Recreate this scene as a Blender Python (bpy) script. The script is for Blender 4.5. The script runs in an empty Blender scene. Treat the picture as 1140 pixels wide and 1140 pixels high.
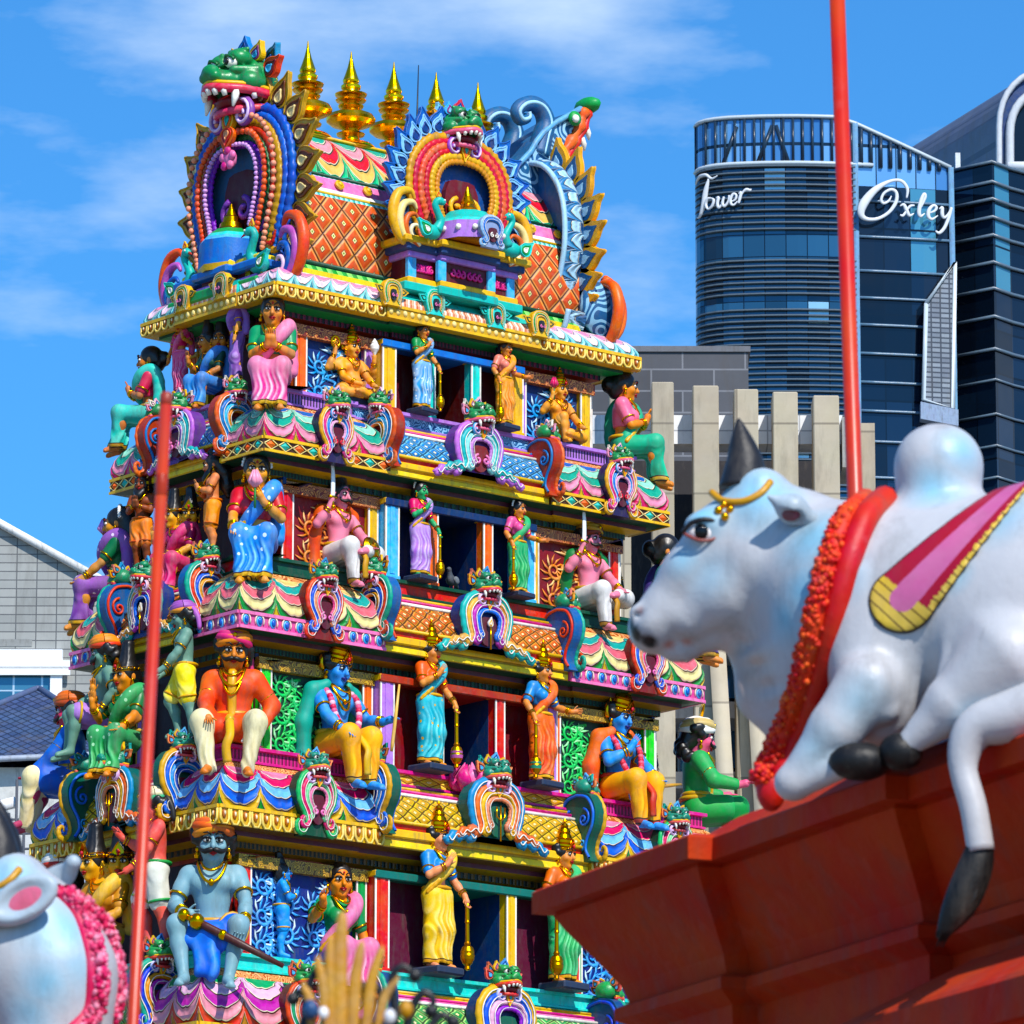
import bpy, math, random
import numpy as np
from mathutils import Vector, Matrix

rad = math.radians
random.seed(7)
SC = bpy.context.scene
COL = SC.collection

# ------------------------------------------------------------------ camera
F = 6500.0                                    # focal length in photo pixels (photo 1140 wide)
TH, PHI, ROLL = 0.223068, 0.694456, 0.00136
CAM = Vector((-56.1496, -70.3639, -22.9882))
GROUND = -24.6
_fw = Vector((math.sin(PHI) * math.cos(TH), math.cos(PHI) * math.cos(TH), math.sin(TH)))
_r = Vector((math.cos(PHI), -math.sin(PHI), 0))
_u = _r.cross(_fw)
RT = _r * math.cos(ROLL) + _u * math.sin(ROLL)
UP = -_r * math.sin(ROLL) + _u * math.cos(ROLL)
FH = Vector((math.sin(PHI), math.cos(PHI), 0))      # horizontal viewing direction
RH = Vector((math.cos(PHI), -math.sin(PHI), 0))


def ray(x, y):
    return _fw * F + RT * (x - 570) - UP * (y - 570)


def SP(x, y, dist):
    """point seen at photo pixel x, y at a horizontal distance from the viewpoint"""
    d = ray(x, y)
    return CAM + d * (dist / d.dot(FH))


def onY(x, y, Y):
    d = ray(x, y)
    return CAM + d * ((Y - CAM.y) / d.y)


def onX(x, y, X):
    d = ray(x, y)
    return CAM + d * ((X - CAM.x) / d.x)


def onZ_Y(px, Y, z):
    """x coordinate on the line (y = Y, z) that is seen at column px"""
    n = RT * F - _fw * (px - 570)
    return (n.dot(CAM) - n.y * Y - n.z * z) / n.x


def onZ_X(px, X, z):
    n = RT * F - _fw * (px - 570)
    return (n.dot(CAM) - n.x * X - n.z * z) / n.y


# --------------------------------------------------------------- materials
def lin(h, k=1.0):
    h = h.lstrip('#')
    c = [int(h[i:i + 2], 16) / 255 for i in (0, 2, 4)]
    return tuple(min(1, k * (x / 12.92 if x <= .04045 else ((x + .055) / 1.055) ** 2.4)) for x in c) + (1,)


_MC = {}


class NT:
    def __init__(s, name):
        s.m = bpy.data.materials.new(name)
        s.m.use_nodes = True
        s.t = s.m.node_tree
        s.b = s.t.nodes['Principled BSDF']

    def n(s, typ, **kw):
        o = s.t.nodes.new(typ)
        for k, v in kw.items():
            setattr(o, k, v)
        return o

    def l(s, a, b):
        s.t.links.new(a, b)

    def _in(s, sock, v):
        if hasattr(v, 'is_linked') or hasattr(v, 'links'):
            s.l(v, sock)
        else:
            sock.default_value = v

    def math(s, op, a, b=0.0, c=None, clamp=False):
        o = s.n('ShaderNodeMath', operation=op, use_clamp=clamp)
        s._in(o.inputs[0], a)
        s._in(o.inputs[1], b)
        if c is not None:
            s._in(o.inputs[2], c)
        return o.outputs[0]

    def mix(s, fac, a, b, blend='MIX'):
        o = s.n('ShaderNodeMix', data_type='RGBA', blend_type=blend)
        s._in(o.inputs[0], fac)
        s._in(o.inputs[6], a)
        s._in(o.inputs[7], b)
        return o.outputs[2]

    def ramp(s, fac, stops, interp='CONSTANT'):
        o = s.n('ShaderNodeValToRGB')
        cr = o.color_ramp
        cr.interpolation = interp
        while len(cr.elements) < len(stops):
            cr.elements.new(1.0)
        for e, (p, c) in zip(cr.elements, stops):
            e.position = p
            e.color = c
        s._in(o.inputs[0], fac)
        return o.outputs[0]

    def noise(s, scale, detail=4, coord='Object', rough=.6):
        tc = s.n('ShaderNodeTexCoord')
        o = s.n('ShaderNodeTexNoise')
        o.inputs['Scale'].default_value = scale
        o.inputs['Detail'].default_value = detail
        o.inputs['Roughness'].default_value = rough
        s.l(tc.outputs[coord], o.inputs['Vector'])
        return o.outputs['Fac']

    def bump(s, h, strength=.2, dist=.02):
        o = s.n('ShaderNodeBump')
        o.inputs['Strength'].default_value = strength
        o.inputs['Distance'].default_value = dist
        s.l(h, o.inputs['Height'])
        s.l(o.outputs[0], s.b.inputs['Normal'])

    def finish(s, color, rough=.45, var=.16, spec=.4, scale=5.0, bump=.12):
        nz = s.math('MULTIPLY_ADD', s.noise(scale * 4.3, 5, rough=.7), .45, s.math('MULTIPLY', s.noise(scale, 6), .75))
        k = s.math('MULTIPLY_ADD', nz, var * 3.2, 1 - var * 2.1)
        kk = s.n('ShaderNodeCombineColor')
        for i in range(3):
            s.l(k, kk.inputs[i])
        # hand-mixed enamel: the tint wanders a little from brush load to brush load
        hs = s.n('ShaderNodeHueSaturation')
        s.l(s.math('MULTIPLY_ADD', s.noise(scale * .8, 3), .05 * min(1, var * 6), .5 - .025 * min(1, var * 6)), hs.inputs['Hue'])
        s.l(s.math('MULTIPLY_ADD', s.noise(scale * 2.1, 4), 2.6 * var, 1.06 - 1.3 * var), hs.inputs['Saturation'])
        s._in(hs.inputs['Color'], color)
        c = s.mix(1.0, hs.outputs[0], kk.outputs[0], 'MULTIPLY')
        # rain streaks and soot that lie on the paint in patches of their own
        tc = s.n('ShaderNodeTexCoord')
        mp = s.n('ShaderNodeMapping')
        mp.inputs['Scale'].default_value = (scale * 1.7, scale * 1.7, scale * .35)
        s.l(tc.outputs['Object'], mp.inputs['Vector'])
        dn = s.n('ShaderNodeTexNoise')
        dn.inputs['Scale'].default_value = 1
        dn.inputs['Detail'].default_value = 6
        dn.inputs['Roughness'].default_value = .7
        s.l(mp.outputs[0], dn.inputs['Vector'])
        df = s.math('MULTIPLY', s.math('SUBTRACT', dn.outputs['Fac'], .515, clamp=True), 15 * var, clamp=True)
        c = s.mix(df, c, (.09, .075, .06, 1))
        s.l(c, s.b.inputs['Base Color'])
        s.b.inputs['Roughness'].default_value = rough
        s.b.inputs['Specular IOR Level'].default_value = spec
        if bump:
            s.bump(s.noise(scale * 5, 5), bump, .02)
        return s.m


def paint(h, rough=.46, var=.17, k=1.0, spec=.35, scale=5.0, bump=.2):
    key = ('p', h, rough, var, k, scale)
    if key not in _MC:
        t = NT('paint_' + h.lstrip('#'))
        _MC[key] = t.finish(lin(h, k), rough, var, spec, scale, bump)
    return _MC[key]


def gold(h='#e8a520', rough=.24):
    key = ('g', h, rough)
    if key not in _MC:
        t = NT('gilding')
        t.b.inputs['Metallic'].default_value = 1
        m = t.finish(lin(h), rough, .12, .5, 6, .05)
        _MC[key] = m
    return _MC[key]


def UVs(t):
    tc = t.n('ShaderNodeTexCoord')
    sx = t.n('ShaderNodeSeparateXYZ')
    t.l(tc.outputs['UV'], sx.inputs[0])
    return sx.outputs[0], sx.outputs[1]


def petal_mat(cols, period=.5, k=.55, line='#1c2a3a'):
    """swags of nested petals along a moulding: U-shaped colour contours with thin dark outlines"""
    key = ('petal', tuple(cols), period, k)
    if key in _MC:
        return _MC[key]
    t = NT('swag_paint')
    u, v = UVs(t)
    fr = t.math('FRACT', t.math('DIVIDE', u, period))
    c = t.math('MULTIPLY', t.math('ABSOLUTE', t.math('SUBTRACT', fr, .5)), 2.0)
    c2 = t.math('POWER', c, 3.4)
    f = t.math('SUBTRACT', v, t.math('MULTIPLY', c2, k))
    wob = t.math('MULTIPLY_ADD', t.math('SINE', t.math('MULTIPLY', c, 9.0)), .018, f)
    g = t.math('DIVIDE', t.math('ADD', wob, k), 1 + k)
    st = []
    n = len(cols)
    for i, h in enumerate(cols):
        p = i / n
        st.append((p, lin(line)))
        st.append((p + .018, lin('#e8d8b8')))
        st.append((p + .03, lin(h)))
    col = t.ramp(g, st[:30])
    t.bump(t.math('SINE', t.math('MULTIPLY', g, n * 6.283)), .55, .03)
    _MC[key] = t.finish(col, .42, .12, bump=0)
    return _MC[key]


def lattice_mat(base, edge, line, dot, cell=.3, vs=1.0, line_w=.07, edge_w=.16, dot_w=.12):
    """overlapping scales / diamond lattice in cushions"""
    key = ('lat', base, edge, line, dot, cell, vs)
    if key in _MC:
        return _MC[key]
    t = NT('scale_paint')
    u, v = UVs(t)
    uu = t.math('DIVIDE', u, cell)
    vv = t.math('MULTIPLY', v, vs)
    a = t.math('SUBTRACT', t.math('FRACT', t.math('ADD', uu, vv)), .5)
    b = t.math('SUBTRACT', t.math('FRACT', t.math('SUBTRACT', uu, vv)), .5)
    fa, fb = t.math('ABSOLUTE', a), t.math('ABSOLUTE', b)
    mx = t.math('MAXIMUM', fa, fb)
    st = [(0, lin(dot)), (dot_w * .45, lin('#f3e3a0')), (dot_w, lin(line)), (dot_w + .03, lin(base)),
          (.5 - edge_w, lin(edge)), (.5 - line_w, lin(line))]
    g = t.ramp(mx, st)
    # each scale blends towards its edge colour at one tip
    lo = t.math('MULTIPLY_ADD', t.math('SUBTRACT', a, b), .5, .5, clamp=True)
    col = t.mix(t.math('MULTIPLY', lo, .2), g, lin(edge))
    h = t.math('SUBTRACT', 1.0, t.math('POWER', t.math('MULTIPLY', mx, 2.0), 3.0))
    t.bump(h, .7, .05)
    _MC[key] = t.finish(col, .45, .15, bump=0)
    return _MC[key]


def stripe_mat(cols, period, rough=.45, wav=0.0, line=None):
    """vertical stripes repeated along a moulding"""
    key = ('str', tuple(cols), period, wav)
    if key in _MC:
        return _MC[key]
    t = NT('striped_paint')
    u, v = UVs(t)
    if wav:
        u = t.math('MULTIPLY_ADD', v, wav, u)
    fr = t.math('FRACT', t.math('DIVIDE', u, period))
    st = []
    n = len(cols)
    for i, h in enumerate(cols):
        st.append((i / n, lin(h)))
    col = t.ramp(fr, st)
    t.bump(t.math('ABSOLUTE', t.math('SINE', t.math('MULTIPLY', fr, 3.1416 * n))), .5, .02)
    _MC[key] = t.finish(col, rough, .15, bump=0)
    return _MC[key]


def scroll_mat(ground, ink, scale=3.0):
    """painted arabesque: swirling contour lines on a plain ground"""
    key = ('scr', ground, ink, scale)
    if key in _MC:
        return _MC[key]
    t = NT('arabesque_paint')
    tc = t.n('ShaderNodeTexCoord')
    w = t.n('ShaderNodeTexNoise')
    w.inputs['Scale'].default_value = scale
    w.inputs['Detail'].default_value = .5
    t.l(tc.outputs['Object'], w.inputs['Vector'])
    s_ = t.math('ABSOLUTE', t.math('SINE', t.math('MULTIPLY', w.outputs['Fac'], 34.0)))
    f = t.ramp(s_, [(0, (0, 0, 0, 1)), (.74, (1, 1, 1, 1))])
    col = t.mix(f, lin(ground), lin(ink))
    _MC[key] = t.finish(col, .45, .12)
    return _MC[key]


# -------------------------------------------------------------- mesh builder
class MB:
    def __init__(s):
        s.v, s.f, s.mi, s.uv, s.sm = [], [], [], [], []
        s.mats = []
        s.M = Matrix.Identity(4)

    def mat(s, m):
        if m not in s.mats:
            s.mats.append(m)
        return s.mats.index(m)

    def add(s, vs, fs, m, smooth=False, uvs=None):
        o = len(s.v)
        M = s.M
        s.v.extend([tuple(M @ Vector(p)) for p in vs])
        k = s.mat(m)
        fl = M.determinant() < 0
        for i, f in enumerate(fs):
            ff = [o + j for j in f]
            uv = uvs[i] if uvs else [(0, 0)] * len(f)
            if fl:
                ff = ff[::-1]
                uv = uv[::-1]
            s.f.append(ff)
            s.mi.append(k)
            s.sm.append(smooth)
            s.uv.extend(uv)

    def box(s, x0, y0, z0, x1, y1, z1, m, bev=0.0):
        b = min(bev, (x1 - x0) / 2.01, (y1 - y0) / 2.01, (z1 - z0) / 2.01)
        if b <= 0:
            vs = [(x, y, z) for z in (z0, z1) for y in (y0, y1) for x in (x0, x1)]
            fs = [(0, 2, 3, 1), (4, 5, 7, 6), (0, 1, 5, 4), (2, 6, 7, 3), (0, 4, 6, 2), (1, 3, 7, 5)]
            s.add(vs, fs, m)
            return
        # chamfered box: 24 verts
        vs, idx = [], {}
        for zi, z in enumerate((z0, z1)):
            for yi, y in enumerate((y0, y1)):
                for xi, x in enumerate((x0, x1)):
                    sx, sy, sz = (1, -1)[xi], (1, -1)[yi], (1, -1)[zi]
                    for ax in range(3):
                        p = [x + sx * b, y + sy * b, z + sz * b]
                        p[ax] = (x, y, z)[ax]
                        idx[xi, yi, zi, ax] = len(vs)
                        vs.append(tuple(p))
        I = idx
        fs = []
        for ax in range(3):
            for e in (0, 1):
                q = []
                o1, o2 = [(1, 2), (2, 0), (0, 1)][ax]
                for a, c in ((0, 0), (1, 0), (1, 1), (0, 1)):
                    k = [0, 0, 0]
                    k[ax] = e
                    k[o1] = a
                    k[o2] = c
                    q.append(I[tuple(k) + (ax,)])
                fs.append(q if e else q[::-1])
        for ax in range(3):          # edges along ax
            o1, o2 = [(1, 2), (2, 0), (0, 1)][ax]
            for a in (0, 1):
                for c in (0, 1):
                    def kk(e):
                        k = [0, 0, 0]
                        k[ax] = e
                        k[o1] = a
                        k[o2] = c
                        return tuple(k)
                    q = [I[kk(0) + (o1,)], I[kk(1) + (o1,)], I[kk(1) + (o2,)], I[kk(0) + (o2,)]]
                    fs.append(q if (a != c) else q[::-1])
        for xi in (0, 1):
            for yi in (0, 1):
                for zi in (0, 1):
                    q = [I[xi, yi, zi, 0], I[xi, yi, zi, 1], I[xi, yi, zi, 2]]
                    fs.append(q if (xi + yi + zi) % 2 else q[::-1])
        s.add(vs, fs, m)

    def tube(s, path, r, m, n=6, cap=True, flat=None, smooth=True):
        """r: number or list per point; flat: (axis vector, factor) squashes the section along an axis"""
        P = [Vector(p) for p in path]
        L = len(P)
        rr = r if isinstance(r, (list, tuple)) else [r] * L
        vs, fs = [], []
        up = None
        for i, p in enumerate(P):
            t = (P[min(i + 1, L - 1)] - P[max(i - 1, 0)])
            if t.length < 1e-9:
                t = Vector((0, 0, 1))
            t.normalize()
            if up is None:
                up = Vector((0, 1, 0)) if abs(t.y) < .8 else Vector((1, 0, 0))
            up = (up - t * up.dot(t))
            if up.length < 1e-6:
                up = t.orthogonal()
            up.normalize()
            sd = t.cross(up)
            for j in range(n):
                a = 2 * math.pi * (j + .5) / n
                o = (up * math.cos(a) + sd * math.sin(a)) * rr[i]
                if flat:
                    ax = Vector(flat[0])
                    o -= ax * (o.dot(ax) * (1 - flat[1]))
                vs.append(p + o)
        for i in range(L - 1):
            for j in range(n):
                a, b = i * n + j, i * n + (j + 1) % n
                fs.append((a, a + n, b + n, b))
        if cap:
            fs.append(tuple(range(n)))
            fs.append(tuple(range((L - 1) * n, L * n))[::-1])
        s.add(vs, fs, m, smooth)

    def lathe(s, prof, m, n=16, c=(0, 0, 0), smooth=True, sq=None):
        """prof: (r, z) or (r, z, mat)"""
        vs = []
        for p in prof:
            for j in range(n):
                a = 2 * math.pi * j / n
                vs.append((c[0] + p[0] * math.cos(a), c[1] + p[0] * math.sin(a), c[2] + p[1]))
        for i in range(len(prof) - 1):
            fs = []
            for j in range(n):
                a, b = i * n + j, i * n + (j + 1) % n
                fs.append((a, b, b + n, a + n))
            mm = prof[i][2] if len(prof[i]) > 2 else m
            sub = vs[i * n:(i + 2) * n]
            s.add(sub, [tuple(k - i * n for k in f) for f in fs], mm, smooth)
        s.add(vs[:n], [tuple(range(n))[::-1]], m)
        s.add(vs[-n:], [tuple(range(n))], m)

    def ell(s, c, r, m, n=10, k=6, rot=None):
        vs, fs = [], []
        for i in range(k + 1):
            b = math.pi * i / k - math.pi / 2
            for j in range(n):
                a = 2 * math.pi * j / n
                p = Vector((r[0] * math.cos(b) * math.cos(a), r[1] * math.cos(b) * math.sin(a), r[2] * math.sin(b)))
                if rot is not None:
                    p = rot @ p
                vs.append(Vector(c) + p)
        for i in range(k):
            for j in range(n):
                a, b = i * n + j, i * n + (j + 1) % n
                fs.append((a, b, b + n, a + n))
        s.add(vs, fs, m, True)

    def prism(s, out, y0, y1, m, back=None, bev=0.0):
        """outline in x, z (counter-clockwise seen from -y), front face at y0, back face at y1"""
        n = len(out)
        vs = [(x, y0, z) for x, z in out] + [(x, y1, z) for x, z in out]
        s.add(vs, [tuple(range(n))], m)
        s.add(vs, [tuple(range(n, 2 * n))[::-1]] + [(i, i + n, (i + 1) % n + n, (i + 1) % n) for i in range(n)], back or m)

    def build(s, name, parent=None, M=None):
        me = bpy.data.meshes.new(name)
        me.from_pydata(s.v, [], s.f)
        for m in s.mats:
            me.materials.append(m)
        me.polygons.foreach_set('material_index', s.mi)
        me.polygons.foreach_set('use_smooth', s.sm)
        ul = me.uv_layers.new(name='UVMap')
        ul.data.foreach_set('uv', [c for q in s.uv for c in q])
        me.update()
        return link(name, me, parent, M)


def link(name, me, parent=None, M=None):
    o = bpy.data.objects.new(name, me)
    COL.objects.link(o)
    if parent is not None:
        o.parent = parent
    if M is not None:
        o.matrix_local = M
    return o


def tag(o, label=None, cat=None, group=None, kind=None):
    if label:
        o['label'] = label
    if cat:
        o['category'] = cat
    if group:
        o['group'] = group
    if kind:
        o['kind'] = kind
    return o


def thing(name, label, cat, loc=(0, 0, 0), rz=0.0, group=None, scale=1.0):
    o = bpy.data.objects.new(name, None)
    o.empty_display_size = .1
    COL.objects.link(o)
    o.location = loc
    o.rotation_euler = (0, 0, rz)
    o.scale = (scale,) * 3
    return tag(o, label, cat, group)


def TRS(loc=(0, 0, 0), rz=0.0, s=1.0, rx=0.0, ry=0.0):
    sc = Matrix.Diagonal((s, s, s, 1)) if not isinstance(s, (tuple, list)) else Matrix.Diagonal(tuple(s) + (1,))
    return Matrix.Translation(Vector(loc)) @ Matrix.Rotation(rz, 4, 'Z') @ Matrix.Rotation(ry, 4, 'Y') @ Matrix.Rotation(rx, 4, 'X') @ sc


def crom(P, n=6):
    """Catmull-Rom through points of any dimension"""
    P = [np.array(p, float) for p in P]
    out = []
    for i in range(len(P) - 1):
        p0, p1, p2, p3 = P[max(i - 1, 0)], P[i], P[i + 1], P[min(i + 2, len(P) - 1)]
        for j in range(n):
            t = j / n
            out.append(.5 * ((2 * p1) + (-p0 + p2) * t + (2 * p0 - 5 * p1 + 4 * p2 - p3) * t * t + (-p0 + 3 * p1 - 3 * p2 + p3) * t ** 3))
    out.append(P[-1])
    return [tuple(float(c) for c in q) for q in out]


# ------------------------------------------------- signed distance sculpting
class SDF:
    def __init__(s, lo, hi, h):
        s.lo = np.array(lo, float) - 3 * h
        s.h = h
        s.n = np.ceil((np.array(hi, float) + 3 * h - s.lo) / h).astype(int) + 1
        s.F = np.full(tuple(s.n), 9.0, np.float32)
        s.ax = [s.lo[i] + h * np.arange(s.n[i]) for i in range(3)]

    def _loc(s, lo, hi, mg):
        a = np.maximum(np.floor((np.array(lo) - mg - s.lo) / s.h).astype(int), 0)
        b = np.minimum(np.ceil((np.array(hi) + mg - s.lo) / s.h).astype(int) + 1, s.n)
        if (b <= a).any():
            return None, None
        sl = tuple(slice(a[i], b[i]) for i in range(3))
        X = s.ax[0][sl[0]][:, None, None]
        Y = s.ax[1][sl[1]][None, :, None]
        Z = s.ax[2][sl[2]][None, None, :]
        return sl, (X, Y, Z)

    def _op(s, sl, d, k, op):
        f = s.F[sl]
        if op == 's':
            d = -d
            hh = np.maximum(k - np.abs(f - d), 0) / max(k, 1e-6)
            s.F[sl] = np.maximum(f, d) + hh * hh * k * .25
        else:
            hh = np.maximum(k - np.abs(f - d), 0) / max(k, 1e-6)
            s.F[sl] = np.minimum(f, d) - hh * hh * k * .25

    def ell(s, c, r, k=.02, rot=None, op='u'):
        c = np.array(c, float)
        R = max(r)
        sl, G = s._loc(c - R, c + R, k + 3 * s.h)
        if sl is None:
            return
        x, y, z = G[0] - c[0], G[1] - c[1], G[2] - c[2]
        if rot is not None:
            q = np.array(rot).T
            x, y, z = (q[0, 0] * x + q[0, 1] * y + q[0, 2] * z, q[1, 0] * x + q[1, 1] * y + q[1, 2] * z,
                       q[2, 0] * x + q[2, 1] * y + q[2, 2] * z)
        k0 = np.sqrt((x / r[0]) ** 2 + (y / r[1]) ** 2 + (z / r[2]) ** 2)
        k1 = np.sqrt((x / r[0] ** 2) ** 2 + (y / r[1] ** 2) ** 2 + (z / r[2] ** 2) ** 2)
        d = k0 * (k0 - 1) / np.maximum(k1, 1e-6)
        d = np.where(k0 < 1e-3, -min(r), d)
        s._op(sl, d, k, op)

    def cap(s, a, b, r1, r2, k=.02, op='u', pleat=None):
        a, b = np.array(a, float), np.array(b, float)
        R = max(r1, r2)
        sl, G = s._loc(np.minimum(a, b) - R, np.maximum(a, b) + R, k + 3 * s.h)
        if sl is None:
            return
        ba = b - a
        L = max(ba @ ba, 1e-9)
        x, y, z = G[0] - a[0], G[1] - a[1], G[2] - a[2]
        t = np.clip((x * ba[0] + y * ba[1] + z * ba[2]) / L, 0, 1)
        d = np.sqrt((x - t * ba[0]) ** 2 + (y - t * ba[1]) ** 2 + (z - t * ba[2]) ** 2) - (r1 + (r2 - r1) * t)
        s._op(sl, d, k, op)

    def chain(s, pts, rs, k=.02, op='u'):
        for i in range(len(pts) - 1):
            s.cap(pts[i], pts[i + 1], rs[i], rs[i + 1], k, op)

    def box(s, c, hs, rnd=.01, k=.02, op='u', rot=None):
        c = np.array(c, float)
        R = np.array([max(hs) * 1.75] * 3) if rot is not None else np.array(hs) + rnd
        sl, G = s._loc(c - R, c + R, k + 3 * s.h)
        if sl is None:
            return
        x, y, z = G[0] - c[0], G[1] - c[1], G[2] - c[2]
        if rot is not None:
            q = np.array(rot).T
            x, y, z = (q[0, 0] * x + q[0, 1] * y + q[0, 2] * z, q[1, 0] * x + q[1, 1] * y + q[1, 2] * z,
                       q[2, 0] * x + q[2, 1] * y + q[2, 2] * z)
        qx, qy, qz = np.abs(x) - hs[0] + rnd, np.abs(y) - hs[1] + rnd, np.abs(z) - hs[2] + rnd
        d = np.sqrt(np.maximum(qx, 0) ** 2 + np.maximum(qy, 0) ** 2 + np.maximum(qz, 0) ** 2) + np.minimum(np.maximum(qx, np.maximum(qy, qz)), 0) - rnd
        s._op(sl, d, k, op)

    def cut(s, n, d):
        """remove everything on the side where n.p > d"""
        v = (s.ax[0][:, None, None] * n[0] + s.ax[1][None, :, None] * n[1] + s.ax[2][None, None, :] * n[2]) - d
        s.F = np.maximum(s.F, v.astype(np.float32))

    def grid(s):
        return s.ax[0][:, None, None], s.ax[1][None, :, None], s.ax[2][None, None, :]

    def mesh(s):
        Fv = s.F
        ins = Fv < 0
        n = s.n
        c = np.zeros(tuple(n - 1), np.int8)
        cor = [(i, j, k) for i in (0, 1) for j in (0, 1) for k in (0, 1)]
        for i, j, k in cor:
            c += ins[i:n[0] - 1 + i, j:n[1] - 1 + j, k:n[2] - 1 + k]
        act = np.argwhere((c > 0) & (c < 8))
        N = len(act)
        if N == 0:
            return np.zeros((0, 3)), np.zeros((0, 4), int)
        ids = -np.ones(tuple(n - 1), np.int64)
        ids[act[:, 0], act[:, 1], act[:, 2]] = np.arange(N)
        val = {cc: Fv[act[:, 0] + cc[0], act[:, 1] + cc[1], act[:, 2] + cc[2]] for cc in cor}
        S = np.zeros((N, 3))
        C = np.zeros(N)
        for a in cor:
            for ax in range(3):
                if a[ax] == 0:
                    b = list(a)
                    b[ax] = 1
                    b = tuple(b)
                    va, vb = val[a], val[b]
                    m = (va < 0) != (vb < 0)
                    t = np.where(m, va / np.where(m, va - vb, 1), 0)
                    for q in range(3):
                        S[:, q] += np.where(m, a[q] + (t if q == ax else 0), 0)
                    C += m
        V = s.lo + s.h * (act + S / C[:, None])
        faces = []
        for ax in range(3):
            o1, o2 = (ax + 1) % 3, (ax + 2) % 3
            sa = [slice(None)] * 3
            sb = [slice(None)] * 3
            sa[ax] = slice(0, n[ax] - 1)
            sb[ax] = slice(1, n[ax])
            A, B = ins[tuple(sa)], ins[tuple(sb)]
            e = np.argwhere(A != B)
            e = e[(e[:, o1] > 0) & (e[:, o2] > 0) & (e[:, o1] < n[o1] - 1) & (e[:, o2] < n[o2] - 1)]
            sg = A[e[:, 0], e[:, 1], e[:, 2]]
            q = []
            for d1, d2 in ((-1, -1), (0, -1), (0, 0), (-1, 0)):
                ee = e.copy()
                ee[:, o1] += d1
                ee[:, o2] += d2
                q.append(ids[ee[:, 0], ee[:, 1], ee[:, 2]])
            q = np.stack(q, 1)
            q[~sg] = q[~sg][:, ::-1]
            faces.append(q)
        Fc = np.concatenate(faces)
        return V, Fc[(Fc >= 0).all(1)]


def npmesh(name, V, Fq, mats, attrs=None, relax=1):
    if relax and len(V):
        # one light smoothing pass takes the voxel steps out
        for _ in range(relax):
            A = np.zeros_like(V)
            C = np.zeros(len(V))
            for k in range(4):
                a, b = Fq[:, k], Fq[:, (k + 1) % 4]
                np.add.at(A, a, V[b])
                np.add.at(C, a, 1)
                np.add.at(A, b, V[a])
                np.add.at(C, b, 1)
            V = V * .5 + .5 * A / np.maximum(C, 1)[:, None]
    me = bpy.data.meshes.new(name)
    nv, nf = len(V), len(Fq)
    me.vertices.add(nv)
    me.vertices.foreach_set('co', np.asarray(V, np.float32).ravel())
    me.loops.add(nf * 4)
    me.polygons.add(nf)
    me.loops.foreach_set('vertex_index', np.asarray(Fq, np.int32).ravel())
    me.polygons.foreach_set('loop_start', np.arange(0, nf * 4, 4, dtype=np.int32))
    me.polygons.foreach_set('use_smooth', np.ones(nf, bool))
    for m in (mats if isinstance(mats, (list, tuple)) else [mats]):
        me.materials.append(m)
    for k, a in (attrs or {}).items():
        at = me.attributes.new(k, 'FLOAT', 'POINT')
        at.data.foreach_set('value', np.asarray(a, np.float32))
    me.update(calc_edges=True)
    me.validate()
    return me
# ------------------------------------------------------------------ figures
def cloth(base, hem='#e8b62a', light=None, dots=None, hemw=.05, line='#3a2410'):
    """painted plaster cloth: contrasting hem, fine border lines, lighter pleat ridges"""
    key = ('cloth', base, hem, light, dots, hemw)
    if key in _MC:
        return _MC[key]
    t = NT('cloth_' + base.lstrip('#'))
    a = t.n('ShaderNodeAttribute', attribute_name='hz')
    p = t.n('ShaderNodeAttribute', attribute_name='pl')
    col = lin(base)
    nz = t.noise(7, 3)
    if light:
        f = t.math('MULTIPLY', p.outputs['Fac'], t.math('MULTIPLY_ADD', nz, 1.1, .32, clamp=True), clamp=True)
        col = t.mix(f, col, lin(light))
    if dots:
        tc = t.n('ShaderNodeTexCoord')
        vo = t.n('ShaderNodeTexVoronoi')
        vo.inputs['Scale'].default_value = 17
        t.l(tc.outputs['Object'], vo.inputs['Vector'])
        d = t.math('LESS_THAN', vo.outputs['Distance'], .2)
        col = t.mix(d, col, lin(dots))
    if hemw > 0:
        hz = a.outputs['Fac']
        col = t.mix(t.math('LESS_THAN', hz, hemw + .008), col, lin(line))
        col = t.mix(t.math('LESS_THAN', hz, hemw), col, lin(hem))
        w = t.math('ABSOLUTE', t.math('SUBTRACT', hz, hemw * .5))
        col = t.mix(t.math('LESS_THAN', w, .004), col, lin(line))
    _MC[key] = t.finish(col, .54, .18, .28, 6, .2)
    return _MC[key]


_HM = {}     # meshes shared by all heads


def _mbmesh(key, fn):
    if key not in _HM:
        mb = MB()
        fn(mb)
        o = mb.build('tmp')
        _HM[key] = o.data
        bpy.data.objects.remove(o)
    return _HM[key]


def arc(cx, cy, cz, rx, rz, a0, a1, n=8, y2=0):
    return [(cx + rx * math.cos(rad(a0 + (a1 - a0) * i / n)), cy + y2 * abs(math.cos(rad(a0 + (a1 - a0) * i / n))),
             cz + rz * math.sin(rad(a0 + (a1 - a0) * i / n))) for i in range(n + 1)]


def m_eye(sx):
    def f(mb):
        w, k = paint('#f4f0e6', .25, .02), paint('#120d0c', .25, .02)
        mb.ell((sx * .03, -.0685, .008), (.018, .013, .0095), w, 10, 6)
        mb.ell((sx * .028, -.0785, .008), (.0088, .0055, .0088), k, 8, 5)
        mb.tube(arc(sx * .03, -.0835, .006, .023, .014, 8, 172, 8, .010), [.002, .004, .0045, .005, .005, .005, .0045, .004, .002], k, 5)
        mb.tube(arc(sx * .03, -.082, .010, .021, .013, 200, 340, 6, .010), .0018, k, 4)
    return _mbmesh(('eye', sx), f)


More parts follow.
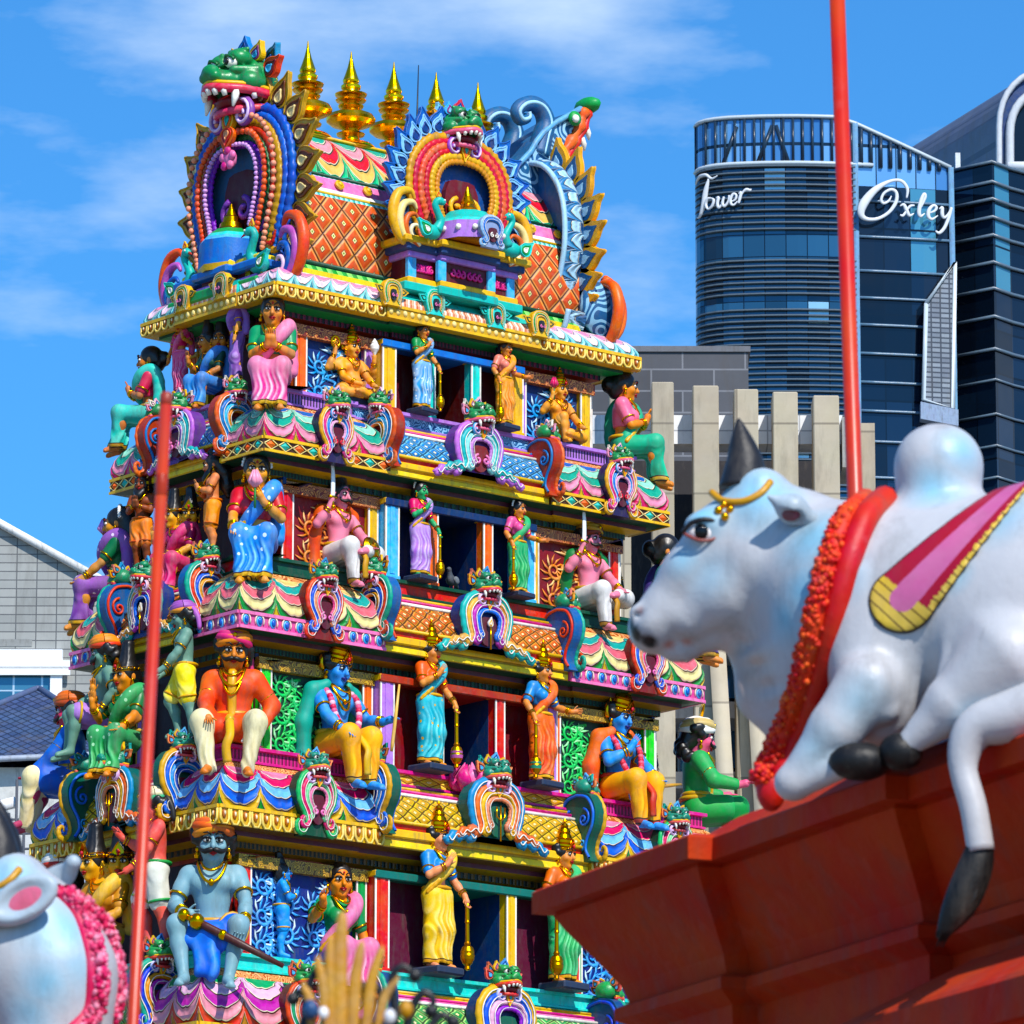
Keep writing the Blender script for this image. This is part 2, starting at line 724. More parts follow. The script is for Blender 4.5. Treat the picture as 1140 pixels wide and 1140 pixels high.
def m_brows(col):
    def f(mb):
        k = paint(col, .4, .02)
        for s in (-1, 1):
            mb.tube([(s * .010, -.083, .030), (s * .026, -.083, .043), (s * .045, -.073, .041), (s * .06, -.058, .029)], [.0035, .0055, .005, .002], k, 5)
    return _mbmesh(('brow', col), f)


def m_lips(col):
    def f(mb):
        k = paint(col, .35, .02)
        mb.tube([(-.022, -.075, -.0455), (-.008, -.0855, -.0425), (0, -.0855, -.0445), (.008, -.0855, -.0425), (.022, -.075, -.0455)], [.003, .0065, .006, .0065, .003], k, 6)
        mb.tube([(-.018, -.076, -.048), (0, -.085, -.054), (.018, -.076, -.048)], [.003, .0075, .003], k, 6)
    return _mbmesh(('lips', col), f)


def m_bindi(col):
    return _mbmesh(('bindi', col), lambda mb: mb.ell((0, -.079, .043), (.007, .005, .008), paint(col, .35, .02), 8, 5))


def m_moustache(big):
    def f(mb):
        k = paint('#15100e', .45, .05)
        for s in (-1, 1):
            mb.tube(crom([(0, -.098, -.033), (s * .02, -.096, -.037), (s * .042, -.083, -.042), (s * .06, -.068, -.033), (s * .066, -.062, -.017)], 3),
                    [.007, .009, .011, .012, .012, .012, .011, .010, .009, .007, .006, .004, .002][:13], k, 6)
    return _mbmesh(('mst', big), f)


def m_earring():
    def f(mb):
        g = gold()
        for s in (-1, 1):
            mb.ell((s * .074, -.002, -.03), (.011, .011, .011), g, 8, 5)
            mb.lathe([(.003, 0), (.014, -.016), (.011, -.03), (.002, -.034)], g, 8, (s * .076, -.002, -.038))
    return _mbmesh('earring', f)


def m_crown(tall=1.0, cheeks=True):
    def f(mb):
        g, g2, rd = gold(), gold('#b87814', .35), paint('#b81e2e', .25, .03)
        z = lambda v: .028 + v * tall
        pr = [(.074, .022), (.083, .03), (.085, .05), (.079, .056), (.087, .062), (.087, .075), (.072, .08), (.077, .092), (.078, .112), (.066, .12),
              (.07, .128), (.058, .155), (.047, .17), (.052, .178), (.042, .2), (.026, .217), (.032, .225), (.02, .243), (.007, .252), (.013, .262), (.003, .285)]
        q = []
        for i, (r, v) in enumerate(pr):
            q.append((r, .022 + (v - .022) * tall, g2 if i in (3, 6, 9, 12, 15) else g))
        mb.lathe(q, g, 16, (0, .012, 0))
        # front plaque and bosses
        mb.prism([(-.03, 0), (.03, 0), (.036, .03), (.018, .06), (0, .085), (-.018, .06), (-.036, .03)][::1], -.006, .012, g)
        for i in range(len(mb.v) - 14, len(mb.v)):
            x, y, zz = mb.v[i]
            mb.v[i] = (x, y - .079 + .2 * (zz) * .6, zz + .03)
        mb.ell((0, -.085, .06), (.012, .01, .014), rd, 8, 5)
        for k in range(12):
            a = 2 * math.pi * k / 12
            mb.ell((.086 * math.cos(a), .012 + .086 * math.sin(a), .04), (.009, .009, .009), g, 6, 4)
        if cheeks:
            for s in (-1, 1):
                mb.tube(crom([(s * .078, .02, -.02), (s * .1, .025, .0), (s * .105, .03, .04), (s * .085, .03, .07), (s * .095, .03, .1)], 3), [.01, .014, .018, .018, .016, .016, .016, .015, .014, .012, .01, .007, .003], g, 6)
    return _mbmesh(('crown', tall, cheeks), f)


def m_turban(c1, c2, plume=None, tail=None):
    def f(mb):
        a, b = paint(c1, .5, .12), paint(c2, .5, .12)
        mb.ell((0, .015, .062), (.084, .09, .062), a, 16, 8)
        for i in range(6):
            tl = [.5, -.42, .3, -.2, .14, -.55][i]
            zz = [.05, .055, .068, .078, .092, .07][i]
            rr = [.083, .084, .08, .074, .06, .08][i]
            P = []
            for k in range(21):
                t = 2 * math.pi * k / 20
                x, y = rr * math.cos(t), rr * 1.06 * math.sin(t)
                P.append((x, .014 + y, zz + tl * x * .42 - .12 * y))
            mb.tube(P, .0215 if i < 5 else .015, (a, b, a, b, a, b)[i], 6, cap=False)
        mb.ell((0, -.088, .085), (.012, .01, .014), gold(), 8, 5)
        if plume:
            p = paint(plume, .5, .1)
            g = gold()
            for i in range(7):
                u = (i - 3) / 3
                mb.tube([(u * .012, .0, .11), (u * .03, -.002, .16), (u * .06, 0, .205 - .02 * abs(u))], [.008, .012, .004], p if i % 2 else g, 5)
        if tail:
            q = paint(tail, .5, .1)
            mb.tube(crom([(.05, .07, .05), (.085, .09, .0), (.1, .1, -.06), (.105, .09, -.13)], 3), [.025, .026, .027, .026, .024, .022, .02, .019, .018, .012], q, 6)
    return _mbmesh(('turb', c1, c2, plume, tail), f)


def m_hair(kind, col='#100d0e'):
    key = ('hair', kind, col)
    if key not in _HM:
        s = SDF((-.16, -.12, -.36), (.16, .2, .24), .0085)
        s.ell((0, .018, .02), (.081, .09, .088), .02)
        s.ell((0, .07, -.03), (.062, .045, .06), .03)
        if kind == 'bun':
            s.ell((0, .035, .125), (.05, .05, .05), .015)
        if kind == 'tall':
            s.cap((0, .02, .09), (0, .03, .17), .06, .045, .015)
            s.ell((0, .035, .2), (.045, .045, .03), .01)
        if kind == 'knot':
            s.ell((0, .115, .0), (.055, .05, .055), .015)
        if kind in ('long', 'beard'):
            s.chain([(0, .07, .03), (0, .1, -.1), (0, .1, -.24), (0, .09, -.33)], [.07, .075, .065, .03], .04)
        if kind == 'curls':
            for i in range(26):
                a = rad(-30 + 240 * ((i * .618) % 1))
                z = -.14 + .2 * ((i * .37) % 1)
                s.ell((.085 * math.cos(a), .035 + .075 * math.sin(a), z), (.03, .03, .026), .012)
        if kind == 'beard':
            s.ell((0, .03, .13), (.045, .045, .035), .015)
        s.ell((0, -.09, -.025), (.064, .075, .088), .012, op='s')
        if kind == 'beard':
            s.chain([(-.058, -.025, -.03), (-.035, -.065, -.085), (0, -.08, -.12), (0, -.085, -.19)], [.02, .03, .042, .012], .03)
            s.chain([(.058, -.025, -.03), (.035, -.065, -.085), (0, -.08, -.12)], [.02, .03, .042], .03)
        X, Y, Z = s.grid()
        s.F += (.0022 * np.sin(X * 260 + 40 * Z) * (Y > -.05)).astype(np.float32)
        V, Q = s.mesh()
        _HM[key] = npmesh('hair', V, Q, paint(col, .38, .1, 1, .5))
    return _HM[key]


def m_garland(col):
    def f(mb):
        w = paint(col, .6, .1)
        for k in range(17):
            t = math.pi * (k / 16)
            mb.ell((.083 * math.cos(t), .035, .03 + .087 * math.sin(t)), (.011, .013, .011), w, 6, 4)
    return _mbmesh(('garl', col), f)


def finger(V, Q, root, d, curl, L, r0, r1):
    """one tapered finger of three bones, square section, appended to the vertex and quad lists"""
    p = Vector(root)
    d = Vector(d).normalized()
    c = Vector(curl)
    pts = [p - d * .02]
    dd = d
    for i in range(3):
        pts.append(p)
        p = p + dd * L / 3
        dd = (dd + c).normalized()
    pts.append(p)
    up = d.orthogonal().normalized()
    b0 = len(V)
    n = len(pts)
    for i, q in enumerate(pts):
        t = (pts[min(i + 1, n - 1)] - pts[max(i - 1, 0)]).normalized()
        u = (up - t * up.dot(t)).normalized()
        w = t.cross(u)
        r = r0 + (r1 - r0) * i / (n - 1)
        for k in range(4):
            a = math.pi / 4 + k * math.pi / 2
            V.append(tuple(q + (u * math.cos(a) + w * math.sin(a)) * r * 1.2))
    for i in range(n - 1):
        for k in range(4):
            a, b = b0 + i * 4 + k, b0 + i * 4 + (k + 1) % 4
            Q.append((a, a + 4, b + 4, b))
    e = b0 + (n - 1) * 4
    Q.append((e + 3, e + 2, e + 1, e))
    Q.append((b0, b0 + 1, b0 + 2, b0 + 3))


def ik(S, W, l1, l2, hint):
    d = W - S
    L = d.length
    if L > (l1 + l2) * .985:
        W = S + d * ((l1 + l2) * .985 / L)
        d = W - S
        L = d.length
    if L < 1e-4:
        L = 1e-4
    u = d / L
    a = (l1 * l1 - l2 * l2 + L * L) / (2 * L)
    h = math.sqrt(max(l1 * l1 - a * a, 0))
    v = hint - u * hint.dot(u)
    v.normalize()
    return S + u * a + v * h, W


HP = {   # wrist x, y, z above the hips, hand direction, for the arm on the viewer's left (x < 0); mirrored for the other
    'pray': (-.020, -.155, .16, .12, -.35, 1.0),
    'knee': (-.12, -.215, .035, .2, -1, -.45),
    'lap': (-.07, -.17, .05, .75, -.5, -.15),
    'chest': (-.055, -.15, .2, .45, -.25, .75),
    'bless': (-.155, -.165, .2, .0, -.25, 1),
    'raise': (-.19, -.12, .29, .1, -.2, 1),
    'hang': (-.2, -.04, -.03, -.02, -.2, -1),
    'mace': (-.2, -.095, .015, .0, -.45, -1),
    'point': (-.235, -.14, .09, -.9, -.5, .12),
    'hip': (-.16, -.05, .02, .5, -.2, -.3),
    'swordlap': (-.10, -.17, .02, .5, -.6, -.3),
    'reach': (-.22, -.2, .24, -.5, -.6, .7),
    'flute': (-.10, -.2, .1, .6, -.4, .5),
    'out': (-.2, -.2, .12, -.3, -1, .2),
}


def fig(label, loc, rz, s, legs='seat', hands=('pray', 'pray'), head=(0, .12, 0), fem=True, skin='#d98a4a', upper=None, lower='skirt',
        cols=('#e0457f', '#e8b62a', '#f7c6d6'), dots=None, hair='bun', hcol='#100d0e', hat=None, lips='#a01c22', props=(), belly=False, moustache=False,
        cape=None, group=None, plinth=None, heads=None, garland=None, jewel=True, lean=0.0, h=.0095, name='painted_statue', cat='statue', arms2=None, bindi='#b01820', tilt=0.0, mala=None):
    root = thing(name, label, cat, loc, rz, group, s)
    root.scale = (s * .92, s * .95, s)
    if tilt:
        root.rotation_euler = (tilt, 0, rz)
    zp = .5 if legs in ('stand', 'stride') else .075
    Vc = lambda x, y, z: Vector((x, y, z))
    if legs == 'stand':
        kn = [Vc(-.06, -.012, .265), Vc(.066, -.03, .265)]
        an = [Vc(-.06, .012, .035), Vc(.075, .0, .035)]
    elif legs == 'stride':
        kn = [Vc(-.07, -.1, .3), Vc(.06, .03, .27)]
        an = [Vc(-.05, -.03, .07), Vc(.08, .06, .035)]
    elif legs == 'seat':
        kn = [Vc(-.082, -.225, .088), Vc(.082, -.225, .088)]
        an = [Vc(-.055, -.245, -.165), Vc(.062, -.235, -.16)]
    elif legs == 'wide':
        kn = [Vc(-.15, -.2, .095), Vc(.14, -.205, .09)]
        an = [Vc(-.105, -.26, -.15), Vc(.1, -.25, -.16)]
    elif legs == 'royal':      # one leg down, the other laid across it
        kn = [Vc(-.08, -.22, .095), Vc(.24, -.14, .085)]
        an = [Vc(-.06, -.24, -.155), Vc(.035, -.26, .07)]
    elif legs == 'cross':
        kn = [Vc(-.21, -.13, .045), Vc(.21, -.13, .045)]
        an = [Vc(.06, -.19, .03), Vc(-.05, -.215, .045)]
    elif legs == 'kneeup':
        kn = [Vc(-.1, -.19, .19), Vc(.21, -.12, .045)]
        an = [Vc(-.09, -.2, -.02), Vc(-.02, -.215, .03)]
    hipj = [Vc(-.06, -.005, zp - .005), Vc(.06, -.005, zp - .005)]
    toe = []
    for i in (0, 1):
        if legs in ('cross', 'kneeup') and not (legs == 'kneeup' and i == 0):
            toe.append(an[i] + Vc((.07, -.07)[i], -.03, -.005))
        elif legs == 'royal' and i == 1:
            toe.append(an[1] + Vc(-.085, -.03, -.02))
        else:
            toe.append(an[i] + Vc((-.015, .02)[i], -.085, -.026))
    zt = zp + .27
    lx = lean
    Hc = Vc(lx * .4, -.012, zp + .405)
    Rh = Matrix.Rotation(head[0], 3, 'Z') @ Matrix.Rotation(head[1], 3, 'X') @ Matrix.Rotation(head[2], 3, 'Y')
    hl = heads or [(0, 0, 0)]
    HMs = []
    for dx, dy, yw in hl:
        R2 = Matrix.Rotation(yw, 3, 'Z') @ Rh
        HMs.append((Hc + Vc(dx, dy, 0), R2))
    arms = []
    al = list(zip((-1, 1), hands))
    if arms2:
        al += list(zip((-1, 1), arms2))
    for sx, hp in al:
        q = HP[hp] if isinstance(hp, str) else hp
        if sx > 0:
            q = (-q[0], q[1], q[2], -q[3], q[4], q[5])
        S = Vc(sx * (.108 if fem else .124), .005, zt - .008)
        W = Vc(q[0], q[1], zp + q[2])
        E, W = ik(S, W, .155, .15, Vc(sx * .75, .25, -1))
        arms.append((S, E, W, Vc(*q[3:]).normalized()))
    lo = (-.34, -.42, -.24 if zp < .3 else -.01)
    hi = (.34, .2, zp + .56)

    def torso(sd, inf=0.0, low=True):
        sd.ell((0, 0, zp + .205), ((.084 if fem else .1) + inf, .066 + inf, .095 + inf), .05)
        sd.ell((0, .0, zp + .1), ((.058 if fem else .074) + inf, .052 + inf + (.0 if fem else .01), .09 + inf), .05)
        if low:
            sd.ell((0, .005, zp + .012), ((.098 if fem else .09) + inf, .074 + inf, .07 + inf), .05)
        sd.cap((-.1, .005, zt), (.1, .005, zt), .038 + inf, .038 + inf, .05)
        if fem:
            for q in (-1, 1):
                sd.ell((q * .044, -.062, zp + .195), (.041 + inf, .04 + inf, .041 + inf), .02)
        else:
            for q in (-1, 1):
                sd.ell((q * .05, -.045, zp + .225), (.052 + inf, .034 + inf, .04 + inf), .03)
        if belly:
            sd.ell((0, -.03, zp + .085), (.095 + inf, .08 + inf, .085 + inf), .04)

    # ---- body
    sd = SDF(lo, hi, h)
    torso(sd)
    sd.cap((lx * .2, .01, zp + .28), tuple(Hc + Vc(0, .015, -.04)), .034, .031, .03)
    for c, R2 in HMs:
        W = lambda *p: tuple(c + R2 @ Vector(p))
        sd.ell(W(0, .008, .015), (.068, .08, .083), .02, R2)
        sd.ell(W(0, -.02, -.04), (.052, .054, .052), .035, R2)
        sd.ell(W(0, -.054, -.078), (.02, .02, .017), .02, R2)
        sd.cap(W(0, -.072, .014), W(0, -.093, -.02), .008, .0135, .012)
        for q in (-1, 1):
            sd.ell(W(q * .04, -.05, -.022), (.022, .022, .02), .02, R2)
            sd.ell(W(q * .07, .01, -.006), (.010, .019, .03), .008, R2)
            sd.ell(W(q * .031, -.076, .008), (.018, .012, .012), .012, R2, 's')
    for S, E, W, d in arms:
        k = .88 if fem else 1.04
        sd.cap(S, S + (E - S) * .45, .039 * k, .037 * k, .03)
        sd.cap(S + (E - S) * .4, E, .036 * k, .029 * k, .02)
        sd.cap(E, E + (W - E) * .4, .029 * k, .03 * k, .015)
        sd.cap(E + (W - E) * .35, W, .03 * k, .0195, .02)
        sd.cap(W, W + d * .045, .019, .024, .015)
    for i in (0, 1):
        sd.cap(hipj[i], kn[i], .064, .046, .03)
        m = kn[i] + (an[i] - kn[i]) * .35 + (Vc(0, .018, 0) if legs in ('stand', 'stride', 'seat', 'wide') else Vc(0, 0, 0))
        sd.cap(kn[i], m, .043, .041, .02)
        sd.cap(m, an[i], .04, .024, .02)
        sd.cap(an[i], toe[i], .025, .02, .02)
        f = (toe[i] - an[i]).normalized()
        sdv = f.cross(Vc(0, 0, 1)).normalized()
        for q in range(5):
            sd.ell(tuple(toe[i] + f * (.014 - .004 * abs(q - 1.5)) + sdv * (q - 2) * .0105 + Vc(0, 0, -.006)), (.008,) * 3, .006)
    V, Q = sd.mesh()
    FV, FQ = [], []
    for S, E, W, d in arms:
        pn = Vc(0, -1, 0) if abs(d.y) < .8 else Vc(0, 0, -1)
        side = d.cross(pn).normalized()
        inn = 1 if (side.x * (W.x)) < 0 else -1
        side = side * inn                     # towards the thumb
        pn2 = d.cross(side).normalized()
        if pn2.y > 0 or (abs(d.y) >= .8 and pn2.z > 0):
            pn2 = -pn2
        curl = .12 if abs(d.z) > .7 and d.z > 0 else .3
        for q, L in enumerate((.046, .052, .048, .038)):
            finger(FV, FQ, W + d * .058 + side * (1.5 - q) * .0118, d + side * (1.5 - q) * .06, pn2 * curl, L, .0062, .0042)
        finger(FV, FQ, W + d * .03 + side * .02, d * .7 + side * .8, -side * .25 + pn2 * .1, .044, .0068, .0045)
    if FV:
        Q = np.concatenate([Q, np.array(FQ) + len(V)])
    me = npmesh('body', V, Q[:len(Q) - len(FQ)], paint(skin, .5, .15, 1, .3, 6, .14)) if not FV else None
    if FV:
        V = np.concatenate([V, np.array(FV)])
        me = npmesh('body', V, Q, paint(skin, .5, .15, 1, .3, 6, .14), relax=1)
    link('body', me, root)
    az = min(an[0].z, an[1].z) - .03
    sk = (len(label) * 7.3 + len(cols[0] + label[:3]) + ord(label[5])) % 6.28
    if legs == 'royal':
        az = an[0].z - .03

    def clothmesh(nm, sd, mat, pleat=True, amp=.0105, fr=165.0):
        X, Y, Z = sd.grid()
        def fold(x, y, z):
            # folds fan out from the waist, their spacing and depth wander
            fan = x / (1 + .9 * np.clip(zp - z, 0, .6)) + .12 * np.sin(7 * z + sk) * z + .012 * np.sin(31 * z + 2 * sk)
            ph = fr * (fan + .35 * x * np.abs(x)) + 1.6 * np.sin(x * 23 + sk) + 1.2 * np.sin(z * 13 + x * 9 + sk)
            q = .62 * np.sin(ph) + .38 * np.sin(ph * .47 + 1.3 + 4 * z)
            top = (zp - .0 - z) * 7 if zp < .3 else (zp + .02 - z) * 5
            return q, np.clip(top, .06, 1) * np.where(np.abs(x) < .075, 1.15, .6)
        if pleat:
            q, k = fold(X, Y, Z)
            sd.F -= (amp * q * k).astype(np.float32)
        V, Q = sd.mesh()
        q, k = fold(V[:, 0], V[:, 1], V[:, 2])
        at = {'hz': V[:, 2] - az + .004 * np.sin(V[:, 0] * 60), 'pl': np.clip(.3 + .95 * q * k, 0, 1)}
        return link(nm, npmesh(nm, V, Q, mat, at), root)

    base, hem, light = cols
    # ---- lower clothing
    sd = SDF(lo, hi, h)
    if lower == 'skirt':
        sd.ell((0, .006, zp + .02), (.108, .084, .078), .04)
        if zp > .3:
            for i in (0, 1):
                sd.cap(hipj[i], kn[i] + Vc(0, -.004, 0), .076, .06, .05)
                sd.cap(kn[i], an[i] + Vc(0, -.005, 0), .06, .056, .05)
            sd.cap((0, 0, zp - .05), (.004, -.012, .05), .07, .055, .05)
            sd.cap((0, -.03, zp - .1), (.01, -.045, .05), .03, .04, .04)
        else:
            for i in (0, 1):
                sd.cap(hipj[i], kn[i], .07, .055, .035)
                sd.cap(kn[i], kn[i] + (an[i] - kn[i]) * .75, .053, .043, .035)
                sd.cap(kn[i] + (an[i] - kn[i]) * .7, an[i] + Vc(0, -.012, .01), .043, .056, .035)
            sd.cap((0, -.02, zp - .01), (0, -.2, .065), .065, .06, .05)
            sd.cap((0, -.2, .05), (0, -.215, -.09), .04, .042, .04)
            sd.cap((0, -.22, -.1), (0, -.25, -.155), .042, .06, .04)
            pass
        sd.cut((0, 0, -1), -(az + .026))
        pal = crom([(-.1, -.02, zp + .05), (-.04, -.075, zp + .13), (.035, -.095, zp + .21), (.09, -.05, zp + .285), (.105, .03, zp + .31), (.11, .085, zp + .22), (.12, .09, zp + .05)], 3)
        sd.chain(pal, [.03 + .012 * min(i, 8) / 8 for i in range(len(pal))], .02)
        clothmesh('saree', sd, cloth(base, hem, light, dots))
        bd = SDF(lo, hi, h)
        pb = [(x - .028 * (1 if y < .05 else 0), y - .006, z - .035) for x, y, z in pal[:13]]
        bd.chain(pb, [.017] * len(pb), .01)
        bd.chain(arc(0, 0, zp + .055, .1, 0, 180, 360, 12)[0:1], [.01], .01)
        g = MB()
        g.tube([(.112 * math.cos(t), .006 + .088 * math.sin(t), zp + .055) for t in [2 * math.pi * i / 20 for i in range(21)]], .013, cloth(hem, hem, None, None, 0), 6, cap=False)
        vb, qb = bd.mesh()
        o = link('saree_border', npmesh('saree_border', vb, qb, paint(hem, .35, .12)), root)
        g.build('waistband', root)
    elif lower in ('dhoti', 'trousers'):
        sd.ell((0, .005, zp + .015), (.104, .084, .07), .04)
        e = .92 if lower == 'dhoti' else 1.0
        for i in (0, 1):
            sd.cap(hipj[i], kn[i], .076, .062, .035)
            sd.cap(kn[i], kn[i] + (an[i] - kn[i]) * e, .06, .042 if lower == 'dhoti' else .036, .03)
        sd.cap((0, -.03, zp - .01), (0, -.13, zp - .02), .06, .04, .05)
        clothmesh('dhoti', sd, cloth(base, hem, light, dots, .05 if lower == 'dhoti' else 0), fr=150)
        g = MB()
        gm = cloth(hem, hem, None, None, 0)
        g.tube([(.107 * math.cos(t), .005 + .088 * math.sin(t), zp + .06) for t in [2 * math.pi * i / 20 for i in range(21)]], .015, gm, 6, cap=False)
        zz = zp - (.33 if zp > .3 else .2)
        yy = -.1 if zp > .3 else -.25
        g.tube(crom([(0, -.095, zp + .06), (0, -.12 if zp > .3 else -.2, zp + .02), (.01, yy - .03, zp - .06), (-.008, yy - .045, zp - .12), (0, yy - .04, zz)], 4), .026, gm, 6, flat=((0, 1, 0), .5))
        g.build('front_sash', root)
    elif lower in ('shorts', 'wrap'):
        sd.ell((0, .005, zp + .015), (.104, .086, .07), .04)
        e = .8 if lower == 'shorts' else .66
        for i in (0, 1):
            sd.cap(hipj[i], hipj[i] + (kn[i] - hipj[i]) * e, .077, .068, .03)
        if lower == 'wrap':
            sd.cap((0, -.04, zp - .01), (0, -.2, zp - .02), .06, .05, .05)
            for x in (-.045, 0, .045):
                sd.cap((x, -.19, zp - .01), (x * .7, -.235, zp - .19), .035, .03, .03)
            for i in (0, 1):
                sd.cap(hipj[i] + (kn[i] - hipj[i]) * .6 + Vc(0, 0, -.03), kn[i] * .82 + an[i] * .18 + Vc((.05, -.05)[i], .0, -.03), .05, .03, .03)
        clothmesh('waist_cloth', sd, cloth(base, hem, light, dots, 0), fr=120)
        g = MB()
        gm = paint(hem, .4)
        for i in (0, 1):
            c = hipj[i] + (kn[i] - hipj[i]) * e
            d = (kn[i] - hipj[i]).normalized()
            a = d.orthogonal().normalized()
            b = d.cross(a)
            g.tube([tuple(c + (a * math.cos(t) + b * math.sin(t)) * .07) for t in [2 * math.pi * k / 14 for k in range(15)]], .009, gm, 5, cap=False)
        g.tube([(.106 * math.cos(t), .005 + .09 * math.sin(t), zp + .055) for t in [2 * math.pi * i / 20 for i in range(21)]], .012, gm, 6, cap=False)
        g.build('cloth_border', root)
    # ---- upper clothing
    if upper:
        uk, uc = upper[0], upper[1]
        sd = SDF(lo, hi, h)
        if uk == 'blouse':
            torso(sd, .011, False)
            sd.cut((0, 0, -1), -(zp + .125))
            for S, E, W, d in arms:
                sd.cap(S, S + (E - S) * .72, .046, .040, .02)
            sd.ell((0, -.03, zp + .315), (.045, .05, .035), .01, None, 's')
            link('blouse', npmesh('blouse', *sd.mesh(), paint(uc, .4, .12)), root)
        else:
            torso(sd, .014)
            for S, E, W, d in arms:
                sd.cap(S, E, .053, .044, .02)
                sd.cap(E, E + (W - E) * .85, .043, .034, .02)
            if uk == 'tunic':
                for i in (0, 1):
                    sd.cap(hipj[i], hipj[i] + (kn[i] - hipj[i]) * .7, .082, .078, .04)
                sd.cap((0, -.03, zp), (0, -.14, zp), .07, .06, .05)
            sd.ell((0, -.03, zp + .325), (.04, .05, .035), .01, None, 's')
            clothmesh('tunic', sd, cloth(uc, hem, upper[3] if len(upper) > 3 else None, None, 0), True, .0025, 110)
            if len(upper) > 2 and upper[2]:
                g = MB()
                gm = paint(upper[2], .35)
                g.tube(crom([(0, -.075, zp + .3), (0, -.102, zp + .22), (0, -.085, zp + .1), (0, -.115, zp + .03), (0, -.21, zp + .035)], 4), .026, gm, 6, flat=((0, 1, 0), .45))
                g.tube([(.098 * math.cos(t), .0 + .082 * math.sin(t), zp + .085) for t in [2 * math.pi * i / 20 for i in range(21)]], .014, gm, 6, cap=False)
                g.build('brocade_strip', root)
    if cape:
        sd = SDF(lo, hi, h)
        for q in (-1, 1):
            sd.chain([(q * .08, -.02, zp + .315), (q * .15, .02, zp + .275), (q * .2, .045, zp + .1), (q * .19, .05, zp - .08), (q * .17, .0, zp - .2)], [.03, .048, .05, .045, .05], .03)
        sd.box((0, .085, zp + .1), (.15, .022, .2), .02, .04)
        clothmesh('shawl', sd, cloth(cape, cols[1], None, None, 0), True, .004, 130)
    # ---- head dressing
    for c, R2 in HMs:
        HM = Matrix.Translation(c) @ R2.to_4x4()
        link('eye', m_eye(-1), root, HM)
        link('eye', m_eye(1), root, HM)
        link('eyebrows', m_brows('#15100e'), root, HM)
        link('lips', m_lips(lips), root, HM)
        if hair:
            link('hair', m_hair(hair, hcol), root, HM)
        if bindi:
            link('forehead_mark', m_bindi(bindi), root, HM)
        if moustache:
            link('moustache', m_moustache(1), root, HM)
        if hat:
            if hat[0] == 'crown':
                link('crown', m_crown(*(hat[1:])), root, HM)
            else:
                link('turban', m_turban(*hat[1:]), root, HM)
        if garland:
            link('hair_garland', m_garland(garland), root, HM)
        link('earrings', m_earring(), root, HM)
    # ---- jewellery
    if jewel:
        g = MB()
        gm = gold()
        for w, dz, rr in ((.052, .0, .007), (.068, .055, .0075), (.06, .1, .008))[:3 if jewel > 1 else 2]:
            P = []
            for i in range(15):
                t = math.pi * i / 14
                x = w * math.cos(t)
                z = zp + .318 - (.045 + dz) * math.sin(t) ** 1.3
                y = -.035 - .058 * math.sin(t) - (.02 if fem else .006) * math.sin(t) * (dz > .04) - (.012 if upper and upper[0] != 'blouse' else 0)
                P.append((x, y, z))
            g.tube(P, rr, gm, 5)
        g.ell((0, -.108 if fem else -.09, zp + .22), (.015, .01, .018), gm, 8, 5)
        g.build('necklace', root)
        for S, E, W, d in arms:
            g = MB()
            for P, D, r in ((S + (E - S) * .66, (E - S).normalized(), .046 if fem else .043), (E + (W - E) * .86, (W - E).normalized(), .0265), (E + (W - E) * .74, (W - E).normalized(), .0275)):
                a = D.orthogonal().normalized()
                b = D.cross(a)
                g.tube([tuple(P + (a * math.cos(t) + b * math.sin(t)) * r) for t in [2 * math.pi * k / 12 for k in range(13)]], .0062, gm, 5, cap=False)
                if r > .035:
                    g.build('armlet', root)
                    g = MB()
            g.build('bangles', root)
    if mala:
        g = MB()
        P = crom([(-.085, .02, zp + .315), (-.1, -.075, zp + .24), (-.09, -.11, zp + .14), (-.05, -.135, zp + .06), (0, -.15, zp + .02), (.05, -.135, zp + .06), (.09, -.11, zp + .14), (.1, -.075, zp + .24), (.085, .02, zp + .315)], 5)
        for i, p in enumerate(P):
            g.ell(p, (.021, .019, .019), paint(mala[i % len(mala)], .5, .1), 7, 5)
        g.build('flower_garland', root)
    # ---- held things sculpted on to the figure
    for p in props:
        prop(root, p, arms, zp)
    if plinth:
        g = MB()
        g.box(-.145, -.15, -.05, .145, .12, .006, paint(plinth, .5), .012)
        g.build('plinth', root)
    return root


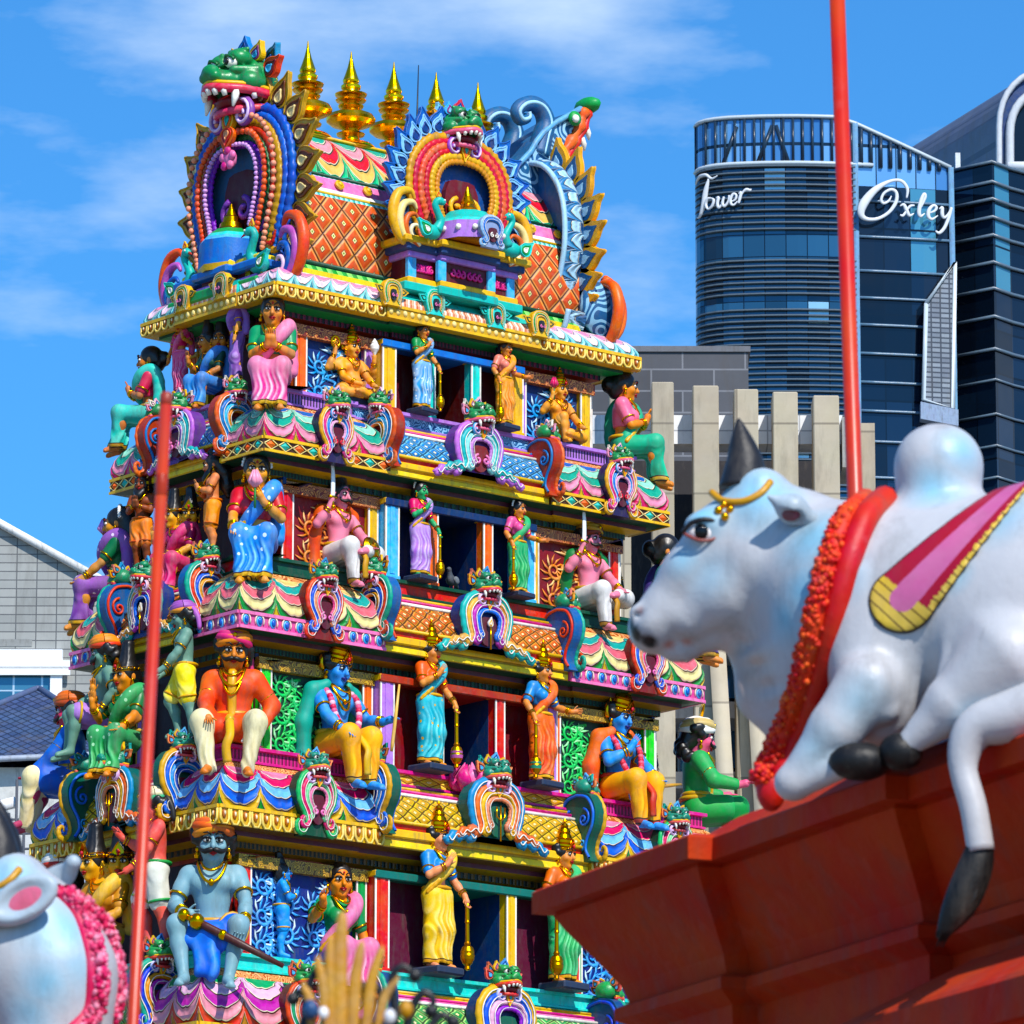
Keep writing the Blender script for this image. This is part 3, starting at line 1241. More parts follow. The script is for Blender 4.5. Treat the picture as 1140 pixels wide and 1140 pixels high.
def prop(root, p, arms, zp):
    k = p[0]
    g = MB()
    if k == 'mace':                       # club standing head-down beside the figure, hand on top
        S, E, W, d = arms[p[1]]
        top = W + d * .06
        bot = Vector((top.x * 1.02, top.y - .0, .0))
        L = (top - bot).length
        q = Vector((0, 0, 1)).rotation_difference((top - bot).normalized()).to_matrix().to_4x4()
        g.M = Matrix.Translation(bot) @ q
        gm = gold(p[2] if len(p) > 2 else '#d9981c', .35)
        k2 = L
        b2 = paint(p[3], .4) if len(p) > 3 else gm
        g.lathe([(.012, 0), (.022, .01), (.018, .03), (.034, .045), (.05, .075, b2), (.054, .1, gm), (.05, .115, b2), (.052, .13, gm), (.04, .16), (.02, .175), (.026, .185), (.017, .2),
                 (.0145, k2 * .7), (.02, k2 * .72), (.0165, k2 * .75), (.015, k2 * .95), (.024, k2 * .97), (.018, k2)], gm, 12)
        g.build('mace', root)
    elif k == 'sword':
        S, E, W, d = arms[p[1]]
        c = W + d * .06
        bl = paint('#e8ecee', .2, .05)
        gm = gold()
        P = crom([c + Vector((0, -.01, 0)), c + Vector((.0, -.012, .1)), c + Vector((-.006, -.012, .2)), c + Vector((-.03, -.01, .3))], 4)
        n = len(P)
        g.tube(P, [.022 - .019 * (i / (n - 1)) ** 3 for i in range(n)], bl, 6, flat=((0, 1, 0), .3))
        g.tube([c + Vector((-.04, -.012, .0)), c + Vector((.04, -.012, .0))], .01, gm, 6)
        g.tube([c + Vector((0, -.012, -.06)), c], .011, gm, 6)
        g.ell(c + Vector((0, -.012, -.068)), (.016,) * 3, gm)
        g.build('sword', root)
    elif k == 'rod':                      # straight thing from point a to b in figure units
        a, b = Vector(p[1]), Vector(p[2])
        m = paint(p[4], .4) if p[4] != 'gold' else gold()
        r = p[3]
        g.tube([a, a + (b - a) * .12, a + (b - a) * .5, b], [r * .8, r, r * .95, r * .55], m, 8)
        if len(p) > 5:
            g.tube([a - (b - a) * .14, a], [r * .7, r * .8], gold(), 8)
            g.ell(a - (b - a) * .15, (r * 1.5,) * 3, gold())
            g.ell(a, (r * 1.9,) * 3, gold())
            g.ell(a + (b - a) * .3, (r * 1.25,) * 3, gold())
        g.build(p[6] if len(p) > 6 else 'rod', root)
    elif k == 'bud':
        S, E, W, d = arms[p[1]]
        c = W + d * .1
        m = paint(p[2], .4)
        g.tube([c - Vector((0, 0, .12)), c], .007, paint('#2c7a3a', .5), 6)
        for i in range(7):
            a = 2 * math.pi * i / 7
            g.tube([c, c + Vector((.03 * math.cos(a), .03 * math.sin(a), .03)), c + Vector((.012 * math.cos(a), .012 * math.sin(a), .09))], [.012, .018, .004], m, 6)
        g.build('lotus_bud', root)
    elif k == 'conch':
        S, E, W, d = arms[p[1]]
        c = W + d * .08
        g.M = Matrix.Translation(c)
        g.lathe([(.006, -.03), (.022, .0), (.042, .03), (.046, .06), (.03, .085), (.032, .09), (.018, .11), (.003, .13)], paint('#f0ece2', .3, .05), 12)
        g.build('conch', root)
    elif k == 'disc':
        S, E, W, d = arms[p[1]]
        c = W + d * .1
        gm = gold()
        g.tube([c + Vector((.05 * math.cos(t), 0, .05 * math.sin(t))) for t in [2 * math.pi * i / 16 for i in range(17)]], .014, gm, 6, cap=False)
        for i in range(4):
            t = math.pi * i / 4
            g.tube([c - Vector((.05 * math.cos(t), 0, .05 * math.sin(t))), c + Vector((.05 * math.cos(t), 0, .05 * math.sin(t)))], .007, gm, 5)
        g.build('discus', root)
    elif k == 'shield':
        S, E, W, d = arms[p[1]]
        c = W + d * .03
        g.M = Matrix.Translation(c) @ Matrix.Rotation(rad(70), 4, 'X')
        g.lathe([(.003, .05), (.018, .045), (.022, .03), (.05, .024), (.075, .008), (.08, 0), (.0, -.006)], gold(), 16)
        g.build('shield', root)
    elif k == 'lollhair':
        pass
# -------------------------------------------------------------------- tower
C_ = dict(teal='#19b5a8', aqua='#3fd0c4', blue='#1f6fc4', sky='#5ab8ee', navy='#16305f', dnavy='#101c3a', lav='#b57fd6', pink='#ee7fb4', mag='#d63a8a', red='#d8342c',
          orange='#ee6b2a', gold='#e8b62a', yel='#f2d030', green='#1f9a4c', lime='#3fd23a', dgreen='#0f4a36', white='#f2ece0', maroon='#5a1620', brown='#5b3418', peach='#f2a878', rust='#a83a26', purple='#7a3fa0', slate='#47719c')
K = C_


def deep(h):
    """the same enamel, less chalky"""
    import colorsys
    r, g, b = (int(h[i:i + 2], 16) / 255 for i in (1, 3, 5))
    H, S_, V = colorsys.rgb_to_hsv(r, g, b)
    S2 = min(1, S_ * 1.45 + .06) if S_ > .08 else S_
    r, g, b = colorsys.hsv_to_rgb(H, S2, V * .93)
    return '#%02x%02x%02x' % tuple(int(round(c * 255)) for c in (r, g, b))


def P_(n, **kw):
    return paint(K.get(n, n), **kw)


def leaf(mb, c, ang, h, w, cols, tilt=0.0, th=.05):
    """flame shaped leaf standing in the local x-z plane, tip bent over"""
    M0 = mb.M.copy()
    mb.M = M0 @ Matrix.Translation(Vector(c)) @ Matrix.Rotation(ang, 4, 'Y') @ Matrix.Rotation(tilt, 4, 'X')
    for i, (k, cc) in enumerate(zip((1, .66, .34), cols)):
        o = crom([(0, 0), (w * .42 * k, h * .14 * k), (w * .5 * k, h * .42 * k), (w * .3 * k, h * .72 * k), (w * .16 * k, h * 1.0 * k), (-w * .02 * k, h * .8 * k), (-w * .3 * k, h * .62 * k), (-w * .5 * k, h * .36 * k), (-w * .38 * k, h * .12 * k), (0, 0)], 3)[:-1]
        o = [(x, z + h * .08 * i) for x, z in o]
        m = paint(cc, .4)
        mb.prism(o, -th - .022 * i * h, th * .5 + .022 * i * h, m)
        mb.tube([(x, -th - .022 * i * h, z) for x, z in o + [o[0]]], .028 * h, m if i else paint(cols[0], .4), 5, cap=False)
    mb.M = M0


def spiral(c, r0, turns, a0, sgn=1, shrink=.22, n=14):
    out = []
    for i in range(int(n * turns) + 1):
        t = i / n
        r = r0 * (shrink ** (t / turns))
        a = a0 + sgn * 2 * math.pi * t
        out.append((c[0] + r * math.cos(a), c[1] + r * math.sin(a)))
    return out


def beast_mesh(skin='#1d8a4a', ear='#ee6b2a', crest=('#2f7fd0', '#e8b62a', '#19b5a8'), scroll='#8a4fb0', lip='#d8344c'):
    key = ('beast', skin, ear, crest, scroll, lip)
    if key in _HM:
        return _HM[key]
    if 'beastraw' not in _HM:
        s = SDF((-.62, -.75, -.1), (.62, .5, .85), .021)
        s.ell((0, .08, .42), (.36, .32, .3), .1)
        s.ell((0, -.28, .34), (.25, .3, .15), .1)
        s.ell((0, -.54, .42), (.13, .1, .1), .05)
        for q in (-1, 1):
            s.ell((q * .1, -.55, .36), (.075, .07, .07), .03)
            s.ell((q * .17, -.22, .62), (.15, .16, .12), .05)
            s.ell((q * .3, -.12, .32), (.14, .18, .14), .06)
            s.cap((q * .22, -.36, .45), (q * .36, -.1, .46), .05, .06, .03)
            s.ell((q * .165, -.37, .545), (.09, .1, .08), .02, None, 's')
            s.cap((q * .08, -.3, .7), (q * .3, -.2, .72), .035, .03, .02)
        s.ell((0, -.2, .08), (.24, .42, .15), .03, None, 's')
        for i in range(3):
            s.cap((-.12, -.42 + .1 * i, .52 + .05 * i), (.12, -.42 + .1 * i, .52 + .05 * i), .02, .02, .02)
        _HM['beastraw'] = s.mesh()
    mb = MB()
    V, Q = _HM['beastraw']
    mb.add([tuple(v) for v in V], [tuple(int(a) for a in q) for q in Q], paint(skin, .35, .3, 1, .5, 7), True)
    li, g, w, k = paint(lip, .35), paint('#e8b62a', .35), paint('#f4efe2', .25, .04), paint('#0e0c10', .3)
    U = crom([(-.4, .12, .16), (-.33, -.2, .2), (-.2, -.46, .2), (0, -.55, .23), (.2, -.46, .2), (.33, -.2, .2), (.4, .12, .16)], 4)
    mb.tube(U, .062, li, 6)
    mb.tube([(x * 1.06, y * 1.04, z + .06) for x, y, z in U], .028, g, 5)
    mb.ell((0, -.08, .08), (.29, .34, .13), paint('#7a1020', .4), 12, 6)
    L = crom([(-.36, .1, .02), (-.24, -.25, -.04), (0, -.36, -.06), (.24, -.25, -.04), (.36, .1, .02)], 3)
    mb.tube(L, .05, li, 6)
    for i, j in enumerate((3, 6, 8, 10, 12, 14, 16, 18, 21)):
        p = Vector(U[j])
        big = j in (6, 18)
        l, r = (.24, .055) if big else (.10, .048)
        mb.tube([p + Vector((0, 0, .02)), p + Vector((0, -.02, -l * .5)), p + Vector((0, -.05 if big else 0, -l))], [r, r * .85, r * .25 if big else r * .6], w, 6)
    for q in (-1, 1):
        mb.ell((q * .165, -.35, .55), (.085, .085, .075), w, 10, 6)
        mb.ell((q * .165, -.418, .55), (.044, .03, .05), k, 8, 5)
        mb.tube(arc(q * .165, -.43, .54, .1, .085, 15, 165, 8, .05), .02, paint(skin, .35, .3, .6), 5)
        leaf(mb, (q * .36, .08, .42), q * .85, .34, .27, (ear, '#7a1f2a', '#5ab8ee'))
        leaf(mb, (q * .2, .02, .62), q * .32, .27, .24, (crest[1], '#8a3a80', crest[2]))
        sp = spiral((q * .24, -.1), .19, 1.35, math.pi / 2, -q)
        for rr, o, cc in ((.05, .0, scroll), (.022, -.045, '#e6c6f0')):
            mb.tube([(x, -.2 + o, z) for x, z in [(q * .1, .1)] + sp], rr, paint(cc, .4), 6)
        leaf(mb, (q * .3, .18, .56), q * .6, .34, .24, (crest[2], K['dgreen'], crest[0]), .2)
    leaf(mb, (0, -.0, .68), 0, .3, .26, (crest[0], '#174a8a', '#7fc8f0'))
    leaf(mb, (0, -.22, -.02), math.pi, .36, .2, ('#e8b62a', K['orange'], K['teal']))
    o = mb.build('beast')
    _HM[key] = o.data
    bpy.data.objects.remove(o)
    return _HM[key]


OM = {'omega': [(0, 1), (.3, .94), (.47, .74), (.45, .52), (.3, .32), (.26, .16), (.36, .03), (.5, .05), (.53, .16), (.45, .21), (.41, .14)],
      'wide': [(0, 1), (.32, .94), (.5, .72), (.48, .46), (.42, .26), (.5, .1), (.62, .18), (.76, .1), (.86, .13), (.96, .03), (1.03, .08)],
      'shoe': [(0, 1), (.34, .94), (.54, .74), (.58, .46), (.5, .2), (.44, .02), (.56, -.04), (.62, .06)]}


def arch(parent, kind, M, w, h, cols, back, motif=None, beast=None, hs=.5, th=.14, flames=None, inner='#5a1c2a', hz=.93, name='ornamental_arch', rim=None, hy=.0, backed=False):
    """horseshoe arch in scrolled bands facing local -y, base at z=0, w across the horseshoe; beast head over the crown"""
    mb = MB()
    pts = OM[kind]
    sx, sz = w, h

    def half(P, f, n=5):
        q = crom(P, n)
        return [(x * f * sx, (.5 + (z - .5) * f) * sz) for x, z in q]
    core = [p for p in pts[:7 if kind != 'shoe' else 6]]
    o = half(core, 1.08)
    o = [p for p in o]
    out = [(-x, z) for x, z in o[::-1]] + o[1:]
    mb.prism(out[::-1], -.03, th, paint(back, .4), paint(rim, .4) if rim else None)
    d = min(w, h)
    lev = [(1.0, .042, -.04), (.91, .036, -.055), (.82, .04, -.07), (.73, .034, -.08), (.64, .038, -.09), (.55, .03, -.1)] if len(cols) > 4 else [(1.0, .074, -.05), (.80, .064, -.075), (.62, .055, -.095), (.46, .042, -.11)]
    for (f, r, y), c in zip(lev, cols):
        m = paint(deep(c), .42)
        mw = paint(K['white'], .4)
        nn = 12 if len(cols) > 4 else 5
        if f < .7 and kind != 'shoe':
            # inner bands end in their own small curl
            e = pts[4]
            P = half(pts[:5] + [(e[0] * .8, e[1] - .16), (e[0] * 1.0, e[1] - .24), (e[0] * 1.18, e[1] - .16), (e[0] * 1.05, e[1] - .1)], f)
        else:
            P = half(pts, f, nn)
        tp = .75 if kind != 'wide' else .3
        rr = [d * r * (1 + (.12 if nn == 5 else .24) * math.sin(i * 2.2)) * (1 if i < len(P) * .6 else 1 - tp * (i / len(P) - .6) / .4) for i in range(len(P))]
        if kind == 'wide':
            rr = [a * (1.25 if i > len(P) * .5 else 1) for i, a in enumerate(rr)]
        for q in (-1, 1):
            mb.tube([(q * x, y * d * 1.2, z) for x, z in P], rr, m, 6, flat=((0, 1, 0), .7))
            if nn == 5:
                mb.tube([(q * x * (1 - .035), y * d * 1.2 - max(.06, .75 * r) * d, z) for x, z in P], [a * .14 for a in rr], mw, 4)
    io = [(.2 * w * math.cos(t), .42 * h + .26 * h * math.sin(t)) for t in [2 * math.pi * i / 16 for i in range(16)]]
    mb.prism([(x, min(z, .62 * h)) for x, z in io], -.06 * d - .04, 0, paint(inner, .5))
    if motif == 'vel':
        g = gold()
        mb.tube([(0, -.12 * d - .05, .1 * h), (0, -.12 * d - .05, .5 * h)], .018 * w, g, 5)
        leaf(mb, (0, -.1 * d - .05, .46 * h), 0, .16 * h, .1 * w, (K['white'], K['gold'], K['white']), 0, .02)
    elif motif == 'trident':
        g = gold()
        y = -.12 * d - .05
        mb.tube([(0, y, .1 * h), (0, y, .62 * h)], .016 * w, g, 5)
        mb.tube([(-.08 * w, y, .6 * h), (-.08 * w, y, .46 * h), (0, y, .4 * h), (.08 * w, y, .46 * h), (.08 * w, y, .6 * h)], .016 * w, g, 5)
    else:
        for q in (-1, 1):
            sp = spiral((q * .09 * w, .36 * h), .1 * w, 1.2, math.pi / 2, -q)
            mb.tube([(x, -.09 * d - .05, z) for x, z in sp], .025 * w, paint(motif or K['pink'], .4), 5)
    if backed:                      # the reverse is carved too: raised border and a scroll
        mc = paint(deep(cols[1]), .42)
        mb.tube([(x * .9, th + .012, .5 * h + (z - .5 * h) * .9) for x, z in out], .03 * d, mc, 5, cap=False)
        for q in (-1, 1):
            sp = spiral((q * .2 * w, .62 * h), .2 * w, 1.6, math.pi / 2, -q, .15)
            mb.tube([(x, th + .014, z) for x, z in sp], .026 * d, mc, 5)
            sp = spiral((q * .14 * w, .26 * h), .12 * w, 1.4, -math.pi / 2, q, .15)
            mb.tube([(x, th + .014, z) for x, z in sp], .022 * d, paint(deep(cols[2]), .42), 5)
    if flames:
        P = half(pts[:6], 1.04, 4)
        n = len(P)
        L = [0]
        for i in range(1, n):
            L.append(L[-1] + math.dist(P[i], P[i - 1]))
        cnt = flames[1]
        for k in range(cnt):
            t = (k + .9) / (cnt + .6) * L[-1]
            i = max(j for j in range(n - 1) if L[j] <= t)
            f = (t - L[i]) / max(L[i + 1] - L[i], 1e-6)
            x, z = P[i][0] + (P[i + 1][0] - P[i][0]) * f, P[i][1] + (P[i + 1][1] - P[i][1]) * f
            tx, tz = P[i + 1][0] - P[i][0], P[i + 1][1] - P[i][1]
            a = math.atan2(-tz, tx)
            for q in (-1, 1):
                leaf(mb, (q * x * .96, .02, z), q * (a - .25), flames[2], flames[2] * .72, flames[0], 0, min(.05, th * .25))
    ob = mb.build(name, parent, M)
    if beast is not None:
        rn = random.Random(hash((round(M[0][3], 2), round(M[2][3], 2))) & 1023)
        jit = .16 if hs < .8 else 0
        bo = link('beast_head', beast_mesh(*beast) if beast else beast_mesh(), ob, Matrix.Translation((0, -.02 * d + hy, hz * h)) @ Matrix.Rotation(rn.uniform(-jit, jit), 4, 'Z') @ Matrix.Rotation(rn.uniform(-jit, jit) * .5, 4, 'X') @ Matrix.Scale(hs * (1 + rn.uniform(-jit, jit) * .4), 4))
    return ob


def sweep(mb, plan, prof, types, segm, per=.5):
    """closed moulding round a plan (counter-clockwise); segm[j] is a material or {edge type: material}"""
    n = len(plan)
    nrm = []
    for i in range(n):
        a, b = Vector(plan[i]), Vector(plan[(i + 1) % n])
        d = (b - a).normalized()
        nrm.append(Vector((d.y, -d.x)))
    off = []
    for i in range(n):
        n1, n2 = nrm[i - 1], nrm[i]
        off.append(n1 + n2 if n1.dot(n2) < .9 else n1)
    for i in range(n):
        j = (i + 1) % n
        ty = types[i]
        L = (Vector(plan[j]) - Vector(plan[i])).length
        U = max(1, round(L / per)) * per
        ms = [(s.get(ty, s.get('p')) if isinstance(s, dict) else s) for s in segm]
        # v coordinate runs 0..1 over each stretch of one material
        k = 0
        while k < len(ms):
            e = k
            while e + 1 < len(ms) and ms[e + 1] is ms[k]:
                e += 1
            ln = [math.dist(prof[q], prof[q + 1]) for q in range(k, e + 1)]
            T = sum(ln) or 1
            acc = 0
            vs, fs, uvs = [], [], []
            for q in range(k, e + 2):
                o, z = prof[q]
                a = Vector(plan[i]) + off[i] * o
                b = Vector(plan[j]) + off[j] * o
                vs += [(a.x, a.y, z), (b.x, b.y, z)]
            for q in range(e + 1 - k):
                v0, v1 = acc / T, (acc + ln[q]) / T
                acc += ln[q]
                fs.append((2 * q, 2 * q + 1, 2 * q + 3, 2 * q + 2))
                uvs.append([(0, v0), (U, v0), (U, v1), (0, v1)])
            if ms[k] is not None:
                mb.add(vs, fs, ms[k], False, uvs)
            k = e + 1


def edgeM(p0, p1, z):
    """frame on a wall edge: x along it, -y outwards, z up"""
    d = (Vector(p1) - Vector(p0)).normalized()
    M = Matrix.Identity(4)
    M.col[0] = (d.x, d.y, 0, 0)
    M.col[1] = (-d.y, d.x, 0, 0)
    M.col[2] = (0, 0, 1, 0)
    M.col[3] = (p0[0], p0[1], z, 1)
    return M


def frieze(mb, kind, p0, p1, z0, z1):
    L = (Vector(p1) - Vector(p0)).length
    H = z1 - z0
    mb.M = edgeM(p0, p1, z0)
    gp = paint(K['gold'], .4)
    if kind == 'diamond':
        mb.box(0.005, -.03, H - .035, L - .005, 0, H + .01, gp)
        mb.box(0.005, -.03, -.01, L - .005, 0, .03, gp)
        n = max(2, round(L / .27))
        for i in range(n):
            x = (i + .5) * L / n
            c = paint(K['teal'] if i % 2 else K['orange'], .4)
            r, t = L / n * .33, H * .3
            mb.add([(x - r, -.004, H / 2), (x, -.004, H / 2 - t), (x + r, -.004, H / 2), (x, -.004, H / 2 + t), (x, -.045, H / 2)], [(0, 1, 4), (1, 2, 4), (2, 3, 4), (3, 0, 4)], c)
            r2 = L / n * .48
            P = [(x - r2, -.012, H / 2), (x, -.012, H * .13), (x + r2, -.012, H / 2), (x, -.012, H * .87)]
            mb.tube(P + [P[0]], .012, paint('#f0d890', .4), 4, cap=False)
    elif kind == 'oval':
        pk = paint(K['pink'], .4)
        mb.box(.005, -.03, H - .04, L - .005, 0, H + .01, pk)
        mb.box(.005, -.03, -.01, L - .005, 0, .035, pk)
        n = max(2, round(L / .25))
        for i in range(n):
            x = (i + .5) * L / n
            mb.ell((x, 0, H * .5), (H * .25, .035, H * .33), paint(K['sky'], .35), 10, 6)
            mb.ell((x, -.012, H * .5), (H * .18, .04, H * .24), paint('#2158b8', .3), 10, 6)
            mb.tube([(x + H * .33 * math.cos(t), -.012, H * .5 + H * .4 * math.sin(t)) for t in [math.pi * (-.15 + 1.3 * k / 8) for k in range(9)]], .014, paint('#f6d8c8', .4), 4)
    elif kind == 'tongue':
        mb.box(.005, -.03, H - .04, L - .005, 0, H + .012, gp)
        n = max(2, round(L / .2))
        for i in range(n):
            x = (i + .5) * L / n
            r = L / n * .4
            P = [(x - r, -.012, H - .05), (x - r, -.018, H * .28), (x - r * .5, -.02, H * .02), (x + r * .5, -.02, H * .02), (x + r, -.018, H * .28), (x + r, -.012, H - .05)]
            mb.tube(P, .02, paint('#f0d070', .4), 4)
            mb.ell((x, -.005, H * .55), (r * .5, .03, H * .26), paint('#b5651c', .4), 8, 5)
            mb.ell((x, -.02, H * .58), (r * .24, .025, H * .14), paint('#f4e6c0', .4), 6, 4)
    elif kind == 'dots':
        n = max(2, round(L / .14))
        mb.box(.005, -.02, H - .035, L - .005, 0, H + .01, gp)
        mb.box(.005, -.02, -.01, L - .005, 0, .03, gp)
        for i in range(n):
            mb.ell(((i + .5) * L / n, -.0, H * .5), (.045, .03, .05), paint('#f4dc90', .4), 8, 5)
    mb.M = Matrix.Identity(4)


def scrollwork(w, h, seed, mb, m, m2, r=.03):
    """arabesque in low relief within x 0..w, z 0..h: a wandering stem, alternate spirals, leaf sprays"""
    rn = random.Random(seed)
    if w > 1.7:
        cols = 2
    else:
        cols = 1
    cw = w / cols
    for c in range(cols):
        x0 = (c + .5) * cw
        n = max(4, int(h / (cw * .27)))
        st = [(x0 + (cw * .18) * math.sin(i * math.pi * .5 * n / 3 + c * 2), h * .04 + h * .92 * i / (n * 3)) for i in range(n * 3 + 1)]
        mb.tube([(x, -.012, z) for x, z in crom(st, 2)], r * .8, m, 5, flat=((0, 1, 0), .5))
        for i in range(n):
            q = 1 if (i + c) % 2 else -1
            R_ = min(cw * .22, h / n * .72)
            cz = h * (.08 + .84 * (i + .5) / n)
            cx = x0 + q * cw * .24
            sp = spiral((cx, cz), R_, 1.5, math.pi * (0 if q < 0 else 1) - q * .6, q, .2, 12)
            L = len(sp)
            mb.tube([(x, -.014, z) for x, z in sp], [r * (1.15 - .7 * k / L) for k in range(L)], m, 5, flat=((0, 1, 0), .5))
            for k in range(0, L - 4):
                x, z = sp[k]
                dx, dz = x - cx, z - cz
                l = math.hypot(dx, dz) or 1
                e = R_ * .8
                tx, tz = -dz / l * q, dx / l * q
                P = [(x, -.012, z), (x + (dx / l * .5 + tx * .4) * e, -.02, z + (dz / l * .5 + tz * .4) * e), (x + (dx / l * .8 + tx) * e, -.01, z + (dz / l * .8 + tz) * e)]
                P = [(min(max(a, .02), w - .02), b, min(max(c2, .02), h - .02)) for a, b, c2 in P]
                mb.tube(P, [r * .5, r * .75, r * .15], m if k % 4 else m2, 4, flat=((0, 1, 0), .5))
        for k in range(5):
            a = math.pi * (.1 + .8 * k / 4)
            P = [(x0, -.012, h * .86), (x0 + math.cos(a) * cw * .15, -.02, h * .86 + math.sin(a) * h * .06), (x0 + math.cos(a) * cw * .25, -.01, min(h * .98, h * .86 + math.sin(a) * h * .11))]
            mb.tube(P, [r * .5, r * .7, r * .2], m2, 4, flat=((0, 1, 0), .5))


TOWER = thing('temple_tower', 'brightly painted stepped gateway tower crowded with statues under a barrel roof', 'temple tower', (0, 0, 0))
E_ = dict(a=3.70, b=1.73, zb=0.0, zt=.2)
TI = [dict(a=4.08, b=1.97, zb=-2.55, zt=-2.33, led=-1.40, c=1.62, e=.95),
      dict(a=4.65, b=2.16, zb=-5.38, zt=-5.13, led=-4.12, c=1.85, e=1.05),
      dict(a=5.16, b=2.40, zb=-8.44, zt=-8.16, led=-7.14, c=2.05, e=1.2),
      dict(a=5.66, b=2.64, zb=-11.75, zt=-11.45, led=-10.30, c=2.3, e=1.35)]
WL = [dict(aw=3.0, bw=1.2, yc=-1.50, cw=1.42, door=.37, z0=-1.40, z1=-.26, wall='maroon', niche='maroon', inside='#5a1a1c', outer='gold', inner='aqua', side='gold', panel='#14306e', ink='#49a6e8', ink2='#bfe4f6', post='orange', post2='lav', lintel='blue'),
      dict(aw=3.4, bw=1.42, yc=-1.70, cw=1.5, door=.46, z0=-4.12, z1=-2.84, wall='#3a1820', niche='navy', inside='#16305f', outer='sky', inner='orange', side='sky', panel='#7a1c22', ink='#e08a4a', ink2='#f0c080', post='red', post2='gold', lintel='navy'),
      dict(aw=3.95, bw=1.64, yc=-1.93, cw=1.76, door=.52, z0=-7.14, z1=-5.68, wall='#3a1218', niche='#7a1a1e', inside='#1a3a66', outer='lav', inner='red', side='lav', panel='#0b3a2c', ink='#2fc460', ink2='#9af0a8', post='lime', post2='orange', lintel='rust'),
      dict(aw=4.45, bw=1.85, yc=-2.16, cw=2.02, door=.56, z0=-10.30, z1=-8.76, wall='#34121c', niche='#5a1c34', inside='#1c3f78', outer='red', inner='gold', side='red', panel='#122a7a', ink='#5aa8f0', ink2='#cfe8fa', post='red', post2='green', lintel='#0f6a60')]


def tier_plan(a, b, c, e, d):
    plan = [(-a, -b), (-c, -b), (-c, -b + d), (c, -b + d), (c, -b), (a, -b), (a, -e), (a - d, -e), (a - d, e), (a, e), (a, b), (-a, b), (-a, e), (-a + d, e), (-a + d, -e), (-a, -e)]
    types = ['p', 'n', 'c', 'n', 'p', 'p', 'n', 'c', 'n', 'p', 'b', 'p', 'n', 'c', 'n', 'p']
    return plan, types


def post(mb, x, y, w, z0, z1, col, depth=.16, edge='white'):
    """square pilaster with pale arris lines, foot and capital"""
    m, e = paint(K.get(col, col), .4), paint(K.get(edge, edge), .4)
    mb.box(x - w / 2, y, z0, x + w / 2, y + depth, z1, m, .012)
    for q in (-1, 1):
        mb.box(x + q * w / 2 - .014, y - .008, z0 + .02, x + q * w / 2 + .012, y + .012, z1 - .02, e)
    mb.box(x - w * .18, y - .012, z0 + .1, x + w * .18, y + .01, z1 - .1, m)
    mb.box(x - w / 2 - .03, y - .03, z1 - .09, x + w / 2 + .03, y + depth, z1 + .001, paint(K['gold'], .4), .012)
    mb.box(x - w / 2 - .025, y - .025, z0, x + w / 2 + .025, y + depth, z0 + .07, m, .01)


PETALS = [(['#f2d030', '#e86a9a', '#f6c0d0', '#19a890', '#bfe8d8', '#2a7ac0'], '#1b4a3c'), (['#e8d040', '#1f9a4c', '#f2e8c0', '#e8a0a8', '#19a8a0', '#f0e0b0'], '#5a2030'),
          (['#2f9a4c', '#f0d060', '#3a7fe0', '#a8d4f2', '#e05090', '#f6b8d0'], '#26205a'), (['#c89020', '#e85a3a', '#f2c0c8', '#c06ab0', '#f0d8e8', '#28a870'], '#4a1a1a')]
LATT = [('#3f8fc8', '#a8d8ee', '#12305a', '#dff0fa'), ('#d87a3c', '#f4c088', '#4a1a14', '#f8e0b0'), ('#dfae2c', '#f6de80', '#40200c', '#fff0b0'), ('#1f9a5c', '#c8e8a8', '#12301c', '#f0f0c0')]
FRZ = ['diamond', 'oval', 'tongue', 'tongue']
FBG = ['#4a2a14', '#d05a94', '#caa030', '#caa030']
LEDC = [('lav', 'slate'), ('dgreen', 'red'), ('mag', '#e8a820'), ('aqua', 'aqua')]
UND = [('navy', 'dgreen', 'gold'), ('#20204a', 'dgreen', '#b08820'), ('rust', '#6a4a1c', '#c89a30'), ('rust', '#6a4a1c', '#c89a30')]


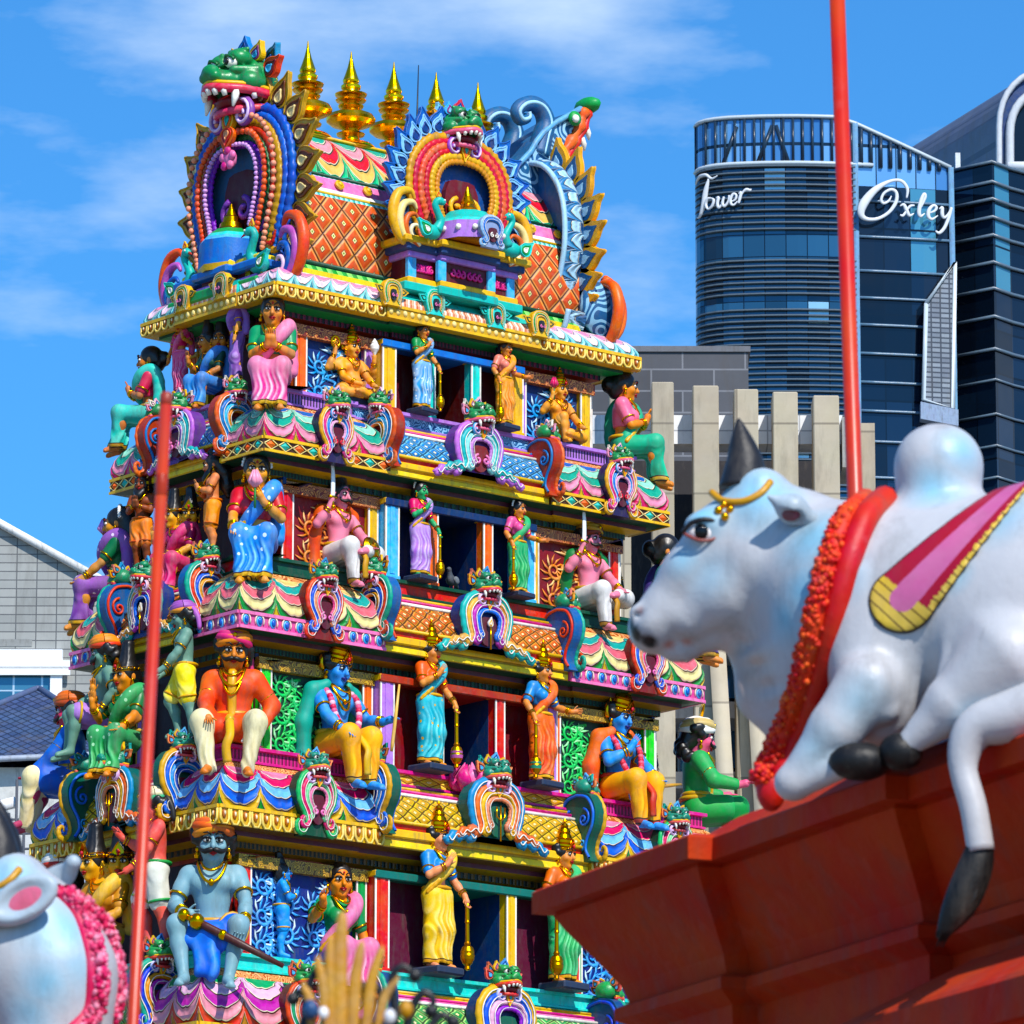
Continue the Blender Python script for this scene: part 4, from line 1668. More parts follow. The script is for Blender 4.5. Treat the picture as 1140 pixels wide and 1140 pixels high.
def build_tier(i):
    t = TI[i]
    a, b, c, e, zb, zt, led = (t[k] for k in ('a', 'b', 'c', 'e', 'zb', 'zt', 'led'))
    plan, types = tier_plan(a, b, c, e, .06)
    u0, u1, u2 = UND[i]
    zl = led - .25
    H = zl - zt
    # corbelled underside and band
    mb = MB()
    pr = [(-.95, zb - .36), (-.66, zb - .36), (-.66, zb - .25), (-.5, zb - .22), (-.5, zb - .13), (-.26, zb - .09), (-.26, zb - .02), (0, zb), (0, zt)]
    dent = stripe_mat([K.get(u1, u1), '#0c1a14'], .11)
    ms = [P_(u0), P_(u0), P_(u2), dent, P_(u2), P_('#5a2a3a'), P_(u1), {'p': paint(FBG[i], .45), 'n': paint(FBG[i]), 'c': P_(u2), 'b': paint(FBG[i])}]
    sweep(mb, plan, pr, types, ms)
    co = mb.build('cornice', TOWER)
    fb = MB()
    for k, ty in enumerate(types):
        p0, p1 = plan[k], plan[(k + 1) % len(plan)]
        if ty == 'p':
            frieze(fb, FRZ[i], p0, p1, zb, zt)
        elif ty == 'c' and p1[1] < 2:
            fb.M = edgeM(p0, p1, zb)
            L = math.dist(p0, p1)
            g = P_('gold') if i != 3 else P_('lav')
            fb.box(.01, -.05, (zt - zb) * .55, L - .01, 0, zt - zb + .01, g, .02)
            fb.box(.01, -.02, .01, L - .01, 0, (zt - zb) * .4, P_('yel'), .015)
            fb.M = Matrix.Identity(4)
    fb.build('frieze', co)
    # rolled moulding above the band
    mb = MB()
    pet = petal_mat([deep(c) for c in PETALS[i][0]], .62 + .05 * i, .42, PETALS[i][1])
    lat = lattice_mat(deep(LATT[i][0]), deep(LATT[i][1]), LATT[i][2], LATT[i][3], cell=.26 + .015 * i, vs=2.6)
    pr = [(-.03, zt), (-.0, zt + .14 * H), (.0, zt + .28 * H), (-.04, zt + .46 * H), (-.12, zt + .64 * H), (-.2, zt + .76 * H), (-.27, zt + .85 * H), (-.34, zt + .93 * H), (-.42, zl)]
    cs = [P_('red'), lat, lat, lat, lat, P_('pink'), P_('yel'), P_('teal' if i != 2 else 'sky')]
    fl = scroll_mat('#b0562c', '#f0b878', 6)
    psg = [pet] * 6 + [fl, fl]
    ms = [{'p': psg[k], 'n': P_('rust'), 'c': cs[k], 'b': psg[k]} for k in range(8)]
    sweep(mb, plan, pr, types, ms, .62 + .05 * i)
    mb.build('roll_moulding', TOWER)
    for k, ty in enumerate(types):
        if ty == 'c' and plan[k][0] < 3:
            mb = MB()
            p0, p1 = plan[k], plan[(k + 1) % len(plan)]
            mb.M = edgeM(p0, p1, zt)
            L = math.dist(p0, p1)
            g = P_('gold')
            for (o, zz, r, cc) in ((.0, .16 * H, .03, 'gold'), (.2, .77 * H, .028, 'white'), (.28, .865 * H, .024, 'mag'), (.35, .94 * H, .024, 'gold')):
                mb.tube([(.02, o - .01, zz), (L - .02, o - .01, zz)], r, P_(cc), 6)
            mb.build('bead_course', TOWER)
    # ledge on which the statues stand
    mb = MB()
    lc, cc = LEDC[i]
    pr = [(-.5, zl), (-.38, zl), (-.38, zl + .03), (-.42, zl + .045), (-.42, led - .06), (-.36, led - .05), (-.36, led), (-.95, led)]
    cm = {0: scroll_mat('#2a5f92', '#8fc4ea', 7), 1: P_('red'), 2: lattice_mat('#e8a820', '#f4d060', '#a85a10', '#c8381c', cell=.34, vs=1.0), 3: P_('aqua')}[i]
    dn = stripe_mat([K.get(lc, lc), '#3a2444' if i == 0 else '#0c3a36' if i in (1, 3) else '#7a1c4a'], .09)
    ms = [P_(lc), P_(lc), P_(lc), {'p': dn if i in (0, 2) else P_(lc), 'n': P_(lc), 'c': cm, 'b': P_(lc)}, P_(lc), P_(lc), P_(lc) if i else P_('#6a5a8a')]
    sweep(mb, plan, pr, types, ms)
    mb.build('ledge', TOWER)


def build_walls(i):
    w = WL[i]
    aw, bw, yc, cw, dr, z0, z1 = (w[k] for k in ('aw', 'bw', 'yc', 'cw', 'door', 'z0', 'z1'))
    z0 -= .02
    wall, nic = P_(w['wall']), P_(w['niche'])
    mb = MB()
    fx = aw - .55
    mb.box(-aw, -bw, z0, -cw, bw, z1, wall)
    mb.box(cw, -bw, z0, aw, bw, z1, wall)
    mb.box(-cw + .002, yc + 1.35, z0, cw - .002, bw - .003, z1, P_(w['inside']))
    for q in (-1, 1):
        x0, x1 = sorted((q * (cw - .002), q * (dr + .2)))
        mb.box(x0, yc + .36, z0, x1, yc + 1.351, z1, nic)
    mb.box(-cw + .004, yc + .02, z1 - .1, cw - .004, yc + 1.352, z1 - .003, P_(w['lintel']))
    mb.build('wall', TOWER)
    for q in (-1, 1):
        mb = MB()
        x0, x1 = sorted((q * (dr + .199), q * (dr + .0)))
        mb.box(x0, yc + .18, z0, x1, yc + 1.349, z1 - .101, P_(w['inside']))
        mb.build('door_jamb', TOWER)
    for q in (-1, 1):
        for (x, wd, y, col, dp) in ((q * (cw - .13), .25, yc - .01, w['outer'], .5), (q * (dr + .09), .17, yc - .005, w['inner'], .22), (q * (aw - .12), .2, -bw - .13, w['post'] if q < 0 else w['side'] if i == 0 else w['post'], .16),
                                    (q * (cw + .12), .17, -bw - .13, w['post2'], .16)):
            m2 = MB()
            post(m2, x, y, wd, z0, z1 - .02, col, dp)
            m2.build('pilaster', TOWER)
    # lintel band over the bay and frieze over the pavilion walls
    mb = MB()
    mb.box(-cw - .02, yc - .05, z1 - .14, cw + .02, yc + .03, z1 - .02, P_(w['lintel']), .015)
    for q in (-1, 1):
        x0, x1 = sorted((q * (cw + .02), q * (aw + .04)))
        mb.box(x0, -bw - .17, z1 - .19, x1, -bw + .01, z1 - .01, scroll_mat('#7a2c20' if i < 2 else '#6a4a14', '#d08a50' if i < 2 else '#c8a040', 8))
    mb.build('lintel', TOWER)
    # painted relief panels on the pavilion walls
    for q in (-1, 1):
        x0, x1 = sorted((q * (cw + .22), q * (aw - .24)))
        pm = MB()
        pm.box(x0, -bw - .04, z0, x1, -bw + .01, z1 - .19, paint(w['panel'], .5))
        pn = pm.build('wall_panel', TOWER)
        s = MB()
        s.M = Matrix.Translation((x0, -bw - .04, z0))
        scrollwork(x1 - x0, z1 - .2 - z0, i * 10 + q, s, paint(w['ink'], .4), paint(w['ink2'], .4), .032)
        s.build('scrollwork', pn)
    # flank facing the street: posts and a shallow dark bay
    e = TI[i]['e'] - .15
    for y, col in ((-bw + .12, w['post']), (-e, w['outer']), (e, w['outer']), (bw - .12, w['post'])):
        m2 = MB()
        m2.M = Matrix.Translation((-aw, 0, 0)) @ Matrix.Rotation(rad(-90), 4, 'Z')
        post(m2, -y, -.14, .18, z0, z1 - .02, col if i != 1 else ('navy' if abs(y) > e else 'gold'), .15, K['gold'])
        m2.build('pilaster', TOWER)
        m2 = MB()
        m2.M = Matrix.Translation((aw, 0, 0)) @ Matrix.Rotation(rad(90), 4, 'Z')
        post(m2, y, -.14, .18, z0, z1 - .02, col, .15)
        m2.build('pilaster', TOWER)


for i in range(4):
    build_tier(i)
    build_walls(i)
mb = MB()
mb.box(-4.9, -2.1, GROUND + .0, 4.9, 2.1, -12.1, P_('#c8b090'))
mb.box(-5.6, -2.6, GROUND + 8.0, 5.6, 2.6, GROUND + 8.4, P_('#c8b090'), .05)
mb.box(-5.2, -2.4, GROUND - .1, 5.2, 2.4, GROUND + 1.2, P_('#8a7a6a'), .05)
mb.build('base', TOWER)
# core that fills the inside of the tiers
mb = MB()
for i, t in enumerate(TI):
    w = WL[i]
    mb.box(-w['aw'] + .1, w['yc'] + 1.4, t['zb'] - .5, w['aw'] - .1, w['bw'] - .1, t['led'] + .02, P_('maroon'))
    mb.box(-t['a'] + .75, -t['b'] + .75, t['zb'] - .34, t['a'] - .75, t['b'] - .75, t['led'] - .05, P_('maroon'))
mb.build('core', TOWER)

# ---- eave slab and its rounded cornice
plan, types = tier_plan(E_['a'], E_['b'], 1.55, .8, -.05)
mb = MB()
pr = [(-.9, -.28), (-.62, -.28), (-.62, -.2), (-.46, -.16), (-.46, -.08), (-.2, -.05), (-.2, 0), (0, 0), (0, .2)]
ms = [P_('maroon'), {'p': scroll_mat('#7a2c20', '#d08a50', 8), 'c': P_('blue')}, P_('rust'), stripe_mat(['#7a2040', '#1c0c18'], .1), P_('green'), P_('dgreen'), P_('gold'), {'p': paint('#b5852c'), 'c': paint('#caa030')}]
sweep(mb, plan, pr, types, ms)
co = mb.build('cornice', TOWER)
fb = MB()
for k, ty in enumerate(types):
    p0, p1 = plan[k], plan[(k + 1) % len(plan)]
    if ty in 'pc' and min(p0[1], p1[1]) < 1.5:
        frieze(fb, 'tongue' if ty == 'p' else 'dots', p0, p1, 0, .2)
fb.build('frieze', co)
mb = MB()
pr = [(-.02, .2), (-.02, .27), (-.06, .36), (-.15, .46), (-.27, .53), (-.36, .56), (-1.3, .57)]
ks = petal_mat(['#2f9ab0', '#8ad8d8', '#f4d0e0', '#e890b8', '#f6e8ee'], .34, .5, '#2a4a6a')
km = {'p': ks, 'c': P_('teal'), 'n': P_('teal')}
kk = {'p': ks, 'c': stripe_mat(['#f0b090', '#f6e0d0', '#d8805a'], .12), 'n': P_('teal')}
sweep(mb, plan, pr, types, [kk, kk, km, km, km, P_('green')], .3)
mb.build('eave_roll', TOWER)
# little horseshoe niches along the eave
for (x, y, rz, c) in ((-1.5, -1.83, 0, 'gold'), (-.62, -1.8, 0, 'aqua'), (.62, -1.8, 0, 'aqua'), (1.5, -1.83, 0, 'gold'), (-3.78, .55, -90, 'gold'), (-3.78, -.45, -90, 'gold')):
    arch(TOWER, 'shoe', TRS((x, y, .18), rad(rz)), .3, .4, (K[c], K['green'], K['gold']), K[c], K['pink'], None, th=.08, inner='#1c2430', name='small_niche', flames=((K[c], K['dgreen'], K[c]), 1, .16))

# ---- barrel roof
mb = MB()
BP = [(-1.30, .56), (-1.31, .66), (-1.25, .74), (-1.22, .8), (-1.27, 1.1), (-1.26, 1.5), (-1.16, 1.93), (-1.1, 2.03), (-1.05, 2.1), (-.97, 2.3), (-.93, 2.36), (-.8, 2.62), (-.62, 2.88), (-.42, 3.08), (-.3, 3.16), (-.27, 3.22), (0, 3.24)]
red = lattice_mat('#d04a22', '#f0a060', '#3a100a', '#2a9a3a', cell=.42, vs=2.35, line_w=.05, edge_w=.13, dot_w=.1)
lot = petal_mat([deep(c) for c in ['#0f8a50', '#58d0a0', '#f2d8a0', '#e8506a', '#f6c8d0', '#19b5a0']], .62, .5, '#1c3a2c')
teal = stripe_mat(['#28b8b0', '#a8ecec'], .1)
bm = [P_('yel'), stripe_mat(['#2f9a3c', '#8ae070'], .2), P_('dgreen'), red, red, red, teal, P_('white'), P_('pink'), teal, lot, lot, lot, lot, P_('gold'), P_('gold')]
X0, X1 = -2.85, 2.8
full = BP + [(-y, z) for y, z in BP[-2::-1]]
fm = bm + bm[::-1]
k = 0
while k < len(fm):
    e = k
    while e + 1 < len(fm) and fm[e + 1] is fm[k]:
        e += 1
    T = sum(math.dist(full[q], full[q + 1]) for q in range(k, e + 1))
    acc = 0
    vs, fs, uvs = [], [], []
    for q in range(k, e + 2):
        y, z = full[q]
        vs += [(X0, y, z), (X1, y, z)]
    for q in range(e + 1 - k):
        v0 = acc / T
        acc += math.dist(full[k + q], full[k + q + 1])
        v1 = acc / T
        if k >= len(bm):
            v0, v1 = 1 - v0, 1 - v1
        fs.append((2 * q, 2 * q + 1, 2 * q + 3, 2 * q + 2))
        uvs.append([(0, v0), (X1 - X0, v0), (X1 - X0, v1), (0, v1)])
    mb.add(vs, fs, fm[k], False, uvs)
    k = e + 1
n = len(full)
mb.add([(X0, y, z) for y, z in full], [tuple(range(n))[::-1]], P_('maroon'))
mb.add([(X1, y, z) for y, z in full], [tuple(range(n))], P_('slate'))
roof = mb.build('barrel_roof', TOWER)
mb = MB()
for x in np.arange(-2.5, 2.7, .56):
    p = Vector((float(x), -1.035, 2.2))
    q = Matrix.Translation(p) @ Matrix.Rotation(rad(-25), 4, 'X') @ Matrix.Rotation(rad(90), 4, 'X')
    mb.M = q
    mb.lathe([(.085, 0), (.085, .03), (.06, .05), (.05, .035), (.035, .06), (.0, .075)], P_('gold'), 12)
mb.M = Matrix.Identity(4)
for q in range(9):
    mb.tube([(X0 + .03, -.3, 3.2), (X1 - .03, -.3, 3.2)], .03, P_('gold'), 6) if q == 0 else None
mb.tube([(X0 + .03, -1.115, 2.0), (X1 - .03, -1.115, 2.0)], .028, P_('gold'), 6)
mb.tube([(X0 + .03, -.955, 2.34), (X1 - .03, -.955, 2.34)], .028, P_('dgreen'), 6)
mb.tube([(X0 + .03, -1.235, .79), (X1 - .03, -1.235, .79)], .04, P_('dgreen'), 6)
for i in range(22):
    x = X0 + .13 + i * (X1 - X0 - .26) / 21
    leaf(mb, (x, -.93, 2.4), math.pi, .16, .2, (K['aqua'], K['green'], K['white']), -.3, .02)
mb.build('ridge_trim', roof)


# ---- end gables: great horseshoes under beast heads
def bird(mb, c, s, flip=1):
    t, g = P_('teal'), P_('gold')
    M0 = mb.M.copy()
    mb.M = M0 @ Matrix.Translation(Vector(c)) @ Matrix.Diagonal((flip * s, s, s, 1))
    mb.ell((0, 0, .16), (.2, .12, .13), t, 10, 6)
    mb.tube(crom([(.1, -.02, .2), (.17, -.04, .36), (.1, -.05, .5), (.04, -.06, .62), (.1, -.08, .7), (.18, -.1, .66)], 3), [.1, .09, .08, .075, .07, .065, .06, .06, .06, .06, .06, .065, .07, .07, .06, .05], t, 7)
    mb.ell((.16, -.1, .68), (.07, .06, .06), t, 8, 5)
    mb.tube([(.2, -.1, .67), (.3, -.12, .62)], [.03, .006], P_('red'), 5)
    mb.ell((.17, -.155, .7), (.018,) * 3, P_('white'), 6, 4)
    leaf(mb, (.1, -.08, .74), -.3, .14, .1, (K['gold'], K['red'], K['gold']), 0, .02)
    leaf(mb, (-.1, -.1, .1), -1.0, .34, .22, (K['aqua'], K['green'], K['white']), 0, .04)
    for q in (-.06, .06):
        mb.tube([(q, 0, .06), (q, -.02, -.06)], .02, g, 5)
    mb.M = M0


def crescent(mb, c, s, flip, cols):
    M0 = mb.M.copy()
    mb.M = M0 @ Matrix.Translation(Vector(c)) @ Matrix.Diagonal((flip * s, s, s, 1))
    for f, cc, y in ((1, cols[0], 0), (.78, cols[1], -.06), (.56, cols[2], -.1), (.36, cols[3], -.13)):
        P = crom([(-.05, 0), (.32 * f, .12), (.5 * f, .5 * f + .05), (.38 * f, .95 * f), (.1 * f, 1.05 * f), (-.02, .9 * f)], 5)
        n = len(P)
        mb.tube([(x, y, z) for x, z in P], [.088 * f * math.sin(math.pi * (.18 + .8 * i / n)) + .012 for i in range(n)], paint(cc, .4), 7)
    mb.M = M0


def big_gable(rz, x, cols, fl, beast, peaces, thick, back, rim):
    M = TRS((x, 0, .82), rad(rz))
    ob = arch(TOWER, 'shoe', M, 2.12, 2.62, cols, back, K['purple'], beast, hs=1.28, th=thick, flames=fl, inner='#4a1420', hz=.985, name='gable_arch', rim=rim, hy=-.05)
    mb = MB()
    g = gold()
    # inner teeth of the second band, rosette over the niche, pot with finial
    for f, c1, r in ((.89, '#f6a080', .05), (.70, '#e86040', .06), (.54, '#d8a0e0', .04)):
        P = [(x_ * f * 2.12, (.5 + (z - .5) * f) * 2.62) for x_, z in crom(OM['shoe'][:6], 5)]
        for i in range(0, len(P)):
            for q in (-1, 1):
                mb.ell((q * P[i][0], -.36, P[i][1]), (r, .05, r), paint(c1, .4), 6, 4)
    mb.ell((0, -.38, 1.78), (.16, .08, .16), P_('pink'), 10, 6)
    for k in range(5):
        a = 2 * math.pi * k / 5 + .3
        mb.ell((.13 * math.cos(a), -.43, 1.78 + .13 * math.sin(a)), (.075, .05, .075), P_('mag' if k % 2 else 'pink'), 8, 5)
    leaf(mb, (0, -.4, 2.3), math.pi, .42, .34, (K['orange'], K['red'], K['peach']))
    mb.build('arch_relief', ob)
    mb = MB()
    mb.M = Matrix.Translation((0, -.34, -.1))
    mb.lathe([(.5, 0, P_('gold')), (.52, .1, P_('blue')), (.5, .5, P_('sky')), (.46, .56, P_('aqua')), (.4, .62, P_('green')), (.26, .72, g), (.2, .76), (.18, .84), (.14, .86), (.13, .94), (.09, .97), (.06, 1.06), (.02, 1.16)], g, 8)
    mb.build('niche_shrine', ob)
    mb = MB()
    # stepped base of the niche
    for x0, z0, h, d, c in ((1.15, -.56, .16, .72, 'green'), (1.0, -.42, .1, .62, 'lav'), (.95, -.34, .16, .5, 'maroon'), (1.1, -.2, .12, .66, 'blue'), (1.0, -.1, .12, .56, 'yel'), (.72, .02, .1, .46, 'teal')):
        mb.box(-x0, -d, z0, x0, .1, z0 + h + .02, P_(c), .03)
        mb.box(-x0 * .42, -d - .12, z0 + .004, x0 * .42, .05, z0 + h + .016, P_(c), .03)
    for q in range(5):
        mb.box(-.8 + q * .36, -.54, -.36, -.68 + q * .36, -.44, -.18, gold())
    mb.build('gable_base', ob)
    for q in (-1, 1):
        mb = MB()
        crescent(mb, (q * 1.3, -.3, -.46), 1.0, q, peaces)
        mb.build('crescent_plume', ob)
        mb = MB()
        bird(mb, (q * .95, -.5, -.32), 1.05, -q)
        mb.build('peacock', ob)
    return ob


big_gable(-90, -2.92, ('#2f72c8', '#3f86d8', '#c8a43c', '#d8603c', '#3a6a48', '#9a5cc0'), (('#c89a30', '#6a3a1c', '#e8d090'), 8, .62), ('#1d8a4a', '#e8502c', ('#2f7fd0', '#e8b62a', '#3a98c8'), '#8a4fa8', '#e0506a'), ('#ee5a2a', '#b85ab0', '#2f5fb0', '#f0c8e0'), .2, K['slate'], K['slate'])
rg = big_gable(90, 2.88, ('#2f5f8f', '#3f86d8', '#c8a43c', '#d8603c', '#3a6a48', '#9a5cc0'), (('#e8a830', '#2f5f8f', '#a8d4ea'), 9, .62), None, ('#ee6a2a', '#2f5f8f', '#47719c', '#a8d4ea'), .3, '#2f5f8f', '#2f5f8f')


def strip(mb, path, wd, m, bul=.1, axis=Vector((1, 0, 0))):
    """curved strip with a rounded section following a path in the y-z plane; UV along and across"""
    n = len(path)
    vs, fs, uvs = [], [], []
    acc = 0
    K_ = 6
    for i, p in enumerate(path):
        p = Vector(p)
        t = (Vector(path[min(i + 1, n - 1)]) - Vector(path[max(i - 1, 0)])).normalized()
        nn = axis.cross(t).normalized()
        if i:
            acc += (p - Vector(path[i - 1])).length
        for k in range(K_ + 1):
            a = k / K_ * 2 - 1
            vs.append(p + axis * (a * wd) + nn * (bul * (1 - a * a)))
        if i:
            for k in range(K_):
                o = (i - 1) * (K_ + 1) + k
                fs.append((o, o + 1, o + K_ + 2, o + K_ + 1))
                uvs.append([(q, r) for q, r in ((acc - .1, k / K_), (acc - .1, (k + 1) / K_), (acc, (k + 1) / K_), (acc, k / K_))])
    mb.add(vs, fs, m, True, uvs)


mb = MB()
sc_ = petal_mat(['#1f4a78', '#3f80b0', '#a8d0e8', '#2a5a8c'], .24, .6, '#0c1c30')
Pz = [(x * 2.12 * 1.1, .82 + (.5 + (z - .5) * 1.1) * 2.62) for x, z in crom(OM['shoe'], 5)]
for q in (-1, 1):
    pth = [(2.62, q * y, z) for y, z in Pz]
    if q > 0:
        pth = pth[::-1]
    strip(mb, pth[::-1], .2, sc_, .1)
    mb.tube([(2.42, q * y, z) for y, z in Pz], .05, paint('#a8d0e8'), 5)
mb.prism([(0, 0), (.6, .1), (.8, .6), (.5, 1.0), (.1, .8), (-.1, .3)], 0, .05, P_('slate')) if False else None
mb.build('scaled_rim', TOWER)
# head of the far gable: a deep hood seen from the side, open jaws to the right, a curled horn behind
hoodm = scroll_mat('#2f6290', '#9cc8e2', 2.2)
slm = P_('#2f5f8c')
outl = [onY(x, y, -.5) for x, y in ((562, 206), (574, 186), (590, 169), (596, 158), (604, 148), (616, 138), (632, 129), (646, 121), (640, 140), (628, 160), (620, 176), (608, 182), (610, 198), (622, 208), (622, 216), (590, 216))]
mb = MB()
mb.prism([(p.x, p.z) for p in outl][::-1], -.5, .6, hoodm, slm)
mb.tube([p + Vector((0, -.02, 0)) for p in outl[:8]], .05, P_('#6aa4cc'), 6)
mb.build('gable_hood', TOWER)
for yy in (-.38, .42):
    mb = MB()
    pth = crom([tuple(onY(x, y, -.5)) for x, y in ((604, 172), (609, 152), (613, 136), (608, 121), (598, 114), (587, 115), (580, 123), (584, 132), (592, 130), (592, 124))], 4)
    n = len(pth)
    mb.tube([(x, yy, z) for x, y, z in pth], [.2 - .14 * (i / n) for i in range(n)], slm, 8)
    mb.tube([(x, yy - .16 + .1 * i / n, z) for i, (x, y, z) in enumerate(pth)], .035, P_('#a8d4ea'), 5)
    mb.build('curled_horn', TOWER)
for nm, px, r, c in (('upper_jaw', ((650, 122), (645, 140), (634, 160), (622, 176)), .13, 'orange'), ('lip', ((656, 124), (651, 142), (640, 162), (630, 178)), .08, 'red'),
                     ('lower_jaw', ((622, 180), (610, 190), (608, 202), (618, 212), (628, 206)), .1, 'green'), ('tongue', ((620, 186), (624, 196), (630, 190), (638, 184)), .11, '#d83a5a')):
    for y in ((-.5, .3) if nm != 'tongue' else (-.25,)):
        mb = MB()
        pth = crom([tuple(onY(x, yy_, -.5)) for x, yy_ in px], 4)
        n = len(pth)
        mb.tube([(x, y, z) for x, _, z in pth], [r * (.75 + .25 * math.sin(i * 1.9)) for i in range(n)], P_(c), 8)
        mb.build(nm, TOWER)
mb = MB()
for k, (x, y) in enumerate(((634, 176), (641, 166), (647, 154), (652, 142))):
    p = onY(x, y, -.5)
    mb.tube([p, p + Vector((.06, 0, -.1)), p + Vector((.07, 0, -.2))], [.06, .05, .015], P_('#f4efe2'), 6)
mb.ell(onY(640, 132, -.62), (.13, .08, .13), P_('green'), 10, 6)
mb.ell(onY(641, 132, -.7), (.07, .05, .07), P_('#f4efe2'), 8, 5)
mb.ell(onY(654, 118, -.4), (.16, .3, .14), P_('green'), 10, 6)
mb.build('teeth_and_eyes', TOWER)
# scrolled foot of the far gable
mb = MB()
f0 = onY(668, 345, -1.35)
mb.ell(f0, (.42, .22, .46), scroll_mat('#2a5a88', '#8cc0dc', 2.0), 18, 10)
P = [(f0.x + .46 * math.cos(t), f0.y, f0.z + .52 * math.sin(t)) for t in [rad(-70 + 150 * i / 12) for i in range(13)]]
mb.tube(P, .09, P_('orange'), 7)
mb.build('scrolled_foot', TOWER)

# ---- central shrine arch on the roof front
CS = []
mb = MB()
y0 = -1.78
for x0, z0, h, d, c in ((1.2, .5, .14, .0, 'teal'), (1.12, .63, .1, .02, 'gold'), (1.05, .72, .36, .1, 'maroon'), (1.12, 1.06, .1, .02, 'lav'), (1.2, 1.15, .12, -.05, '#2a3f70'), (1.28, 1.26, .1, -.12, 'gold')):
    mb.box(-x0, y0 + d, z0, x0, -1.1, z0 + h + .01, P_(c), .02)
    mb.box(-x0 * .5, y0 + d - .12, z0 + .003, x0 * .5, -1.15, z0 + h + .007, P_(c), .02)
for x in (-1.0, -.5, .5, 1.0):
    y = y0 + .06 - (.13 if abs(x) < .7 else 0)
    mb.box(x - .08, y, .73, x + .08, y + .1, 1.07, P_('sky'), .015)
for x, s in ((-.75, .5), (0, 1), (.75, .5)):
    yy = y0 + .09 - (.13 if x == 0 else 0)
    for q in (-1, 1):
        for k in range(3):
            sp = spiral((x + q * s * (.08 + .1 * k), .9), .07, 1.1, math.pi / 2, q)
            mb.tube([(a, yy, z) for a, z in sp], .022, P_('mag'), 5)
mb.build('shrine_base', TOWER)
ca = arch(TOWER, 'shoe', TRS((-.05, -1.62, 1.28), 0), 1.75, 1.9, ('#e0a820', '#d84a70', '#f0a08a', '#d8506a', '#e8c040', '#e0a030'), '#2a4f90', K['gold'], ('#1d8a4a', '#e8a02c', ('#d8344c', '#5ab8ee', '#8ad0ee'), '#a050c0', '#e86a8a'), hs=.8, th=.3, flames=(('#2560b0', '#8ac4f0', '#1c3f80'), 11, .5), inner='#6a1a24', hz=.93, name='central_arch')
mb = MB()
mb.M = Matrix.Translation((0, -.28, .0))
mb.lathe([(.56, .1, P_('lav')), (.56, .38, P_('aqua')), (.5, .44, P_('teal')), (.34, .6, gold()), (.15, .62), (.17, .68), (.11, .76), (.12, .8), (.07, .9), (.02, 1.05)], gold(), 10)
for k in range(7):
    a = math.pi * (1.05 + .9 * k / 6)
    mb.ell((.56 * math.cos(a), .56 * math.sin(a), .26), (.05,) * 3, P_('white'), 6, 4)
mb.build('niche_shrine', ca)
arch(ca, 'omega', TRS((0, -.86, -.06), 0), .44, .5, ('#c0d8f0', '#6a9ad0'), '#8a9ac0', K['white'], None, th=.06, name='small_niche')
for q in (-1, 1):
    mb = MB()
    bird(mb, (q * .82, -.38, .0), .95, -q)
    mb.build('peacock', ca)
    mb = MB()
    crescent(mb, (q * .95, -.12, -.05), .85, q, ('#e8b040', '#f0d890', '#d86a3a', '#f6e8c0'))
    mb.build('crescent_plume', ca)

# ---- scrolled arches and roll ends of every tier
SCH = [dict(pav=('#e8c060', '#e87fb0', '#7ab0e8', '#f0c8e0'), ctr=('#d0a0dc', '#3ab8b8', '#b8e8e8', '#d8b0e0'), pb='#2a1f4a', cb='#6a4090', end=('#e8987a', '#2f8ac8', '#8ad0f0', '#e8b070'), eb='#a83a26', mo=None, bs=('#1d8a4a', '#f0a0b8', ('#f0b8c8', '#e8b62a', '#e8e0d0'), '#5aa0d8', '#e86a8a')),
       dict(pav=('#e8806a', '#5a8ae0', '#f0b8a0', '#e890b0'), ctr=('#28b8b0', '#f0c890', '#c070b8', '#5aa0f0'), pb='#7a2420', cb='#1f3a80', end=('#28a890', '#e8806a', '#4a8ae0', '#f0c080'), eb='#2a5f9c', mo='vel', bs=('#1f8a5c', '#e8a02c', ('#3a98c8', '#e8b62a', '#d8806a'), '#e0b0b8', '#e05060')),
       dict(pav=('#58b880', '#e8609a', '#a8e0b8', '#f0b0c8'), ctr=('#3aa0c8', '#f0a080', '#f0c850', '#f0b8a0'), pb='#12452c', cb='#0f5a58', end=('#e0b030', '#3a8ae8', '#8ac4f4', '#1f5fc0'), eb='#0f5a48', mo='trident', bs=('#1f8a70', '#f0905a', ('#5ab0e0', '#e8b62a', '#28a8a0'), '#e0b0e0', '#e06060')),
       dict(pav=('#e8703a', '#28a078', '#f4c0a0', '#e86a4a'), ctr=('#e8c040', '#3a80e0', '#f0d0e0', '#b070d0'), pb='#5a1a14', cb='#26386a', end=('#28a890', '#3a6ad8', '#e8b060', '#c070b8'), eb='#1c4a7a', mo=None, bs=('#2a9a4c', '#e86a5a', ('#4a90d0', '#e8b62a', '#d87a5a'), '#a8b8e8', '#e05048'))]
